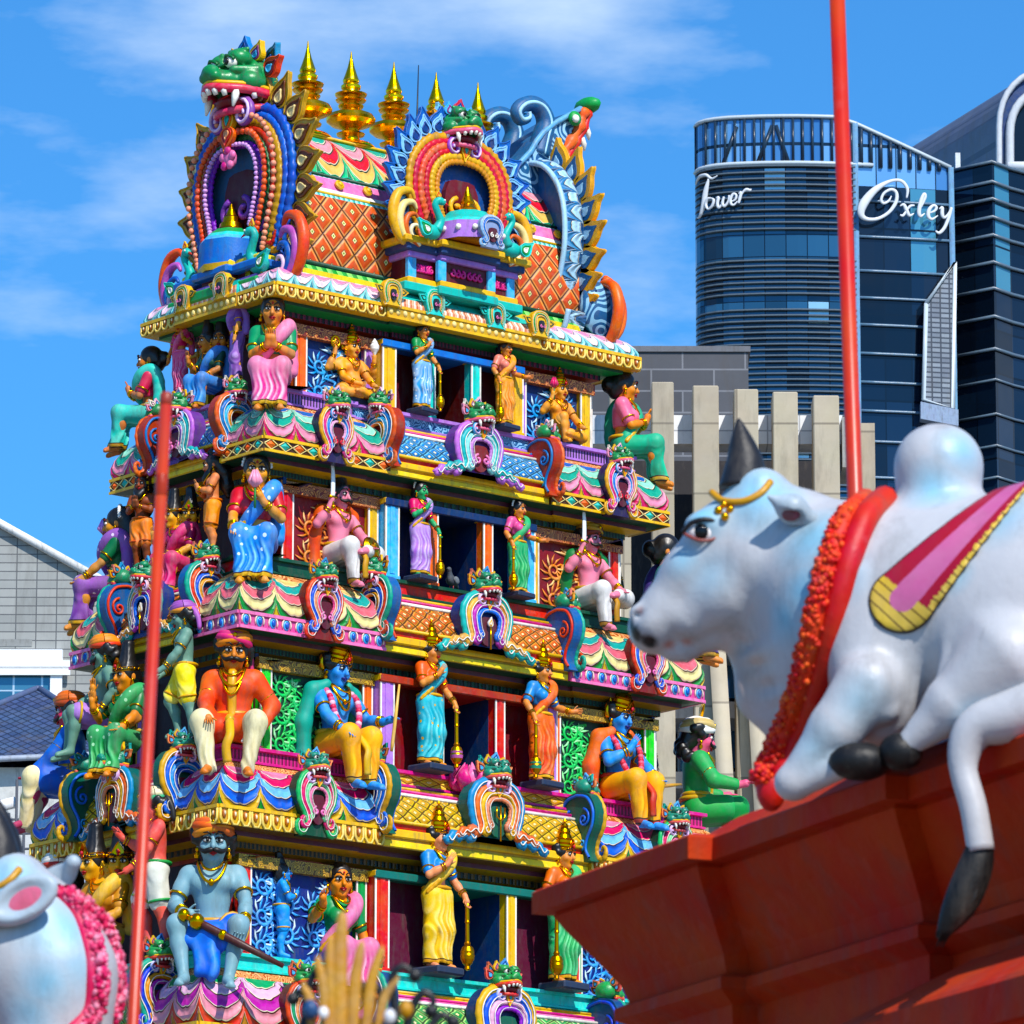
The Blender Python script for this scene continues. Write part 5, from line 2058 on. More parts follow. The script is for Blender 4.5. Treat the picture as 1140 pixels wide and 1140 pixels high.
for i, t in enumerate(TI):
    s = SCH[i]
    k = 1 + .07 * i
    a, b, c, e, zb, zt, led = (t[q] for q in ('a', 'b', 'c', 'e', 'zb', 'zt', 'led'))
    bs = s['bs']
    for x in (-(a + c) / 2 + .06 + .05 * i, (a + c) / 2 + .1):
        arch(TOWER, 'omega', TRS((x, -b - .1, zb - .02), 0), .62 * k, .86 * k, s['pav'], s['pb'], K['red'] if i == 0 else K['pink'], bs, hs=.42 * k, hz=.9, th=.16)
    arch(TOWER, 'wide', TRS((0.05, -b - .06, zt - .12), 0), .86 * k, .92 * k, s['ctr'], s['cb'], s['mo'], bs, hs=.5 * k, hz=.93, th=.2, inner='#7a2a2a' if i == 0 else '#5a2a34' if i == 1 else '#1c5a44')
    # half gables that close the middle roll: seen from the face on the left, from behind on the right
    for q in (-1, 1):
        arch(TOWER, 'omega', TRS((q * (c + .03), -b + .18, zt - .1), rad(90 * q), (1, 1, 1)), .74 * k, .94 * k, s['end'], s['eb'], K['pink'], bs, hs=.4 * k, hz=.95, th=.15, name='roll_end', backed=True)
    # street flank
    for q in (-1, 1):
        arch(TOWER, 'omega', TRS((-a + .18, q * (e + .03), zt - .1), rad(0 if q < 0 else 180)), .74 * k, .94 * k, s['end'], s['eb'], K['pink'], bs, hs=.4 * k, hz=.95, th=.15, name='roll_end', backed=True)
    arch(TOWER, 'wide', TRS((-a - .04, .1, zt - .12), rad(-90)), .72 * k, .86 * k, s['ctr'], s['cb'], s['mo'], bs, hs=.46 * k, hz=.93, th=.2)
    arch(TOWER, 'omega', TRS((-a - .08, (b + e) / 2, zb), rad(-90)), .5 * k, .8 * k, s['pav'], s['pb'], K['pink'], bs, hs=.36 * k, hz=.9, th=.16) if i < 0 else None

# ---- finials and lightning rod
FSC = 1.16
FL = [(.30, 0), (.34, .02), (.30, .06), (.2, .1), (.13, .13), (.12, .2), (.19, .215), (.2, .235), (.13, .255), (.12, .3), (.16, .33), (.27, .375), (.335, .43), (.345, .47), (.31, .53), (.2, .585), (.13, .61), (.12, .64), (.17, .66), (.18, .685), (.115, .71), (.11, .73), (.2, .755), (.215, .775), (.12, .795),
      (.115, .82), (.215, .845), (.225, .87), (.12, .89), (.11, .93), (.135, .96), (.14, 1.0), (.1, 1.04), (.11, 1.06), (.115, 1.09), (.085, 1.18), (.05, 1.3), (.02, 1.44), (.006, 1.56)]
fme = None
nm5 = ['leftmost gold pot finial on the roof ridge beside the green beast head', 'second gold pot finial from the left on the roof ridge', 'middle gold pot finial on the roof ridge just left of the thin lightning rod',
       'gold pot finial just right of the lightning rod half hidden behind the central green beast', 'rightmost gold pot finial on the ridge behind the central green beast']
for k in range(5):
    t = thing('roof_finial', nm5[k], 'finial', ((k - 2) * .875 - .03, 0, 3.22), 0, 'gold finials along the tower ridge')
    if fme is None:
        mb = MB()
        mb.lathe([(r * FSC, z * 1.04) for r, z in FL], gold('#ffc63c', .25), 24)
        fme = mb.build('pot', t).data
        mb = MB()
        mb.lathe([(.36, -.02), (.37, .0), (.33, .025)], P_('gold'), 20)
        sme = mb.build('ring_base', t).data
    else:
        link('pot', fme, t)
        link('ring_base', sme, t)
mb = MB()
rx = onZ_Y(464, .15, 4.0)
mb.tube([(rx - .02, .15, 3.1), (rx, .15, 3.9), (rx + .03, .15, 4.95)], [.02, .018, .008], paint('#20242a', .4), 6)
tag(mb.build('lightning_rod'), 'thin dark lightning rod rising between the gold roof finials', 'lightning rod')
# ------------------------------------------------- frames facing the viewpoint
class Fr:
    """upright frame at a horizontal distance; x to the viewer's right, y away, z up; turns photo pixels into local points"""
    def __init__(s, px, py, dist, base=None):
        s.d = dist
        s.O = SP(px, py, dist)
        if base is not None:
            s.O.z = base

    def p(s, px, py, dy=0.0):
        v = SP(px, py, s.d + dy) - s.O
        return Vector((v.dot(RH), v.dot(FH), v.z))

    def thing(s, name, label, cat, group=None):
        return thing(name, label, cat, s.O, -PHI, group)


def pxof(P):
    d = P - CAM
    return 570 + F * d.dot(RT) / d.dot(_fw)


def brickmat(name, c1, c2, mortar, w, h, off=.5, ms=.02, rough=.8, axis='xz'):
    t = NT(name)
    tc = t.n('ShaderNodeTexCoord')
    sx = t.n('ShaderNodeSeparateXYZ')
    t.l(tc.outputs['Object'], sx.inputs[0])
    cb = t.n('ShaderNodeCombineXYZ')
    t.l(sx.outputs[0], cb.inputs[0])
    t.l(sx.outputs[2], cb.inputs[1])
    b = t.n('ShaderNodeTexBrick', offset=off)
    t.l(cb.outputs[0], b.inputs['Vector'])
    b.inputs['Color1'].default_value = lin(c1)
    b.inputs['Color2'].default_value = lin(c2)
    b.inputs['Mortar'].default_value = lin(mortar)
    b.inputs['Scale'].default_value = 1
    b.inputs['Brick Width'].default_value = w
    b.inputs['Row Height'].default_value = h
    b.inputs['Mortar Size'].default_value = ms
    return t.finish(b.outputs['Color'], rough, .14, .3, .8, .05)


def glassmat(name, c0, c1, cw, ch, rough=.06, line='#0c1420', lw=.05, bright=.0, cb='#bfe0f0'):
    """curtain wall: each pane its own tint, thin dark joints"""
    t = NT(name)
    u, v = UVs(t)
    uu, vv = t.math('DIVIDE', u, cw), t.math('DIVIDE', v, ch)
    c = t.n('ShaderNodeCombineXYZ')
    t.l(t.math('FLOOR', uu), c.inputs[0])
    t.l(t.math('FLOOR', vv), c.inputs[1])
    wn_ = t.n('ShaderNodeTexWhiteNoise')
    t.l(c.outputs[0], wn_.inputs['Vector'])
    col = t.mix(wn_.outputs['Value'], lin(c0), lin(c1))
    if bright:
        col = t.mix(t.math('GREATER_THAN', wn_.outputs['Value'], 1 - bright), col, lin(cb))
    e = t.math('MINIMUM', t.math('FRACT', uu), t.math('FRACT', vv))
    col = t.mix(t.math('LESS_THAN', e, lw), col, lin(line))
    t.l(col, t.b.inputs['Base Color'])
    t.b.inputs['Roughness'].default_value = rough
    t.b.inputs['Specular IOR Level'].default_value = .7
    t.b.inputs['Metallic'].default_value = .35
    t.bump(t.noise(.25, 2), .05, .3)
    return t.m


# ----------------------------------------------------- office tower with sign
f = Fr(900, 300, 330, GROUND)
ofc = f.thing('office_tower', 'dark glass curved office tower with white script lettering near its sloping crown', 'office tower')
PL = [(775, 44), (776.5, 36), (780, 27), (787, 19), (798, 12), (812, 7), (830, 4), (850, 1.5), (870, .4), (890, 0), (910, 1), (932, 3), (955, 6), (975, 9), (1000, 13), (1030, 19), (1062, 26)]
PPM = F / 338.0


def dep(px):
    for (a, da), (b, db) in zip(PL, PL[1:]):
        if px <= b:
            return (da + (db - da) * max(0, (px - a) / (b - a))) / PPM
    return (PL[-1][1] + (px - 1062) * .2) / PPM


def fp(px, py, o=0.0):
    return f.p(px, py, dep(px) - o)


def zof(py):          # height of a level read at the front of the curve
    return f.p(890, py).z


def ringpt(px, z, o=0.0):
    q = f.p(px, 400, dep(px) - o)
    # a vertical line keeps its column closely enough at this distance
    return Vector((q.x, q.y, z))


def wall_strip(mb, pxs, z0, ztop, m, o=0.0):
    u = 0
    for a, b in zip(pxs, pxs[1:]):
        A, B = ringpt(a, z0, o), ringpt(b, z0, o)
        L = (B - A).length
        za, zb_ = (ztop(a), ztop(b)) if callable(ztop) else (ztop, ztop)
        A2, B2 = A.copy(), B.copy()
        A2.z, B2.z = za, zb_
        mb.add([A, B, B2, A2], [(0, 1, 2, 3)], m, False, [[(u, z0), (u + L, z0), (u + L, zb_), (u, za)]])
        u += L


px1 = [p for p, _ in PL if p <= 955]
px2 = [p for p, _ in PL if p >= 955]
crown = lambda px: zof(130) + (0 if px < 940 else -(px - 940) * .41 * (zof(130) - zof(180)) / 50 * 1.0)
gl_blue = glassmat('curtain_wall_blue', '#0b2234', '#2f6280', 1.25, 1.35, .05, bright=.03, cb='#9cc8d8')
gl_navy = glassmat('curtain_wall_navy', '#060f1c', '#17304a', 1.6, 2.6, .06, bright=.02, cb='#4a90a8')
gl_top = glassmat('crown_glass', '#3a78b0', '#78b0dc', 1.2, 3.4, .04, line='#16283a', lw=.06)
mb = MB()
wall_strip(mb, px1, GROUND - f.O.z - 0.0, zof(182), gl_blue)
wall_strip(mb, px1, zof(182), crown, gl_top)
wall_strip(mb, px2, 0, lambda p: min(zof(205), crown(p)), gl_navy)
wall_strip(mb, px2, zof(205), crown, gl_top)
# back and roof close the volume
bk = [ringpt(p, 0) for p in (775, 1062)]
dB = Vector((0, 22, 0))
A, B = bk
A = ringpt(790, 0)
for P0, P1, z in ((A, A + dB + Vector((1.5, 0, 0)), zof(132)), (B + dB, B, zof(182)), (A + dB, B + dB, zof(150))):
    mb.add([P1, P0, P0 + Vector((0, 0, z)), P1 + Vector((0, 0, z))], [(0, 1, 2, 3)], gl_navy, False, [[(0, 0), (20, 0), (20, 90), (0, 90)]])
body = mb.build('glass_wall', ofc)
lou = paint('#566470', .4, .15)
mb = MB()
ys = []
for a, b, st in ((186, 262, 7.0), (291, 330, 6.2), (346, 398, 6.4), (404, 470, 6.6), (478, 560, 7)):
    y = a
    while y < b:
        ys.append(y)
        y += st
for y in ys:
    z = zof(y)
    P = [ringpt(p, z, .28) for p in px1]
    vs, fs = [], []
    for q in P:
        vs += [q, q + Vector((0, .3, 0)), q + Vector((0, .3, .08)), q + Vector((0, 0, .08))]
    for i in range(len(P) - 1):
        o = i * 4
        fs += [(o, o + 4, o + 7, o + 3), (o + 3, o + 7, o + 6, o + 2), (o + 1, o + 5, o + 4, o)]
    mb.add(vs, fs, lou)
tag(mb.build('sun_louvres', ofc), kind=None)
mb = MB()
edge = paint('#b8c4cc', .35, .05)
dk = paint('#1c3044', .3, .05)
for p in np.linspace(776, 1060, 27):
    a = ringpt(float(p), zof(184), .1)
    b = a.copy()
    b.z = crown(float(p))
    mb.tube([a, b], .11 if p < 955 else .15, dk, 4)
for a, b in ((806, 822), (845, 862), (880, 866)):
    mb.tube([ringpt(a, zof(182), .05), ringpt(b, zof(140), .05)], .16, dk, 4)
for py, r in ((130, .12), (182, .13)):
    mb.tube([Vector((*ringpt(p, 0, .15).xy, crown(p) if py == 130 else zof(py))) for p, _ in PL if not (py == 182 and p > 990)], r, edge, 5)
for y in (222, 262, 300, 330, 360, 392, 424, 456, 490, 530):
    mb.tube([Vector((*ringpt(p, 0, .12).xy, zof(y))) for p in px2], .1, paint('#5f7c94', .3), 4)
for p in (955, 1062):
    mb.tube([ringpt(p, 0, .1), Vector((*ringpt(p, 0, .1).xy, crown(p)))], .22, paint('#6a90b0', .3), 4)
mb.build('mullions', ofc)
# mesh fin standing out of the darker face, and the slab under it
mb = MB()
msh = brickmat('perforated_mesh', '#6c7480', '#8a929c', '#3a424e', .55, .3, .0, .05, .5)
q = [fp(1031, 338, .9), fp(1063, 292, .9), fp(1061, 455, .9), fp(1028, 445, .9)]
q2 = [v + Vector((0, .35, 0)) for v in q]
mb.add(q + q2, [(0, 3, 2, 1), (0, 1, 5, 4), (1, 2, 6, 5), (2, 3, 7, 6), (3, 0, 4, 7)], msh)
mb.tube(q + [q[0]], .16, edge, 4)
mb.build('mesh_screen', ofc)
mb = MB()
q = [fp(1025, 447, 1.0), fp(1067, 456, 1.0), fp(1067, 474, 1.0), fp(1025, 466, 1.0)]
q2 = [v + Vector((0, .9, 0)) for v in q]
mb.add(q + q2, [(0, 3, 2, 1), (0, 1, 5, 4), (1, 2, 6, 5), (2, 3, 7, 6), (3, 0, 4, 7)], paint('#8c9cb4', .4))
mb.build('screen_ledge', ofc)


# script lettering: strokes in photo pixels measured on an enlarged crop
def cp(x, y):
    return 680 + x / 2.478, 60 + y / 2.478


def stroke(mb, pts, ws, m, n=5):
    P = crom(pts, n)
    Wd = crom([(w,) for w in ws], n)
    Q = [fp(*cp(x, y), .75) for x, y in P]
    mb.tube(Q, [w[0] / 2.478 / PPM / 2 for w in Wd], m, 8, flat=((0, 1, 0), .6))


wl = paint('#d4d8de', .4, .03)


def letter(ch, strokes):
    mb = MB()
    for pts, ws in strokes:
        stroke(mb, pts, ws, wl)
    mb.build('letter', ofc)['label'] = 'white script letter ' + ch


letter('T', [([(234, 362), (244, 340), (262, 334), (278, 344), (294, 336)], [4, 9, 9, 7, 3]), ([(270, 345), (262, 378), (256, 415), (246, 448), (238, 452)], [6, 15, 15, 8, 3])])
letter('o', [([(278, 398), (267, 400), (262, 415), (268, 428), (279, 420), (284, 404), (278, 398)], [4, 8, 9, 6, 8, 8, 4])])
letter('w', [([(290, 398), (297, 396), (294, 412), (298, 424), (308, 412), (312, 394)], [3, 8, 9, 8, 5, 6]), ([(312, 394), (308, 412), (314, 420), (324, 406), (326, 390)], [6, 9, 8, 6, 5])])
letter('e', [([(330, 408), (343, 402), (346, 390), (338, 386), (330, 400), (332, 414), (340, 416), (349, 406)], [3, 6, 7, 7, 9, 8, 6, 3])])
letter('r', [([(352, 386), (359, 382), (356, 398), (352, 412)], [3, 8, 9, 7]), ([(356, 398), (364, 382), (374, 374), (384, 376), (387, 372)], [4, 6, 9, 7, 3])])
letter('O', [([(816, 398), (818, 372), (800, 350), (768, 352), (728, 376), (698, 412), (690, 440), (704, 455), (735, 455), (766, 438), (786, 410), (788, 384), (774, 374), (754, 384), (746, 402), (752, 412), (766, 406), (774, 392)],
               [5, 10, 10, 10, 20, 26, 20, 12, 10, 10, 11, 10, 9, 8, 8, 8, 7, 3])])
letter('x', [([(798, 420), (808, 416), (816, 432), (824, 446), (836, 440)], [3, 9, 11, 9, 3]), ([(838, 418), (826, 420), (816, 432), (806, 446), (798, 444)], [4, 8, 6, 8, 4])])
letter('l', [([(846, 440), (858, 418), (868, 394), (864, 386), (856, 404), (850, 434), (854, 448), (866, 440)], [3, 6, 8, 8, 11, 12, 9, 3])])
letter('e', [([(874, 440), (892, 434), (898, 424), (890, 418), (878, 430), (876, 448), (886, 456), (902, 446)], [3, 7, 9, 8, 11, 11, 8, 3])])
letter('y', [([(906, 428), (914, 424), (914, 442), (920, 452), (932, 440), (940, 424)], [3, 9, 11, 8, 6, 8]), ([(940, 424), (932, 452), (920, 480), (906, 494), (896, 488)], [8, 10, 10, 9, 4])])

# --------------------------------------------- darker block joined at the right
f2 = Fr(1100, 300, 345, GROUND)
blk = f2.thing('office_block', 'dark navy glass office block at the right edge beside the curved tower', 'office block')
mb = MB()
c = [f2.p(1062, 400, -9), f2.p(1108, 400, -11), f2.p(1128, 400, -9.5), f2.p(1230, 400, -4)]
zt2 = f2.p(1062, 191, -9).z
u = 0
for a, b in zip(c, c[1:]):
    L = (b.xy - a.xy).length
    mb.add([(a.x, a.y, 0), (b.x, b.y, 0), (b.x, b.y, zt2), (a.x, a.y, zt2)], [(0, 1, 2, 3)], gl_navy, False, [[(u, 0), (u + L, 0), (u + L, zt2), (u, zt2)]])
    u += L
bb = [(p.x, p.y) for p in c] + [(c[-1].x, 18), (c[0].x + .3, 18)]
mb.add([(x, y, zt2) for x, y in bb], [tuple(range(6))], paint('#3a4048', .7))
mb.add([(c[-1].x, c[-1].y, 0), (c[-1].x, 18, 0), (c[-1].x, 18, zt2), (c[-1].x, c[-1].y, zt2)], [(0, 1, 2, 3)], gl_navy)
mb.add([(c[-1].x, 18, 0), (c[0].x, 18, 0), (c[0].x, 18, zt2), (c[-1].x, 18, zt2)], [(0, 1, 2, 3)], gl_navy)
mb.build('glass_wall', blk)
mb = MB()
for y in (191, 213, 232, 252, 272, 302, 331, 362, 398, 432, 470, 505, 540):
    z = f2.p(1062, y, -9).z
    mb.tube([(p.x, p.y - .15, z) for p in c], .12 if y < 400 else .09, paint('#56697a', .3), 4)
mb.build('floor_lines', blk)
mb = MB()
for x0, x1, y0, y1 in ((1064, 1069, 170, 192), (1073, 1075, 187, 193), (1077, 1079, 187, 193)):
    a, b = f2.p(x0, y1 + 3, -8), f2.p(x1, y0, -8)
    mb.box(a.x, a.y, a.z - 1.5, b.x, a.y + .6, b.z, paint('#d8dce0', .5))
mb.build('roof_vents', blk)

# ----------------------------------------------------- vaulted glass building
f3 = Fr(1165, 200, 385, GROUND)
vlt = f3.thing('vaulted_building', 'grey barrel vaulted building with white arched rim at the top right', 'building')
ppm3 = F / 394.0


def vprof(px0, px1, crown_y, spring_y, n=16):
    cx = (px0 + px1) / 2
    out = [(px0, 420), (px0, spring_y + 40)]
    for i in range(n + 1):
        a = math.pi * (1 - i / n)
        out.append((cx + (px1 - px0) / 2 * math.cos(a), spring_y - (spring_y - crown_y) * math.sin(a) ** .9))
    return out + [(px1, spring_y + 40), (px1, 420)]


o1 = [f3.p(x, y) for x, y in vprof(1112, 1224, 78, 142)]
ax = Vector((-7.5, 19.5, 0))
vs = [v for v in o1] + [v + ax for v in o1]
n = len(o1)
mb = MB()
shade = NT('weathered_cladding')
su, sv = UVs(shade)
st = shade.math('FRACT', shade.math('MULTIPLY', su, 14.0))
cc = shade.mix(shade.math('LESS_THAN', st, .12), lin('#5c5e6e'), lin('#3c3e50'))
cladd = shade.finish(cc, .35, .3, .5, .4, .03)
for i in range(n - 1):
    mb.add([vs[i], vs[i + 1], vs[i + 1 + n], vs[i + n]], [(0, 3, 2, 1)], cladd, True, [[(i / n, 0), (i / n, 1), ((i + 1) / n, 1), ((i + 1) / n, 0)]])
mb.add([v + ax for v in o1], [tuple(range(n))[::-1]], cladd)
mb.build('vault', vlt)
inn = [f3.p(x, y, .0) for x, y in vprof(1124, 1212, 100, 150)]
mb = MB()
mb.add([v + Vector((0, .3, 0)) for v in inn], [tuple(range(n))], glassmat('end_glass', '#5a6270', '#a8a8ac', 1.4, 2.2, .15, lw=.04))
mb.build('end_window', vlt)
mb = MB()
ring = []
for i in range(n - 1):
    mb.add([o1[i] + Vector((0, .1, 0)), o1[i + 1] + Vector((0, .1, 0)), inn[i + 1], inn[i]], [(0, 3, 2, 1)], paint('#3c4c74', .3, .3, scale=1.5))
mb.tube([v - Vector((0, .2, 0)) for v in o1], .22, paint('#c8ccd2', .4, .1), 6)
mb.tube([v - Vector((0, .2, 0)) for v in inn], .3, paint('#c8ccd2', .4, .1), 6)
a, b = f3.p(1122, 186, -.2), f3.p(1216, 186, -.2)
mb.tube([a, b], .4, paint('#e8ebee', .4, .03), 6)
mb.build('arched_rim', vlt)

# ------------------------------------------------ building with concrete fins
f4 = Fr(820, 500, 150, GROUND)
fin = f4.thing('finned_building', 'concrete building with tall vertical fins and a white band behind the tower', 'building')
conc = brickmat('concrete', '#b8ac96', '#a89c88', '#8a8070', 3.0, 1.9, 0, .03, .8)
sl_ = .07


def bx(mb, x0, y0, x1, y1, d0, d1, m, bev=0.0):
    a, b = f4.p(x0, y1, d0), f4.p(x1, y0, d0)
    mb.box(a.x, a.y, a.z, b.x, a.y + d1, b.z, m, bev)


for x0, x1, y0 in ((680, 702, 420), (728, 750, 425), (775, 800, 429), (822, 844, 433), (866, 888, 436), (912, 934, 440)):
    mb = MB()
    a, b = f4.p(x0, 1100, -.2), f4.p(x1, y0, -.2)
    mb.box(a.x, a.y, 0, b.x, a.y + 1.1, b.z, conc, .03)
    mb.build('fin', fin)
mb = MB()
# side-lit inner faces, white spandrel band, dark recess, floors
z0 = f4.p(800, 494, .6).z
z1 = f4.p(800, 462, .6).z
xa, xb = f4.p(660, 480, .6).x, f4.p(938, 480, .6).x
mb.box(xa, .62, z0, xb, 1.6, z1, brickmat('white_panels', '#e4e6ea', '#d8dce2', '#a8acb4', .85, .5, 0, .02, .5))
mb.build('white_band', fin)
mb = MB()
mb.box(xa, 3.0, 0, xb, 9, z0 + .1, paint('#2c2a2e', .7, .2))
mb.build('recess', fin)
mb = MB()
for y in (716, 790, 868, 950):
    z = f4.p(800, y, .8).z
    mb.box(xa, .85, z - .22, xb, 3.05, z + .22, paint('#c8c8c8', .7, .15))
mb.build('floor_slab', fin)
wg = glassmat('office_window', '#1c4a7a', '#5a9cd0', 1.3, 1.7, .08, lw=.08)
for k, (x0, x1) in enumerate(((756, 772), (806, 830), (836, 862))):
    for y0, y1 in ((728, 782), (798, 860)):
        mb = MB()
        a, b = f4.p(x0, y1, 2.6), f4.p(x1, y0, 2.6)
        mb.add([(a.x, 2.7, a.z), (b.x, 2.7, a.z), (b.x, 2.7, b.z), (a.x, 2.7, b.z)], [(0, 1, 2, 3)], wg, False, [[(0, 0), (b.x - a.x, 0), (b.x - a.x, b.z - a.z), (0, b.z - a.z)]])
        mb.tube([(a.x, 2.65, a.z), (b.x, 2.65, a.z), (b.x, 2.65, b.z), (a.x, 2.65, b.z), (a.x, 2.65, a.z)], .05, paint('#d0d4d8', .5), 4)
        mb.build('window', fin)
mb = MB()
for x0, x1 in ((798, 822), (838, 860)):
    a, b = f4.p(x0, 722, -.3), f4.p(x1, 900, -.3)
    mb.tube([(a.x, a.y - .2, a.z), (b.x, b.y - .2, b.z - 6)], .3, conc, 4)
mb.build('slanted_strut', fin)
mb = MB()
a, b = f4.p(938, 520, .2), f4.p(958, 464, .2)
mb.box(a.x, .2, a.z, b.x, 2.2, b.z, paint('#9a9a98', .7))
a, b = f4.p(958, 560, .6), f4.p(974, 470, .6)
mb.box(a.x, .7, 0, b.x, 1.6, b.z, conc)
mb.build('end_pier', fin)
f5 = Fr(760, 430, 158, GROUND)
gb = f5.thing('block_building', 'dark grey masonry block building behind the concrete fins', 'building')
mb = MB()
a, b = f5.p(640, 480), f5.p(833, 392)
mb.box(a.x, 0, 0, b.x, 9, b.z, brickmat('grey_blocks', '#4c4d52', '#58595e', '#7c7d82', 1.75, .62, .5, .025, .8))
mb.build('wall', gb)
mb = MB()
mb.box(a.x - .05, -.06, b.z, b.x + .06, 9.05, b.z + .16, paint('#6a6b70', .7))
mb.build('coping', gb)

# -------------------------------------------------- tiled building at the left
f6 = Fr(40, 700, 175, GROUND)
lb = f6.thing('tiled_building', 'pale grey tiled building with a sloping roof edge and white framed windows at the left', 'building')
out = [f6.p(x, y) for x, y in ((-130, 512), (97, 638), (150, 667), (150, 1100), (-130, 1100))]
mb = MB()
tl = brickmat('pale_tiles', '#a2a39f', '#949693', '#5c5e60', .62, .27, 0, .018, .6)
vs = [(p.x, 0, p.z if i < 3 else 0) for i, p in enumerate(out)] + [(p.x, 12, p.z if i < 3 else 0) for i, p in enumerate(out)]
mb.add(vs, [(4, 3, 2, 1, 0), (0, 1, 6, 5), (1, 2, 7, 6), (2, 3, 8, 7), (5, 6, 7, 8, 9), (4, 0, 5, 9)], tl)
mb.build('wall', lb)
mb = MB()
P = [f6.p(x, y, -.1) for x, y in ((-130, 510), (97, 637), (150, 666))]
for a, b in zip(P, P[1:]):
    mb.tube([a, b], .16, paint('#e8e8e6', .5), 4)
mb.build('coping', lb)
for (x0, y0, x1, y1) in ((-50, 724, 58, 788),):
    mb = MB()
    wf = paint('#eef0f2', .4, .03)
    a, b = f6.p(x0, y1, -.1), f6.p(x1 + 12, y0, -.1)
    mb.box(a.x, -.25, b.z - .42, b.x, .05, b.z, wf)
    mb.box(b.x - .36, -.22, a.z - 2.4, b.x, .05, b.z - .42, wf)
    for y in (741, 748):
        z = f6.p(0, y, -.1).z
        mb.box(a.x, -.3, z - .13, b.x + .25, -.22, z + .13, wf)
    fr = mb.build('window', lb)
    mb = MB()
    a2 = f6.p(x1, 830, 0)
    mb.add([(a.x, -.06, a.z - 2.4), (b.x - .36, -.06, a.z - 2.4), (b.x - .36, -.06, b.z - .42), (a.x, -.06, b.z - .42)], [(0, 1, 2, 3)], glassmat('teal_glass', '#2f6a84', '#4f8ca4', 2.4, .62, .12, line='#c8d4d8', lw=.07), False,
           [[(0, 0), (8, 0), (8, 4), (0, 4)]])
    mb.build('pane', fr)
mb = MB()
z = f6.p(0, 716, 0).z
mb.box(f6.p(-130, 700).x, -.02, z - .1, f6.p(36, 700).x, .01, z + .12, paint('#8a8c8a', .8))
mb.build('band', lb)

f7 = Fr(40, 850, 140, GROUND)
hs_ = f7.thing('tiled_roof_house', 'low house with dark slate blue hipped tile roofs below the pale building', 'house')
rt = NT('slate_tiles')
tcx = rt.n('ShaderNodeTexCoord')
mpx = rt.n('ShaderNodeMapping')
mpx.inputs['Rotation'].default_value = (0, 0, rad(45))
sxx = rt.n('ShaderNodeSeparateXYZ')
rt.l(tcx.outputs['Object'], sxx.inputs[0])
cxx = rt.n('ShaderNodeCombineXYZ')
rt.l(sxx.outputs[0], cxx.inputs[0])
rt.l(rt.math('MULTIPLY', sxx.outputs[2], 1.5), cxx.inputs[1])
rt.l(cxx.outputs[0], mpx.inputs['Vector'])
bt = rt.n('ShaderNodeTexBrick', offset=0)
rt.l(mpx.outputs[0], bt.inputs['Vector'])
for k, v in (('Color1', '#3a4868'), ('Color2', '#4a5a7c'), ('Mortar', '#1c2438')):
    bt.inputs[k].default_value = lin(v)
bt.inputs['Scale'].default_value = 1
bt.inputs['Brick Width'].default_value = .2
bt.inputs['Row Height'].default_value = .2
bt.inputs['Mortar Size'].default_value = .02
slate = rt.finish(bt.outputs['Color'], .5, .2, .4, 1.2, .1)
rdg = paint('#5c6a8a', .5)


def hip(peak, ridge_r, el, er, dpk, name):
    """hipped roof: front slope, right hip and left slope, eaves at el..er"""
    mb = MB()
    A, B = f7.p(*peak, dpk), f7.p(*ridge_r, dpk)
    L, R_ = f7.p(*el, 0), f7.p(*er, 0)
    R2, L2 = R_ + Vector((0, 2 * dpk, 0)), L + Vector((0, 2 * dpk, 0))
    mb.add([L, R_, B, A], [(0, 1, 2, 3)], slate)
    mb.add([R_, R2, B], [(0, 1, 2)], slate)
    mb.add([L2, L, A], [(0, 1, 2)], slate)
    mb.add([R2, L2, A, B], [(0, 1, 2, 3)], slate)
    for a, b in ((A, B), (B, R_), (A, L)):
        mb.tube([a, b], .09, rdg, 6)
    mb.build(name, hs_)
    w = MB()
    w.box(L.x + .4, .4, 0, R_.x - .4, 2 * dpk - .4, min(L.z, R_.z) - .02, paint('#c8c8c4', .8))
    w.build('wall', hs_)
    g = MB()
    g.tube([L + Vector((0, -.05, -.06)), R_ + Vector((0, -.05, -.06))], .08, paint('#9aa4b4', .5), 5)
    g.build('gutter', hs_)


hip((40, 767), (44, 767), (-160, 850), (150, 836), 4.5, 'roof')
hip((-60, 846), (118, 842), (-200, 930), (170, 992), 3.6, 'roof')
ant = Fr(20, 930, 132, GROUND)
an_ = ant.thing('rooftop_frame', 'thin steel rail and aerial frame on a rooftop at the left edge', 'rail')
mb = MB()
stl = paint('#50545c', .5)
for x in (2, 10, 19, 27):
    mb.tube([Vector((*ant.p(x, 985).xy, 0)), ant.p(x, 905 if x != 19 else 868)], .035, stl, 5)
for y in (912, 928, 945, 962):
    mb.tube([ant.p(-20, y + 1), ant.p(34, y)], .03, stl, 5)
mb.build('rails', an_)
mb = MB()
a, b = ant.p(-30, 905, .2), ant.p(18, 893, .2)
mb.tube([a, b], .16, paint('#e8e8ea', .5), 4)
mb.build('white_pipe', an_)

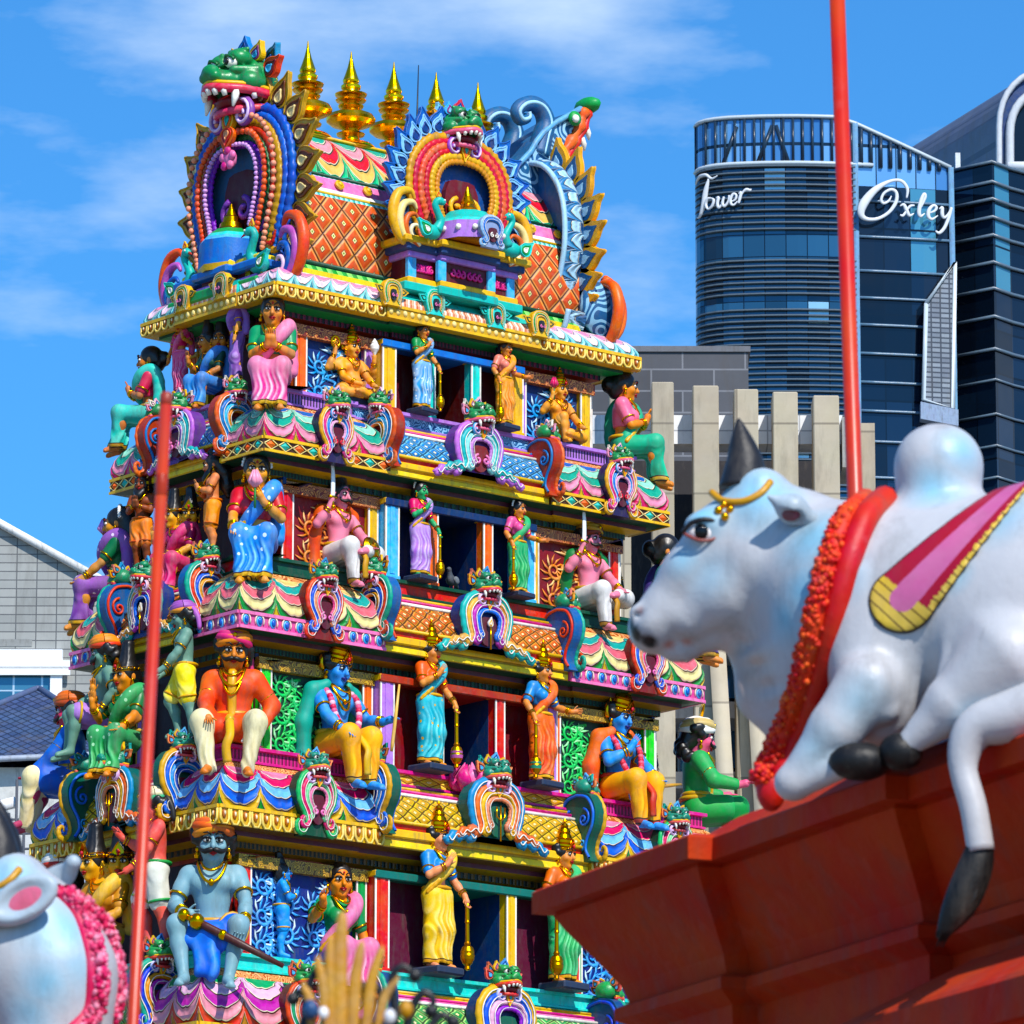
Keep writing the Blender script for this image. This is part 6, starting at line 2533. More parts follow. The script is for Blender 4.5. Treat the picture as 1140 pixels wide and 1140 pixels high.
# -------------------------------------------------------------- red flag poles
def pole(pa, pb, dist, r, label, top=True):
    A, B = SP(*pa, dist), SP(*pb, dist)
    k = (GROUND - A.z) / (B.z - A.z)
    G = A + (B - A) * k
    t = thing('red_pole', label, 'pole', G, 0, 'slender red poles in front of the tower')
    mb = MB()
    rp = paint('#c23a26', .38, .12, 1, .5, 3, .03)
    mb.tube([Vector((0, 0, 0)), (A - G) * .5, A - G], r, rp, 16)
    mb.build('shaft', t)
    u = (A - G).normalized()
    for s in (.3, .62, .955) if top else (.3, .62):
        mb = MB()
        c = (A - G) * s
        mb.tube([c - u * .03, c - u * .028, c + u * .028, c + u * .03], [r, r * 1.06, r * 1.06, r], paint('#a8301f', .4), 16)
        mb.build('joint', t)
    mb = MB()
    c = A - G
    mb.tube([c - u * .02, c - u * .018, c + u * .01, c + u * .016], [r, r * 1.06, r * 1.06, r * .7], paint('#a83222', .4), 16)
    mb.build('collar', t)


pole((185, 443), (148, 1140), 15.5, .0165, 'thin red pole with a flat top in front of the left side of the tower')
pole((926, -170), (952, 555), 23, .0325, 'tall red pole rising behind the white bull at the right', False)

# ----------------------------------------------------------------- white bulls
BD = 18.2
fb = Fr(900, 800, BD)
PB = F / (BD / math.cos(TH))            # pixels per metre near the bull
OB = SP(960, 870, BD)
fb.O = OB


def bp(px, py, off=0.0):
    """on the animal's middle plane, shifted off metres away from (or towards) the viewer"""
    return fb.p(px, py, (900 - px) / PB * .3 + off)


rr_ = lambda q: q / PB


def sculpt(left):
    """the animal's body in plaster; the second one holds its neck over a lower trunk"""
    lo = fb.p(660, 1130, 0)
    hi = fb.p(1400, 440, 0)
    sd = SDF((lo.x, -.75, -.75), (hi.x, .75, 1.22), .0125)

    def c2(a, b, r1, r2, k=.05, o1=0.0, o2=None):
        sd.cap(tuple(bp(*a, o1)), tuple(bp(*b, o1 if o2 is None else o2)), rr_(r1), rr_(r2), k)

    def el(a, r, k=.05, o=0.0):
        sd.ell(tuple(bp(*a, o)), tuple(rr_(q) for q in r), k)

    def tri(pts, r, w, k=.04):
        """a flat slab between two lines of the profile: thick parts of the head"""
        for s in (-1, 0, 1):
            for (a, b), (r1, r2) in zip(zip(pts, pts[1:]), zip(r, r[1:])):
                sd.cap(tuple(bp(*a, s * w)), tuple(bp(*b, s * w)), rr_(r1), rr_(r2), k)
    # head in profile: flat brow and straight nose, deep cheek, square muzzle
    tri([(842, 572), (806, 600), (770, 642), (742, 678)], [38, 36, 31, 26], .055)
    tri([(860, 598), (848, 628), (812, 662), (772, 688)], [44, 46, 38, 26], .05)
    tri([(744, 684), (732, 698)], [28, 27], .04)
    el((724, 700), (23, 46, 24), .03)
    c2((752, 722), (796, 706), 13, 18, .03)
    c2((752, 722), (764, 724), 14, 13, .03)
    c2((796, 704), (868, 660), 16, 38, .03)
    el((846, 543), (30, 44, 20), .05)
    for s in (-1, 1):
        el((713, 682), (13, 11, 10), .02, s * .085)
        el((786, 583), (24, 22, 13), .04, s * .12)
        c2((760, 632), (820, 612), 10, 14, .04, s * .115)
        sd.ell(tuple(bp(710, 684, s * .125)), (rr_(6), rr_(10), rr_(5)), .01, None, 's')
    # lips
    sd.cap(tuple(bp(708, 716, -.2)), tuple(bp(772, 714, -.22)), rr_(3.2), rr_(2.5), .015, 's')
    # neck, chest, dewlap
    if left:
        c2((872, 610), (890, 655), 62, 66, .08)
        c2((890, 655), (900, 760), 66, 60, .1)
    else:
        c2((890, 600), (942, 655), 56, 84, .06)
        c2((934, 660), (948, 770), 86, 76, .08)
    c2((812, 706), (852, 772), 10, 24, .04)
    c2((838, 694), (885, 700), 24, 44, .05)
    c2((850, 775), (905, 822), 26, 40, .08)
    for s in range(4):
        c2((824 + s * 16, 734 + s * 22), (872 + s * 12, 722 + s * 24), 5, 9, .03, -.03 - .03 * s, -.155)
    if left:
        c2((930, 790), (950, 900), 40, 90, .1, .1, .2)
        c2((950, 900), (1120, 990), 100, 140, .12, .3, .5)
    else:
        c2((985, 688), (1150, 690), 124, 142, .12)
        el((1235, 690), (150, 140, 158), .12)
        c2((1042, 517), (1048, 517), 43, 43, .05)
        c2((1045, 524), (1045, 575), 45, 47, .05)
        el((1050, 590), (74, 50, 40), .05)
        for s in (-1, 1):
            el((978, 735), (54, 40, 92), .05, s * .27)
            c2((966, 765), (930, 812), 38, 29, .03, s * .36, s * .39)
            c2((930, 812), (884, 868), 28, 18, .03, s * .39, s * .40)
            c2((958, 640), (985, 790), 10, 16, .02, s * .335, s * .35)
            el((882, 872), (20, 18, 19), .02, s * .40)
            c2((884, 876), (940, 852), 15, 14, .015, s * .40, s * .42)
            el((1160, 720), (104, 60, 116), .1, s * .26)
            c2((1120, 740), (1062, 784), 58, 32, .04, s * .38, s * .42)
            c2((1060, 786), (1014, 826), 30, 15, .025, s * .42, s * .43)
            c2((1070, 650), (1052, 770), 9, 12, .02, s * .36, s * .40)
    return sd


def tracer(sd):
    """point where the sight line through a photo pixel first meets the plaster"""
    q0 = CAM - fb.O
    o = np.array((q0.dot(RH), q0.dot(FH), q0.z))

    def tr(px, py, lift=0.0):
        d = ray(px, py).normalized()
        d = np.array((d.dot(RH), d.dot(FH), d.z))
        ts = np.arange(15.5, 21.5, .004)
        P = o + ts[:, None] * d
        I = np.round((P - sd.lo) / sd.h).astype(int)
        ok = ((I >= 0) & (I < sd.n)).all(1)
        I[~ok] = 0
        v = np.where(ok, sd.F[I[:, 0], I[:, 1], I[:, 2]], 1)
        k = np.argmax(v < 0)
        if v[k] >= 0:
            return bp(px, py, -.1)
        return Vector(P[k] - d * lift)
    return tr


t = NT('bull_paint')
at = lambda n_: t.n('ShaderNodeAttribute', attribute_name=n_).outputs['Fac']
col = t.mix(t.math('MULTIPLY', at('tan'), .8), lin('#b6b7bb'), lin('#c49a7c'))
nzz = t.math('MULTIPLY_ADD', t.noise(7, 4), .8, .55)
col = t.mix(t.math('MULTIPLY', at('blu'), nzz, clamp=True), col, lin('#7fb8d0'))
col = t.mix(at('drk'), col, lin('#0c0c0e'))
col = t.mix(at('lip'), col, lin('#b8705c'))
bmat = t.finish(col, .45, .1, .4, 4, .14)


def bull_body(root, sd, tr):
    Vb, Qb = sd.mesh()

    def wsum(lst):
        w = np.zeros(len(Vb))
        for (x, y), r, k in lst:
            d = np.linalg.norm(Vb - np.array(tr(x, y)), axis=1)
            w = np.maximum(w, k * np.clip(1.15 - d / rr_(r * .85), 0, 1))
        return np.clip(w, 0, 1)
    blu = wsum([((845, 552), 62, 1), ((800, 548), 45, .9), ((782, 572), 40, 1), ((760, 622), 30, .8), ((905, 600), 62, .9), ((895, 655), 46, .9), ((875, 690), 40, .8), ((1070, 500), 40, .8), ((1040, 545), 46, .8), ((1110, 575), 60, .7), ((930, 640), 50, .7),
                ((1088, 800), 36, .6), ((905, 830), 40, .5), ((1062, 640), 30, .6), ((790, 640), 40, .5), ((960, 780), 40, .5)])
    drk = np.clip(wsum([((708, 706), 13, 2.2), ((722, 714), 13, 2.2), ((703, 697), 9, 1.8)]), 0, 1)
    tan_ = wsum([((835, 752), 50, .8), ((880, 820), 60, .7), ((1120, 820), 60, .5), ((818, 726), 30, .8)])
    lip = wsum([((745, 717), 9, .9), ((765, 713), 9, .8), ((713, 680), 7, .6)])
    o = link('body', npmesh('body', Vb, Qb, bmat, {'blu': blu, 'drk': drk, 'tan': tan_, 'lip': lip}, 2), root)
    return o


blk_ = paint('#0e0e10', .5, .2)
gd = paint('#c8902c', .35, .1)
FLW = ['#d8341c', '#c8241a', '#e8581c', '#dc4420']


def bull_make(root, sd, tr, left):
    bull_body(root, sd, tr)
    for s in (-1, 1):
        mb = MB()
        a = bp(827, 545, s * .05)
        b = bp(822, 466, s * .055)
        mb.tube(crom([a, a + (b - a) * .35 + Vector((.012, 0, 0)), a + (b - a) * .7 + Vector((.006, 0, 0)), b], 4), [rr_(q) for q in (27, 26, 25, 23.5, 22, 20, 18, 15.5, 13, 10, 7, 4, 1.5)], paint('#1c1d22', .5, .25), 14)
        mb.build('horn', root)
        if not left:
            for c, r in (((957, 848), (34, 24, 21)), ((1003, 837), (24, 20, 21))):
                mb = MB()
                mb.ell(bp(*c, s * .425), tuple(rr_(q) for q in r), blk_, 14, 8)
                mb.build('hoof', root)
        mb = MB()
        e = tr(783, 592) if s < 0 else bp(783, 592, .16)
        if s < 0:
            e += Vector((0, rr_(3), 0))
        mb.ell(e, (rr_(17), rr_(9), rr_(11)), paint('#efe6e2', .2, .02), 14, 8)
        mb.ell(e + Vector((-rr_(2), s * rr_(5), 0)), (rr_(9), rr_(6), rr_(9.5)), paint('#0a0a0c', .1, .02), 12, 8)
        mb.build('eye', root)
        mb = MB()
        P = [e + Vector((rr_(x), s * rr_(y), rr_(z))) for x, y, z in ((-23, 2, 0), (-13, 8, 9), (1, 10, 12.5), (14, 7, 10), (23, 2, 3))]
        mb.tube(crom(P, 4), rr_(2.8), paint('#1c1a1e', .4), 6)
        P = [e + Vector((rr_(x), s * rr_(y), rr_(z))) for x, y, z in ((-21, 2, -2), (-6, 8, -10.5), (10, 7, -9.5), (21, 2, 0))]
        mb.tube(crom(P, 4), rr_(2), paint('#8a4a48', .4), 6)
        mb.build('eyelid', root)
    # gold brow chain
    mb = MB()
    P = [tr(x, y, .006) for x, y in ((792, 548), (802, 556), (816, 559), (832, 557), (848, 548), (858, 536))]
    mb.tube(crom([tuple(p) for p in P], 4), rr_(4.2), gd, 6)
    for x, y in ((806, 562), (813, 567), (800, 568), (807, 575)):
        mb.ell(tr(x, y, .006), (rr_(5),) * 3, gold(), 8, 6)
    mb.build('brow_chain', root)
    # garland: a smooth band and a band of blossoms lying on the neck
    path = [(972, 556), (952, 575), (937, 610), (925, 650), (914, 700), (902, 750), (886, 800), (868, 845), (858, 868)]
    if left:
        path = [(905, 560), (928, 585), (944, 620), (950, 655), (944, 690), (926, 716), (900, 738), (870, 758), (845, 775)]
    near = [tr(x, y, .012) for x, y in path]
    far = []
    for x, y in path[::-1][1:-1]:
        p = tr(x, y)
        q = bp(x, y, 0)
        far.append(p + Vector((.04, 2 * max(.05, q.y - p.y), 0)))
    loop = crom([tuple(v) for v in near + far + [near[0]]], 6)
    rn = random.Random(4)
    c0 = '#c41f18' if not left else '#d03a5c'
    mb = MB()
    mb.tube([Vector(v) + (Vector((rr_(13), -.012, 0)) if not left else Vector((-rr_(7), -.004, 0))) for v in loop], rr_(15) if not left else rr_(9), paint(c0, .5, .15), 10, cap=False)
    g = mb.build('garland', root)
    mb = MB()
    mb.tube([Vector(v) + (Vector((-rr_(8), -.004, 0)) if not left else Vector((rr_(2), -.002, 0))) for v in loop], rr_(13) if not left else rr_(8), paint('#d83a1c' if not left else '#d04a70', .6, .2), 8, cap=False)
    fm = [paint(h, .6, .2) for h in (FLW if not left else ('#d84a70', '#e0708e', '#c83058', '#e890a8'))]
    for i in range(len(loop) - 1):
        a, b = Vector(loop[i]), Vector(loop[i + 1])
        L = max(1, int((b - a).length / rr_(6)))
        for j in range(L):
            c = a + (b - a) * (j / L)
            for k in range(13):
                an_ = rn.uniform(-.3, 3.4)
                q_ = (13, -8) if not left else (8.5, 2)
                o = Vector((q_[1] + q_[0] * math.cos(an_), -q_[0] * math.sin(an_) - 2, rn.uniform(-5, 5))) / PB
                mb.ell(c + o, (rr_(rn.uniform(2.2, 4.2)),) * 3, fm[rn.randrange(4)], 6, 4)
    mb.build('blossoms', g)
    mb = MB()
    mb.ell(near[-1] + Vector((0, -.01, -.03)), (rr_(17), rr_(15), rr_(26)), paint(c0, .5, .15), 12, 8)
    mb.build('tassel', g)


sdr = sculpt(False)
trr = tracer(sdr)
sdl = sculpt(True)
trl = tracer(sdl)
SH = SP(52, 1003, BD) - SP(884, 573, BD)
bull = thing('bull_statue', 'white and pale blue reclining bull statue with red garland on the red parapet', 'bull statue', OB, -PHI, 'white bull statues on the temple parapet')
bull2 = thing('bull_statue', 'white bull statue cut off by the left frame edge with its pink ear turned up', 'bull statue', OB + SH, -PHI, 'white bull statues on the temple parapet')
bull_make(bull, sdr, trr, False)
bull_make(bull2, sdl, trl, True)
at0 = {'blu': .3, 'drk': 0, 'tan': 0, 'lip': 0}


def ear(root, c, L, rot):
    es = SDF((-.24, -.14, -.14), (.24, .14, .14), .008)
    ex, ez = .07 * L, .04 * L
    es.ell((0, 0, 0), (ex, .034, ez), .02)
    es.cap((-ex * .8, .0, 0), (-ex * 1.3, .03, 0), .022, .026, .03)
    es.ell((.01, -.034, -.002), (ex * .8, .03, ez * .74), .01, None, 's')
    V, Q = es.mesh()
    o = link('ear', npmesh('ear', V, Q, bmat, {k: np.full(len(V), v) for k, v in at0.items()}), root, Matrix.Translation(c) @ rot)
    pm = MB()
    pm.ell((.01, -.004, 0), (ex * .74, .008, ez * .68), paint('#d8708a', .5, .15), 14, 8)
    pm.build('inner_ear', o)


def ear_long(root, b, t):
    """drooping ear: broad leaf from base b to a drawn-out tip t, hollow below"""
    es = SDF((min(b.x, t.x) - .1, min(b.y, t.y) - .1, min(b.z, t.z) - .12), (max(b.x, t.x) + .1, max(b.y, t.y) + .1, max(b.z, t.z) + .1), .006)
    m = b + (t - b) * .45
    es.cap(tuple(b), tuple(m), .028, .046, .02)
    es.cap(tuple(m), tuple(t), .046, .008, .02)
    m2 = m + Vector((-.012, -.03, -.034))
    es.cap(tuple(m2 + (b - t) * .12), tuple(m2 + (t - b) * .22), .034, .014, .01, 's')
    V, Q = es.mesh()
    o = link('ear', npmesh('ear', V, Q, bmat, {k: np.full(len(V), v) for k, v in at0.items()}), root)
    pm = MB()
    pm.ell(m + Vector((-.004, -.006, -.014)), (.034, .022, .026), paint('#8a4a54', .6, .2), 12, 8)
    pm.build('inner_ear', o)


def rotm(z, y):
    return Matrix.Rotation(rad(z), 4, 'Z') @ Matrix.Rotation(rad(y), 4, 'Y')


ear_long(bull, trr(902, 578, -.01), trr(856, 553, .14))
ear(bull, bp(884, 566, .2), .85, rotm(60, 20))
ear(bull2, trl(868, 567, .06), 1.75, rotm(-14, -26))
ear(bull2, bp(880, 560, .18), 1.3, rotm(150, 30))
# saddle cloth moulded on the flank
sd = sdr
X, Y, Z = sd.grid()
a, b = bp(1132, 538, -.2), bp(1003, 674, -.3)
# distance in the plane of the photo-facing flank
ux, uz = b.x - a.x, b.z - a.z
L2 = ux * ux + uz * uz
tt = np.clip(((X - a.x) * ux + (Z - a.z) * uz) / L2, -.25, 1)
dd = np.sqrt((X - a.x - tt * ux) ** 2 + (Z - a.z - tt * uz) ** 2) - rr_(14) - rr_(23) * np.clip(tt, 0, 1) + 0 * Y
keep = sd.F.copy()
sd.F = np.maximum(sd.F - rr_(5), dd.astype(np.float32))
Vs, Qs = sd.mesh()
sd.F = keep
tv = ((Vs[:, 0] - a.x) * ux + (Vs[:, 2] - a.z) * uz) / L2
tc_ = np.clip(tv, -.25, 1)
dv = np.sqrt((Vs[:, 0] - a.x - tc_ * ux) ** 2 + (Vs[:, 2] - a.z - tc_ * uz) ** 2) * PB / (14 + 23 * np.clip(tc_, 0, 1)) * 34
t = NT('saddle_cloth_paint')
at = lambda n_: t.n('ShaderNodeAttribute', attribute_name=n_).outputs['Fac']
da, ta = at('d'), at('t')
sp_ = t.math('SUBTRACT', da, t.math('MULTIPLY_ADD', ta, 4.0, 0.0))
col = t.mix(t.math('GREATER_THAN', da, 14.0), lin('#c06894'), lin('#a01830'))
fr_ = t.math('ABSOLUTE', t.math('SINE', t.math('MULTIPLY', t.math('ADD', at('x'), at('z')), 70.0)))
yl = t.mix(t.math('LESS_THAN', fr_, .25), lin('#d0b050'), lin('#5a4018'))
lowr = t.math('MULTIPLY', t.math('GREATER_THAN', da, 13.0), t.math('GREATER_THAN', at('lowside'), .5))
col = t.mix(lowr, col, yl)
col = t.mix(t.math('GREATER_THAN', da, 32.0), col, lin('#2a2018'))
sg = np.where((tv > .96) | (((Vs[:, 2] - a.z - tc_ * uz) < 0) & (dv > 25)), 1.0, 0.0)
sadm = t.finish(col, .45, .1, .4, 5, .08)
link('saddle_cloth', npmesh('saddle_cloth', Vs, Qs, sadm, {'d': dv, 't': tv, 'x': Vs[:, 0], 'z': Vs[:, 2], 'lowside': sg}), bull)
rn = random.Random(9)
# tail hanging over the front of the parapet
mb = MB()
P = crom([tuple(bp(*q)) for q in ((1200, 770, -.42), (1130, 796, -.46), (1086, 812, -.48), (1072, 850, -.49), (1084, 900, -.5), (1092, 948, -.5))], 5)
n = len(P)
mb.tube(P, [rr_(36 - 21 * min(1, i / (n * .62))) for i in range(n)], bmat, 12)
tl_ = mb.build('tail', bull)
mb = MB()
P = crom([tuple(bp(*q)) for q in ((1092, 940, -.5), (1086, 965, -.5), (1072, 1000, -.5), (1058, 1025, -.5), (1046, 1046, -.5))], 5)
n = len(P)
mb.tube(P, [rr_(14 + 11 * math.sin(math.pi * i / (n - 1)) - 11 * i / (n - 1)) for i in range(n)], blk_, 12, flat=((0, 1, 0), .7))
for k in range(16):
    o = Vector((rn.uniform(-.03, .03), rn.uniform(-.02, .01), 0))
    mb.tube([Vector(P[0]) + o * .5, Vector(P[n // 2]) + o * 1.6, Vector(P[-1]) + o * .5 + Vector((0, 0, rn.uniform(-.03, .02)))], [.008, .009, .002], blk_, 5)
mb.build('tail_tuft', tl_)
# ------------------------------------------------------------------ parapets
redp = paint('#b23820', .78, .12, 1, .2, 2.6, .5)
P0, P1 = SP(592, 990, 20.5), SP(1140, 792, 17.08)
zt_ = (P0.z + P1.z) / 2
P0.z = P1.z = zt_
T_ = (P1 - P0).normalized()
rz_ = math.atan2(T_.y, T_.x)


def along(px):
    s0, s1 = 0.0, 9.0
    for _ in range(40):
        m = (s0 + s1) / 2
        if pxof(P0 + T_ * m) < px:
            s0 = m
        else:
            s1 = m
    return s0


La, Lb, Lc = along(766), along(957), along(1140) + 1.6
bull_h = 0
par = thing('red_parapet', 'stepped red painted parapet with heavy cornice carrying the white bull', 'parapet', (P0.x, P0.y, zt_), rz_)
mb = MB()
plan = [(0, 0), (La, 0), (La, .09), (Lb, .09), (Lb, .17), (Lc, .17), (Lc, 2.4), (0, 2.4)]
types = ['p'] * 8
pr = [(-.30, -3.2), (-.30, -.52), (-.22, -.48), (-.22, -.44), (-.26, -.42), (-.24, -.36), (-.17, -.26), (-.09, -.15), (-.06, -.10), (-.065, -.085), (0, -.085), (.0, -.01), (-.012, 0), (-.05, .012), (-.6, .016)]
sweep(mb, plan, pr, types, [redp] * (len(pr) - 1))
mb.add([(x, y, .008) for x, y in ((.3, .3), (Lc - .3, .5), (Lc - .3, 2.1), (.3, 2.1))], [(0, 1, 2, 3)], redp)
mb.build('cornice', par)
mb = MB()
# lower ledge that runs out under the right-hand bay, with its sloping top
Ld = along(905)
plan = [(Ld, .02), (Lb + .2, .02), (Lb + .2, -.03), (Lc, -.03), (Lc, 1.0), (Ld, 1.0)]
pr = [(-.12, -3.2), (-.12, -.98), (-.04, -.92), (0, -.92), (0, -.80), (-.02, -.78), (-.36, -.58)]
sweep(mb, plan, pr, ['p'] * 6, [redp] * 6)
mb.build('lower_ledge', par)
mb = MB()
# hipped coping stone on the far bay
x0, x1, y0, y1, hgt = .5, Lc - .05, .2, 2.2, .13
mb.add([(x0, y0, .0), (x1, y0, .0), (x1, y1, 0), (x0, y1, 0), (x0 + .5, y0 + .14, hgt), (x1 - .12, y0 + .14, hgt), (x1 - .12, y1 - .2, hgt), (x0 + .5, y1 - .2, hgt)],
       [(0, 1, 5, 4), (1, 2, 6, 5), (2, 3, 7, 6), (3, 0, 4, 7), (4, 5, 6, 7)], redp)
mb.build('coping', par)
mb = MB()
mb.box(.35, .35, GROUND - zt_, Lc - .2, 2.1, -3.1, redp)
mb.build('wall', par)
# pedestal below the left bull
lz = (OB + SH).z
c = OB + SH
par2 = thing('red_pedestal', 'red pedestal under the left bull just below the picture edge', 'pedestal', (c.x, c.y, GROUND), -PHI + rad(-42))
mb = MB()
h0 = lz - GROUND - .1
mb.box(-1.0, -.5, 0, 1.1, .5, h0 - .25, redp, .03)
mb.box(-1.08, -.58, h0 - .25, 1.2, .58, h0, redp, .03)
mb.build('block', par2)

# ------------------------------------------------- gilded crest at the bottom
GD = 11.0
fg = Fr(390, 1150, GD)
cr_ = fg.thing('gilded_crest', 'blurred gilded leaf crest with dark curling tendrils at the bottom edge', 'crest ornament')
pg_ = F / (GD / math.cos(TH))
gp_ = paint('#bc8a3c', .45, .2, 1, .5, 12)
for (x0, x1, x2, y2, w) in ((378, 378, 381, 1014, 10), (391, 396, 402, 1046, 8), (404, 414, 424, 1052, 7), (364, 360, 354, 1062, 7), (416, 430, 441, 1084, 6), (350, 344, 338, 1090, 6), (370, 368, 368, 1040, 8)):
    mb = MB()
    P = crom([tuple(fg.p(x0, 1190)), tuple(fg.p((x0 + x1) / 2, 1130)), tuple(fg.p(x1, (y2 + 1130) / 2)), tuple(fg.p(x2, y2 + 8)), tuple(fg.p(x2 + 2, y2))], 4)
    n = len(P)
    mb.tube(P, [w / pg_ * (.75 + .3 * math.sin(math.pi * i / (n - 1)) - .95 * (i / (n - 1)) ** 3) for i in range(n)], gp_, 8, flat=((0, 1, 0), .45))
    mb.build('leaf', cr_)
dk_ = paint('#15171c', .4, .2)
for pts in (((350, 1180), (340, 1130), (345, 1095), (358, 1076), (372, 1086)), ((330, 1180), (338, 1140), (344, 1118), (334, 1104), (326, 1112)), ((430, 1180), (440, 1130), (436, 1090), (448, 1076), (462, 1086)), ((450, 1180), (456, 1130), (470, 1106), (482, 1112), (480, 1126)),
            ((400, 1180), (420, 1140), (424, 1108), (414, 1094), (404, 1100)), ((470, 1190), (476, 1150), (492, 1130), (504, 1138)), ((380, 1190), (392, 1150), (406, 1136), (418, 1146))):
    mb = MB()
    P = crom([tuple(fg.p(x, y, .02)) for x, y in pts], 5)
    n = len(P)
    mb.tube(P, [6.5 / pg_ * (1 - .5 * i / n) for i in range(n)], dk_, 8)
    mb.ell(P[-1], (8 / pg_,) * 3, dk_, 10, 6)
    mb.build('tendril', cr_)
for (x, y, r, c) in ((360, 1128, 6, '#e8e8ec'), (434, 1132, 7, '#e8e8ec'), (346, 1124, 9, '#2a4a78'), (452, 1124, 8, '#b8863a')):
    mb = MB()
    mb.ell(fg.p(x, y, -.02), (r / pg_, r / pg_, r * 1.25 / pg_), paint(c, .4), 10, 7)
    mb.build('boss', cr_)
mb = MB()
b = fg.p(400, 1180)
mb.lathe([(.2, GROUND - fg.O.z), (.2, b.z - .3), (.12, b.z - .25), (.1, b.z - .06), (.16, b.z - .02), (.14, b.z + .03)], paint('#6a4a1c', .5), 16, (b.x, b.y, 0))
mb.build('stand', cr_)
# ------------------------------------------------------------------ statues
G_A = 'statues on the top tier of the tower'
G_B = 'statues on the second tier of the tower'
G_C = 'statues on the third tier of the tower'
G_D = 'statues on the lowest visible tier of the tower'
ORG, TAN, PNK, BLU, GRN, BRN, GRY, RED = '#e08a3c', '#d07a3a', '#ec8aa0', '#4a96e4', '#2fa060', '#7a3a20', '#7396a0', '#dc4c48'


def FY(px, Y, z, dx=0):
    return (onZ_Y(px, Y, z) + dx, Y, z)


def FX(px, X, z):
    return (X, onZ_X(px, X, z), z)


def OX(px, py, X, up=0.0):
    p = onX(px, py, X)
    return (p.x, p.y, p.z + up)


def S(label, loc, rz, s, grp, **kw):
    kw.setdefault('h', .0095 if s < 2 else .0082)
    return fig(label, loc, rad(rz), s, group=grp, **kw)


zA, zB, zC, zD = -1.40, -4.12, -7.14, -10.30
# top tier
S('seated woman statue in pink saree and green blouse praying at the eave corner', FY(303, -1.42, zA), -42, 2.55, G_A, upper=('blouse', '#14905a'), cols=('#e6508e', '#c8a038', '#fadce6'), hair='knot', head=(.05, .16, .05))
S('pot-bellied orange skinned seated statue with gold crown raising a white conch', FY(390, -1.32, zA + .08), 0, 1.75, G_A, legs='cross', hands=('lap', 'raise'), arms2=((-.21, -.02, .33, 0, -.1, 1), 'knee'), fem=False, skin='#eca04c', belly=True, lower='shorts', cols=('#e8a850', '#c8881c', None), hat=('crown', .8, True), hair=None, props=[('conch', 1), ('disc', 2)], plinth='navy' and '#28344c', head=(.1, .05, 0))
S('standing guardian woman in light blue saree with a gold mace left of the top doorway', FY(469, -1.60, zA + .07), 8, 1.40, G_A, legs='stand', hands=('chest', 'mace'), upper=('blouse', '#1f8a4a'), cols=('#4a9ad8', '#e0a830', '#cfe6f6'), dots='#dff0fa', hair='bun', props=[('mace', 1)], plinth='#28344c', head=(.1, .1, 0))
S('standing guardian woman in orange saree pointing right beside the top doorway', FY(561, -1.60, zA + .07), 8, 1.40, G_A, legs='stand', hands=('mace', 'point'), upper=('blouse', '#e88a7a'), cols=('#e88a30', '#d8a020', '#f4c070'), hair='bun', props=[('mace', 0)], plinth='#28344c', head=(.25, .12, 0))
S('orange skinned seated statue with gold crown and one raised knee holding a pink bud', FY(622, -1.32, zA + .08), 0, 1.75, G_A, legs='kneeup', hands=('raise', 'knee'), fem=False, skin='#eca04c', belly=True, lower='shorts', cols=('#e8a850', '#c8881c', None), hat=('crown', .8, True), hair=None, props=[('bud', 0, '#e0407a')], plinth='#28344c', head=(.1, .05, 0))
S('seated woman statue in green saree and pink blouse praying at the top tier right corner', FY(694, -1.38, zA), 48, 2.45, G_A, upper=('blouse', '#ee7a98'), cols=('#159a70', '#d8a828', '#5ad0a8'), hair='knot', skin='#e08a44', head=(.1, .12, 0))
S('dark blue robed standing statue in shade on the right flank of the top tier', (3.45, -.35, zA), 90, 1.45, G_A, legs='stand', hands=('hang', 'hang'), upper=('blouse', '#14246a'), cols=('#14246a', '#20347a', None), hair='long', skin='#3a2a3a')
S('seated woman statue in turquoise saree praying at the left end of the top tier', FX(167, -3.5, zA), -138, 2.2, G_A, upper=('blouse', '#d0405e'), cols=('#1fb4a2', '#b88a28', '#7ae0d0'), cape=None, hair='knot', head=(0, .1, 0), skin='#c87a4a')
S('small standing girl statue in a long magenta gown on the top tier left flank', OX(201, 440, -3.5, .03), -75, 1.2, G_A, legs='stand', hands=('hang', 'bless'), upper=('blouse', '#d03068'), cols=('#d83a74', '#e8709a', '#f0a0c0'), hair='bun', skin='#c8783c')
S('seated two-headed woman statue in blue saree on the street flank of the top tier', OX(236, 438, -3.5), -80, 1.75, G_A, hands=('bless', 'lap'), upper=('blouse', '#164a3a'), cols=('#2a78d0', '#c89a30', '#8ac4f0'), hair='tall', heads=[(-.06, 0, -.35), (.085, .03, .5)], skin='#c87c40')
S('standing woman statue in violet gown turned away beside the pink praying woman', OX(264, 428, -3.5, .03), -125, 1.42, G_A, legs='stand', hands=('hang', 'hang'), upper=('blouse', '#7a4aa0'), cols=('#8a54b4', '#c89a40', '#c0a0e0'), hair='long', skin='#d8924e')
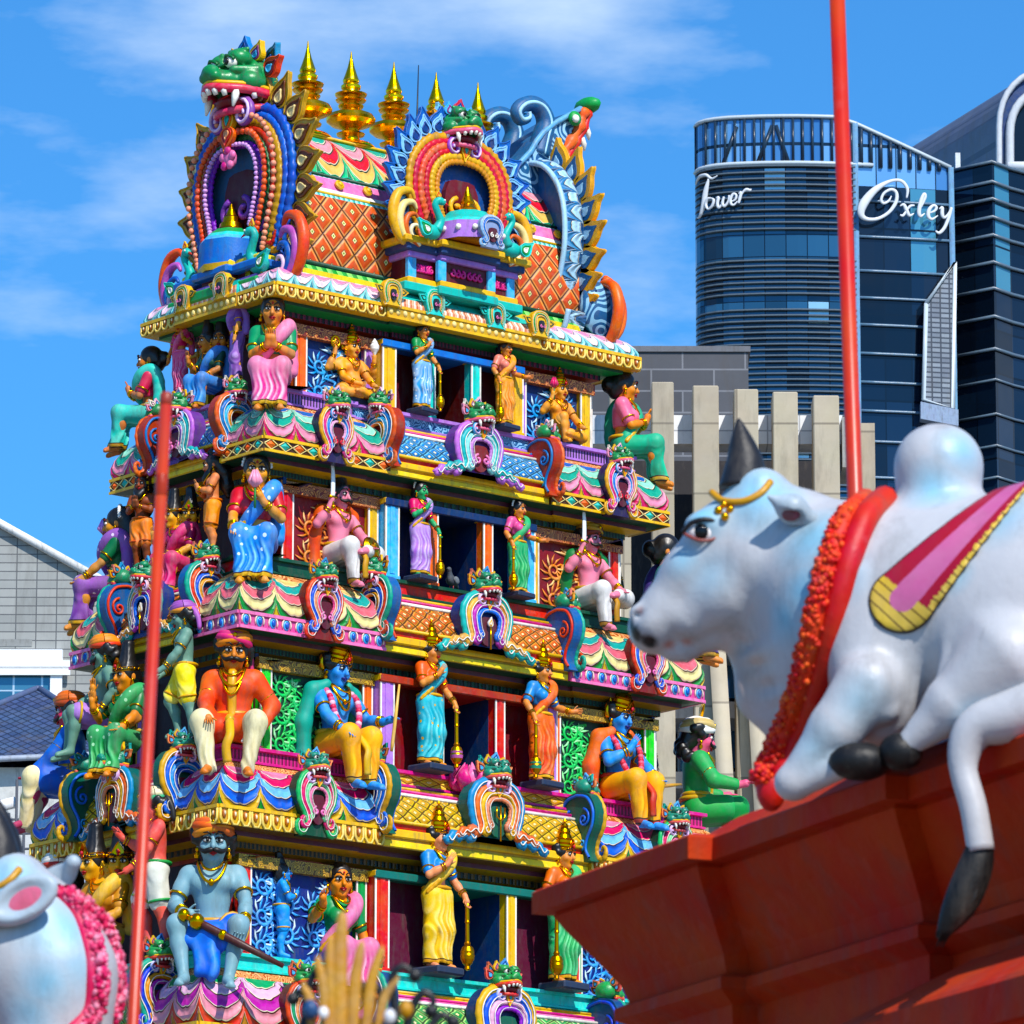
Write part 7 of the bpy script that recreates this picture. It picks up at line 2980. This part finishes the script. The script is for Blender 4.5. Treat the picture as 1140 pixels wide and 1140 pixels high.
# second tier
S('seated woman statue in bright blue saree and red blouse holding a pink flower', FY(285, -1.55, zB), -42, 2.8, G_B, hands=('knee', 'chest'), upper=('blouse', '#c8303c'), cols=('#1f78d8', '#d8ac38', '#8accf6'), dots='#d8ecfa', hair='knot', garland='#f4f0e8', props=[('bud', 1, '#f0a0b8')], head=(.1, .14, .05), skin='#e49a4a')
S('seated swordsman statue with black hair white dhoti and orange cape', FY(376, -1.52, zB + .1), 4, 2.3, G_B, legs='royal', hands=('raise', 'knee'), fem=False, skin=PNK, lower='dhoti', cols=('#d6d0ca', '#c8962c', '#e8e4e0'), cape='#e65a24', hair='tall', moustache=True, props=[('sword', 0), ('shield', 1)], head=(.15, .15, 0))
S('green skinned guardian woman in lavender saree with a mace left of the second doorway', FY(467, -1.80, zB + .07), 8, 1.5, G_B, legs='stand', hands=('chest', 'mace'), skin=GRN, upper=('blouse', '#d8306a'), cols=('#b07ad0', '#d8a030', '#e0c8f0'), hair='bun', garland='#f4e8d0', props=[('mace', 1)], plinth='#28344c', head=(.1, .1, 0))
S('guardian woman in green saree with gold sash beside the right jamb of the second doorway', FY(576, -1.80, zB + .07), 8, 1.5, G_B, legs='stand', hands=('mace', 'point'), upper=('blouse', '#e0609a'), cols=('#18985a', '#e0a830', '#70d090'), hair='bun', garland='#f4f0e8', props=[('mace', 0)], plinth='#28344c', head=(.25, .12, 0))
S('seated pink skinned swordsman statue with brown turban white dhoti and green cape', FY(655, -1.52, zB + .1), 4, 2.35, G_B, legs='royal', hands=('raise', 'knee'), fem=False, skin=PNK, lower='dhoti', cols=('#d6d2ce', '#b8862c', '#e8e4e0'), cape='#1a7a3c', hair='curls', moustache=True, hat=('turban', '#7a2c1c', '#b8862c'), props=[('sword', 0)], head=(.15, .12, 0))
S('seated woman statue with black hair and green blouse just left of the bull nose', FY(742, -1.45, zB), 55, 2.7, G_B, hands=('knee', 'knee'), upper=('blouse', '#18904a'), cols=('#3a2a6a', '#c89a30', '#6a5aa8'), hair='knot', skin='#e89050')
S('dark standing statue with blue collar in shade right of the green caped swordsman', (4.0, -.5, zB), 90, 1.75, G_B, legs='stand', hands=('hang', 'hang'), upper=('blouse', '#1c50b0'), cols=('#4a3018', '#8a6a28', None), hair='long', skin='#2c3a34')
S('seated woman statue in spotted purple saree and dark green blouse at the left', FX(131, -4.0, zB - .12), -138, 2.5, G_B, hands=('raise', 'knee'), upper=('blouse', '#0f6a3c'), cols=('#84489e', '#d8a828', '#b080c8'), dots='#ecd8f4', hair='long', garland='#f4f0e8', props=[('bud', 0, '#d890e0')], skin='#d8944e')
S('small bearded ascetic statue with brown skin and orange loincloth praying', OX(157, 640, -4.1, .03), -62, 1.55, G_B, legs='stand', fem=False, skin='#8a4426', lower='shorts', cols=('#ea7426', '#c85a18', '#f4a060'), hair='beard', hcol='#14100e')
S('seated two-headed gold faced woman statue in crimson saree behind the left red pole', OX(200, 640, -4.1), -72, 1.95, G_B, hands=('bless', 'lap'), upper=('blouse', '#a82058'), cols=('#d82c64', '#d8a838', '#f080b0'), hair='tall', hat=('crown', .35, False), heads=[(-.07, 0, -.3), (.09, .03, .45)], skin='#e8a848')
S('standing bearded ascetic statue in orange wrap praying towards the left', OX(236, 622, -4.05, .03), -118, 1.58, G_B, legs='stand', fem=False, skin='#e08a58', lower='shorts', cols=('#f0862a', '#d86a1c', '#f8b060'), hair='beard', hcol='#14100e', head=(-.1, .25, 0))
# third tier
S('seated moustached man statue in orange red coat cream trousers and pink plumed turban', FY(259, -1.78, zC), -42, 3.0, G_C, legs='wide', hands=('knee', 'hip'), fem=False, skin='#d88038', lower='trousers', upper=('tunic', '#de4628', '#d8a830', '#f08050'), cols=('#dccf9c', '#d8a838', '#e8e0c0'), hair='curls', moustache=True, hat=('turban', '#e8862c', '#d84078', '#f07aa8', '#d84078'), props=[('rod', (.13, -.13, .1), (.07, -.22, -.01), .012, '#e8ecee')], head=(.12, .12, .05), jewel=2)
S('blue skinned seated flute player statue with teal shawl and yellow dhoti', FY(372, -1.82, zC + .05), 2, 2.85, G_C, hands=('knee', 'out'), fem=False, skin=BLU, lower='dhoti', cols=('#f2a420', '#d8b040', '#f8cc60'), cape='#18a08c', hair='curls', hat=('crown', .85, True), props=[('rod', (.17, -.3, .02), (.2, -.33, .38), .011, '#e8b860')], head=(.12, .2, .1), jewel=2, lips='#2a2f7a', mala=('#e0608a', '#f0b8c8', '#d83a5a'))
S('crowned guardian woman in turquoise saree and orange blouse left of the third doorway', FY(478, -2.05, zC + .09), 8, 1.98, G_C, legs='stand', hands=('chest', 'mace'), upper=('blouse', '#e8602c'), cols=('#17a6b8', '#e0a830', '#7adce0'), dots='#d8b040', hair='curls', hat=('crown', .9, False), props=[('mace', 1, '#d9981c', '#c060a8')], plinth='#28344c', head=(.15, .06, 0))
S('crowned guardian woman in orange red saree and blue blouse right of the third doorway', FY(602, -2.05, zC + .09), 8, 1.95, G_C, legs='stand', hands=('mace', 'point'), upper=('blouse', '#3a8ad0'), cols=('#e65a2c', '#e8b030', '#f49a60'), hair='curls', hat=('crown', .9, False), props=[('mace', 0, '#d9981c', '#1f8a6a')], plinth='#28344c', head=(.25, .1, 0))
S('blue skinned seated statue with pink flower garland and yellow dhoti below the bull muzzle', FY(688, -1.82, zC + .05), 6, 2.75, G_C, hands=('chest', 'knee'), fem=False, skin=BLU, lower='dhoti', cols=('#f0a01c', '#c8503c', '#f8c858'), upper=None, cape='#e86a3a', hair='curls', hat=('crown', .85, True), props=[('rod', (.08, -.27, .06), (.3, -.25, .1), .012, '#c89040')], head=(.12, .22, .1), jewel=2, lips='#2a2f7a', mala=('#e86a80', '#d8404e'))
S('seated man statue in green coat and white turban facing right with open hands', FY(776, -1.62, zC - .1), 62, 2.9, G_C, hands=('out', 'out'), fem=False, skin='#e86a8a', lower='trousers', upper=('tunic', '#1c9444', '#c8a030', '#5ac070'), cols=('#1c9444', '#c8a030', None), hair='curls', moustache=True, hat=('turban', '#f0ece4', '#c8b070', '#e8c860'))
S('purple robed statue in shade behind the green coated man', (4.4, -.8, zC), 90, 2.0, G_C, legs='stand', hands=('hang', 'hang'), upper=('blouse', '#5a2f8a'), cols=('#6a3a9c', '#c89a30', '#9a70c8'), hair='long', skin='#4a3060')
S('man statue with orange turban magenta face and cream trousers at the left end', FX(79, -4.5, zC - .2), -136, 2.75, G_C, legs='wide', hands=('knee', 'knee'), fem=False, skin='#c04a66', lower='trousers', upper=('tunic', '#1f5cc4', '#c89a30', '#4a8ae0'), cols=('#f2dc9a', '#d8a838', '#fff6d8'), hair='curls', moustache=True, hat=('turban', '#e0702c', '#b84a1c'))
S('grey green skinned man statue with orange turban and purple shorts leaning forward', OX(117, 812, -4.9), -118, 2.45, G_C, hands=('knee', 'hip'), fem=False, skin='#66907e', lower='shorts', cols=('#9a66c0', '#d8a838', '#c8a0e0'), hair='curls', moustache=True, hat=('turban', '#f0902c', '#e0482c'), head=(-.15, .2, 0))
S('seated woman statue in green pleated saree with gold jewels beside the left red pole', OX(140, 838, -4.9), -72, 2.45, G_C, hands=('bless', 'lap'), upper=('blouse', '#14703a'), cols=('#1f8a44', '#e0b040', '#70d090'), dots='#a8e0b0', hair='tall', hat=('crown', .35, False), arms2=(('raise'), 'knee'), skin='#e08a3c', jewel=2, head=(-.3, .1, 0))
S('grey green skinned man statue with purple turban and bright yellow shorts standing one knee bent', OX(204, 830, -4.85, .06), -122, 2.1, G_C, legs='stride', hands=('knee' if False else (-.1, -.2, -.06, .1, -.8, -.6), (-.12, -.17, .0, .2, -.8, -.5)), fem=False, skin='#6a9484', lower='shorts', cols=('#f4da1c', '#d8a020', '#fbf080'), hair='curls', hat=('turban', '#a05ab0', '#e89a50', None, '#b060b8'), head=(-.05, .25, 0))
# lowest visible tier
S('grey blue skinned moustached man statue with orange turban and blue loincloth holding a long scabbard', FY(236, -2.0, zD), -42, 3.4, G_D, legs='wide', hands=((-.12, -.17, .075, .8, -.5, -.2), (-.17, -.19, .01, .2, -.7, -.6)), fem=False, skin='#7ba2ac', lower='wrap', cols=('#1f5cd0', '#d8a030', '#5a96f0'), hair='curls', moustache=True, hat=('turban', '#f0902c', '#e0642c'), props=[('rod', (-.05, -.245, .1), (.36, -.29, -.1), .02, '#4a2420', 1, 'scabbard')], head=(.1, .1, 0), jewel=1)
S('small blue skinned child statue standing with hands raised to its mouth', FY(313, -1.98, zD + .05), 62, 1.42, G_D, legs='stand', fem=False, skin='#3f9ae8', lower='shorts', cols=('#3f9ae8', '#d8a030', None), hair='tall', bindi=None, head=(0, -.1, 0))
S('seated woman statue in pink saree and green blouse reaching towards the blue child', FY(376, -1.95, zD), -8, 2.75, G_D, hands=('reach', 'hang'), upper=('blouse', '#148a4c'), cols=('#dc5a92', '#d8962c', '#f6bcd4'), hair='knot', skin='#e8893c', head=(-.2, .1, 0), jewel=2)
S('crowned guardian woman in yellow saree and blue blouse left of the lowest doorway', FY(486, -2.30, zD + .1), 8, 2.22, G_D, legs='stand', hands=('chest', 'mace'), skin='#e8946a', upper=('blouse', '#3a8ad8'), cols=('#f0be2c', '#d89a1c', '#fae488'), hair='curls', hat=('crown', .9, False), props=[('mace', 1, '#c88a1c')], plinth='#28344c', head=(.15, .06, 0), jewel=2)
S('crowned guardian woman in green saree partly hidden by the red parapet', FY(626, -2.30, zD + .1), 8, 2.22, G_D, legs='stand', hands=('mace', 'point'), skin='#e0904a', upper=('blouse', '#e8702c'), cols=('#1f9a58', '#d8a030', '#78d898'), hair='curls', hat=('crown', .9, False), props=[('mace', 0, '#c88a1c')], plinth='#28344c', head=(.2, .1, 0), jewel=2)
S('pink red skinned man statue in white and red turban behind the left bull', FX(66, -4.95, zD + .25), -130, 2.9, G_D, hands=('knee', 'out'), fem=False, skin='#dc4450', lower='trousers', cols=('#e8e0d0', '#c03030', None), hair='curls', moustache=True, hat=('turban', '#f0ece4', '#c83a30', '#e8e0d0'))
S('golden skinned two-headed goddess statue in yellow saree above the left bull ear', OX(116, 1058, -5.3), -68, 2.75, G_D, hands=('bless', 'lap'), skin='#e0a030', upper=('blouse', '#c8882c'), cols=('#e8b02c', '#c8882c', '#f8dc80'), hair='tall', hat=('crown', .4, False), heads=[(-.075, 0, -.35), (.09, .03, .4)], jewel=2)
S('pink skinned man statue in white shorts leaning forward behind the left red pole', OX(172, 1066, -5.3, .05), -122, 2.45, G_D, legs='stride', hands=('reach', (-.12, -.17, .0, .2, -.8, -.5)), fem=False, skin='#e4645a', lower='shorts', cols=('#d8d6c6', '#2f9a4c', '#e4e4dc'), hair='curls', hat=('turban', '#e8dcb0', '#3aa070', None, '#1a1a1c'), head=(-.05, .25, 0))
# a pigeon in the second doorway
pg = thing('pigeon', 'grey pigeon perched on the sill of the second doorway', 'pigeon', FY(503, -1.62, zB + .01), rad(-60))
sd = SDF((-.2, -.25, -.02), (.2, .3, .42), .012)
sd.ell((0, 0, .14), (.075, .13, .085), .03)
sd.cap((0, -.08, .19), (0, -.12, .28), .05, .036, .04)
sd.ell((0, -.13, .3), (.04, .045, .04), .02)
sd.cap((0, -.16, .3), (0, -.2, .29), .012, .005, .01)
sd.cap((0, .1, .13), (0, .25, .08), .05, .025, .04)
V, Q = sd.mesh()
link('body', npmesh('body', V, Q, paint('#4a5058', .6, .3, 1, .4, 9)), pg)
for q in (-1, 1):
    mb = MB()
    mb.ell((q * .07, .03, .15), (.018, .12, .06), paint('#7a8288', .6, .3), 8, 6)
    mb.build('wing', pg)
    mb = MB()
    mb.tube([(q * .03, -.01, .07), (q * .03, -.02, .0)], .008, paint('#b05050'), 5)
    mb.build('leg', pg)

lt = thing('lotus', 'large pink lotus flower on the ledge of the third doorway', 'lotus', FY(524, -2.12, zC - .2))
for k in range(12):
    mb = MB()
    a = 2 * math.pi * k / 12
    ro, r2 = (.2, .3) if k % 2 else (.14, .2)
    c, s_ = math.cos(a), math.sin(a)
    P = [(c * .03, s_ * .03, 0), (c * r2 * .9, s_ * r2 * .9, .1), (c * r2, s_ * r2, .22), (c * ro * .8, s_ * ro * .8, .38 if k % 2 else .42)]
    mb.tube(crom(P, 4), [.04, .07, .09, .105, .11, .115, .11, .1, .085, .065, .045, .025, .006], paint('#d83a80' if k % 2 else '#f07aac', .4, .25), 8, flat=((c, s_, 0), .4))
    mb.build('petal', lt)
SKYTINT = (.31, .90, 1.38, 1)
CLOUDLOC = (9.03, 9, 2.36)
CLOUDCOL = (6.2, 7.6, 9.2, 1)
APERTURE = .013
EXPO = 0.1
# -------------------------------------------------------------- sky and sun
SUN_AZ, SUN_EL = 14.0, 46.0          # azimuth measured from the tower front towards its street flank
ce = math.cos(rad(SUN_EL))
sdir = Vector((-math.sin(rad(SUN_AZ)) * ce, -math.cos(rad(SUN_AZ)) * ce, math.sin(rad(SUN_EL))))
sl = bpy.data.lights.new('sun', 'SUN')
sl.energy = 4.9
sl.angle = rad(.53)
sl.color = (1, .95, .87)
so = bpy.data.objects.new('sun', sl)
COL.objects.link(so)
so.rotation_euler = sdir.to_track_quat('Z', 'Y').to_euler()
W = bpy.data.worlds.new('World')
SC.world = W
W.use_nodes = True
nt = W.node_tree
bg = nt.nodes['Background']
sky = nt.nodes.new('ShaderNodeTexSky')
sky.sky_type = 'NISHITA'
sky.sun_disc = False
sky.sun_elevation = rad(SUN_EL)
sky.sun_rotation = math.atan2(sdir.x, sdir.y)
sky.air_density = 1.0
sky.dust_density = .2
sky.ozone_density = 2.5


def wn(t, **kw):
    o = nt.nodes.new(t)
    for k, v in kw.items():
        setattr(o, k, v)
    return o


tint = wn('ShaderNodeMix', data_type='RGBA', blend_type='MULTIPLY')
tint.inputs[0].default_value = 1
tint.inputs[7].default_value = SKYTINT
nt.links.new(sky.outputs[0], tint.inputs[6])
tc = wn('ShaderNodeTexCoord')
mp = wn('ShaderNodeMapping')
mp.inputs['Scale'].default_value = (9, 9, 26)
mp.inputs['Rotation'].default_value = (0, .0, PHI)
mp.inputs['Location'].default_value = CLOUDLOC
nz = wn('ShaderNodeTexNoise')
nz.inputs['Scale'].default_value = 1.0
nz.inputs['Detail'].default_value = 7
nz.inputs['Roughness'].default_value = .55
cr = wn('ShaderNodeValToRGB')
cr.color_ramp.elements[0].position = .52
cr.color_ramp.elements[1].position = .80
nt.links.new(tc.outputs['Generated'], mp.inputs['Vector'])
nt.links.new(mp.outputs[0], nz.inputs['Vector'])
nt.links.new(nz.outputs['Fac'], cr.inputs['Fac'])
cm = wn('ShaderNodeMix', data_type='RGBA')
cm.inputs[7].default_value = CLOUDCOL
nt.links.new(cr.outputs[0], cm.inputs[0])
nt.links.new(tint.outputs[2], cm.inputs[6])
nt.links.new(cm.outputs[2], bg.inputs['Color'])
bg.inputs['Strength'].default_value = .12

# ------------------------------------------------------------------- ground
mb = MB()
mb.box(-4000, -4000, GROUND - 1, 4000, 4000, GROUND, paint('#8a857a', .8, .2, 1, .2, .4))
tag(mb.build('ground'), kind='structure')

# ------------------------------------------------------------------- camera
cd = bpy.data.cameras.new('camera')
co = bpy.data.objects.new('camera', cd)
COL.objects.link(co)
Mx = Matrix((RT, UP, -_fw)).transposed().to_4x4()
Mx.translation = CAM
co.matrix_world = Mx
cd.sensor_width = 36
cd.lens = F / 1140 * 36
cd.clip_start = .1
cd.clip_end = 9000
cd.dof.use_dof = True
cd.dof.focus_distance = 92
cd.dof.aperture_fstop = cd.lens / 1000 / APERTURE
SC.camera = co
SC.view_settings.view_transform = 'Standard'
SC.view_settings.look = 'None'
SC.view_settings.exposure = EXPO
SC.view_settings.gamma = 1
SC.view_settings.use_curve_mapping = False
SC.cycles.max_bounces = 6
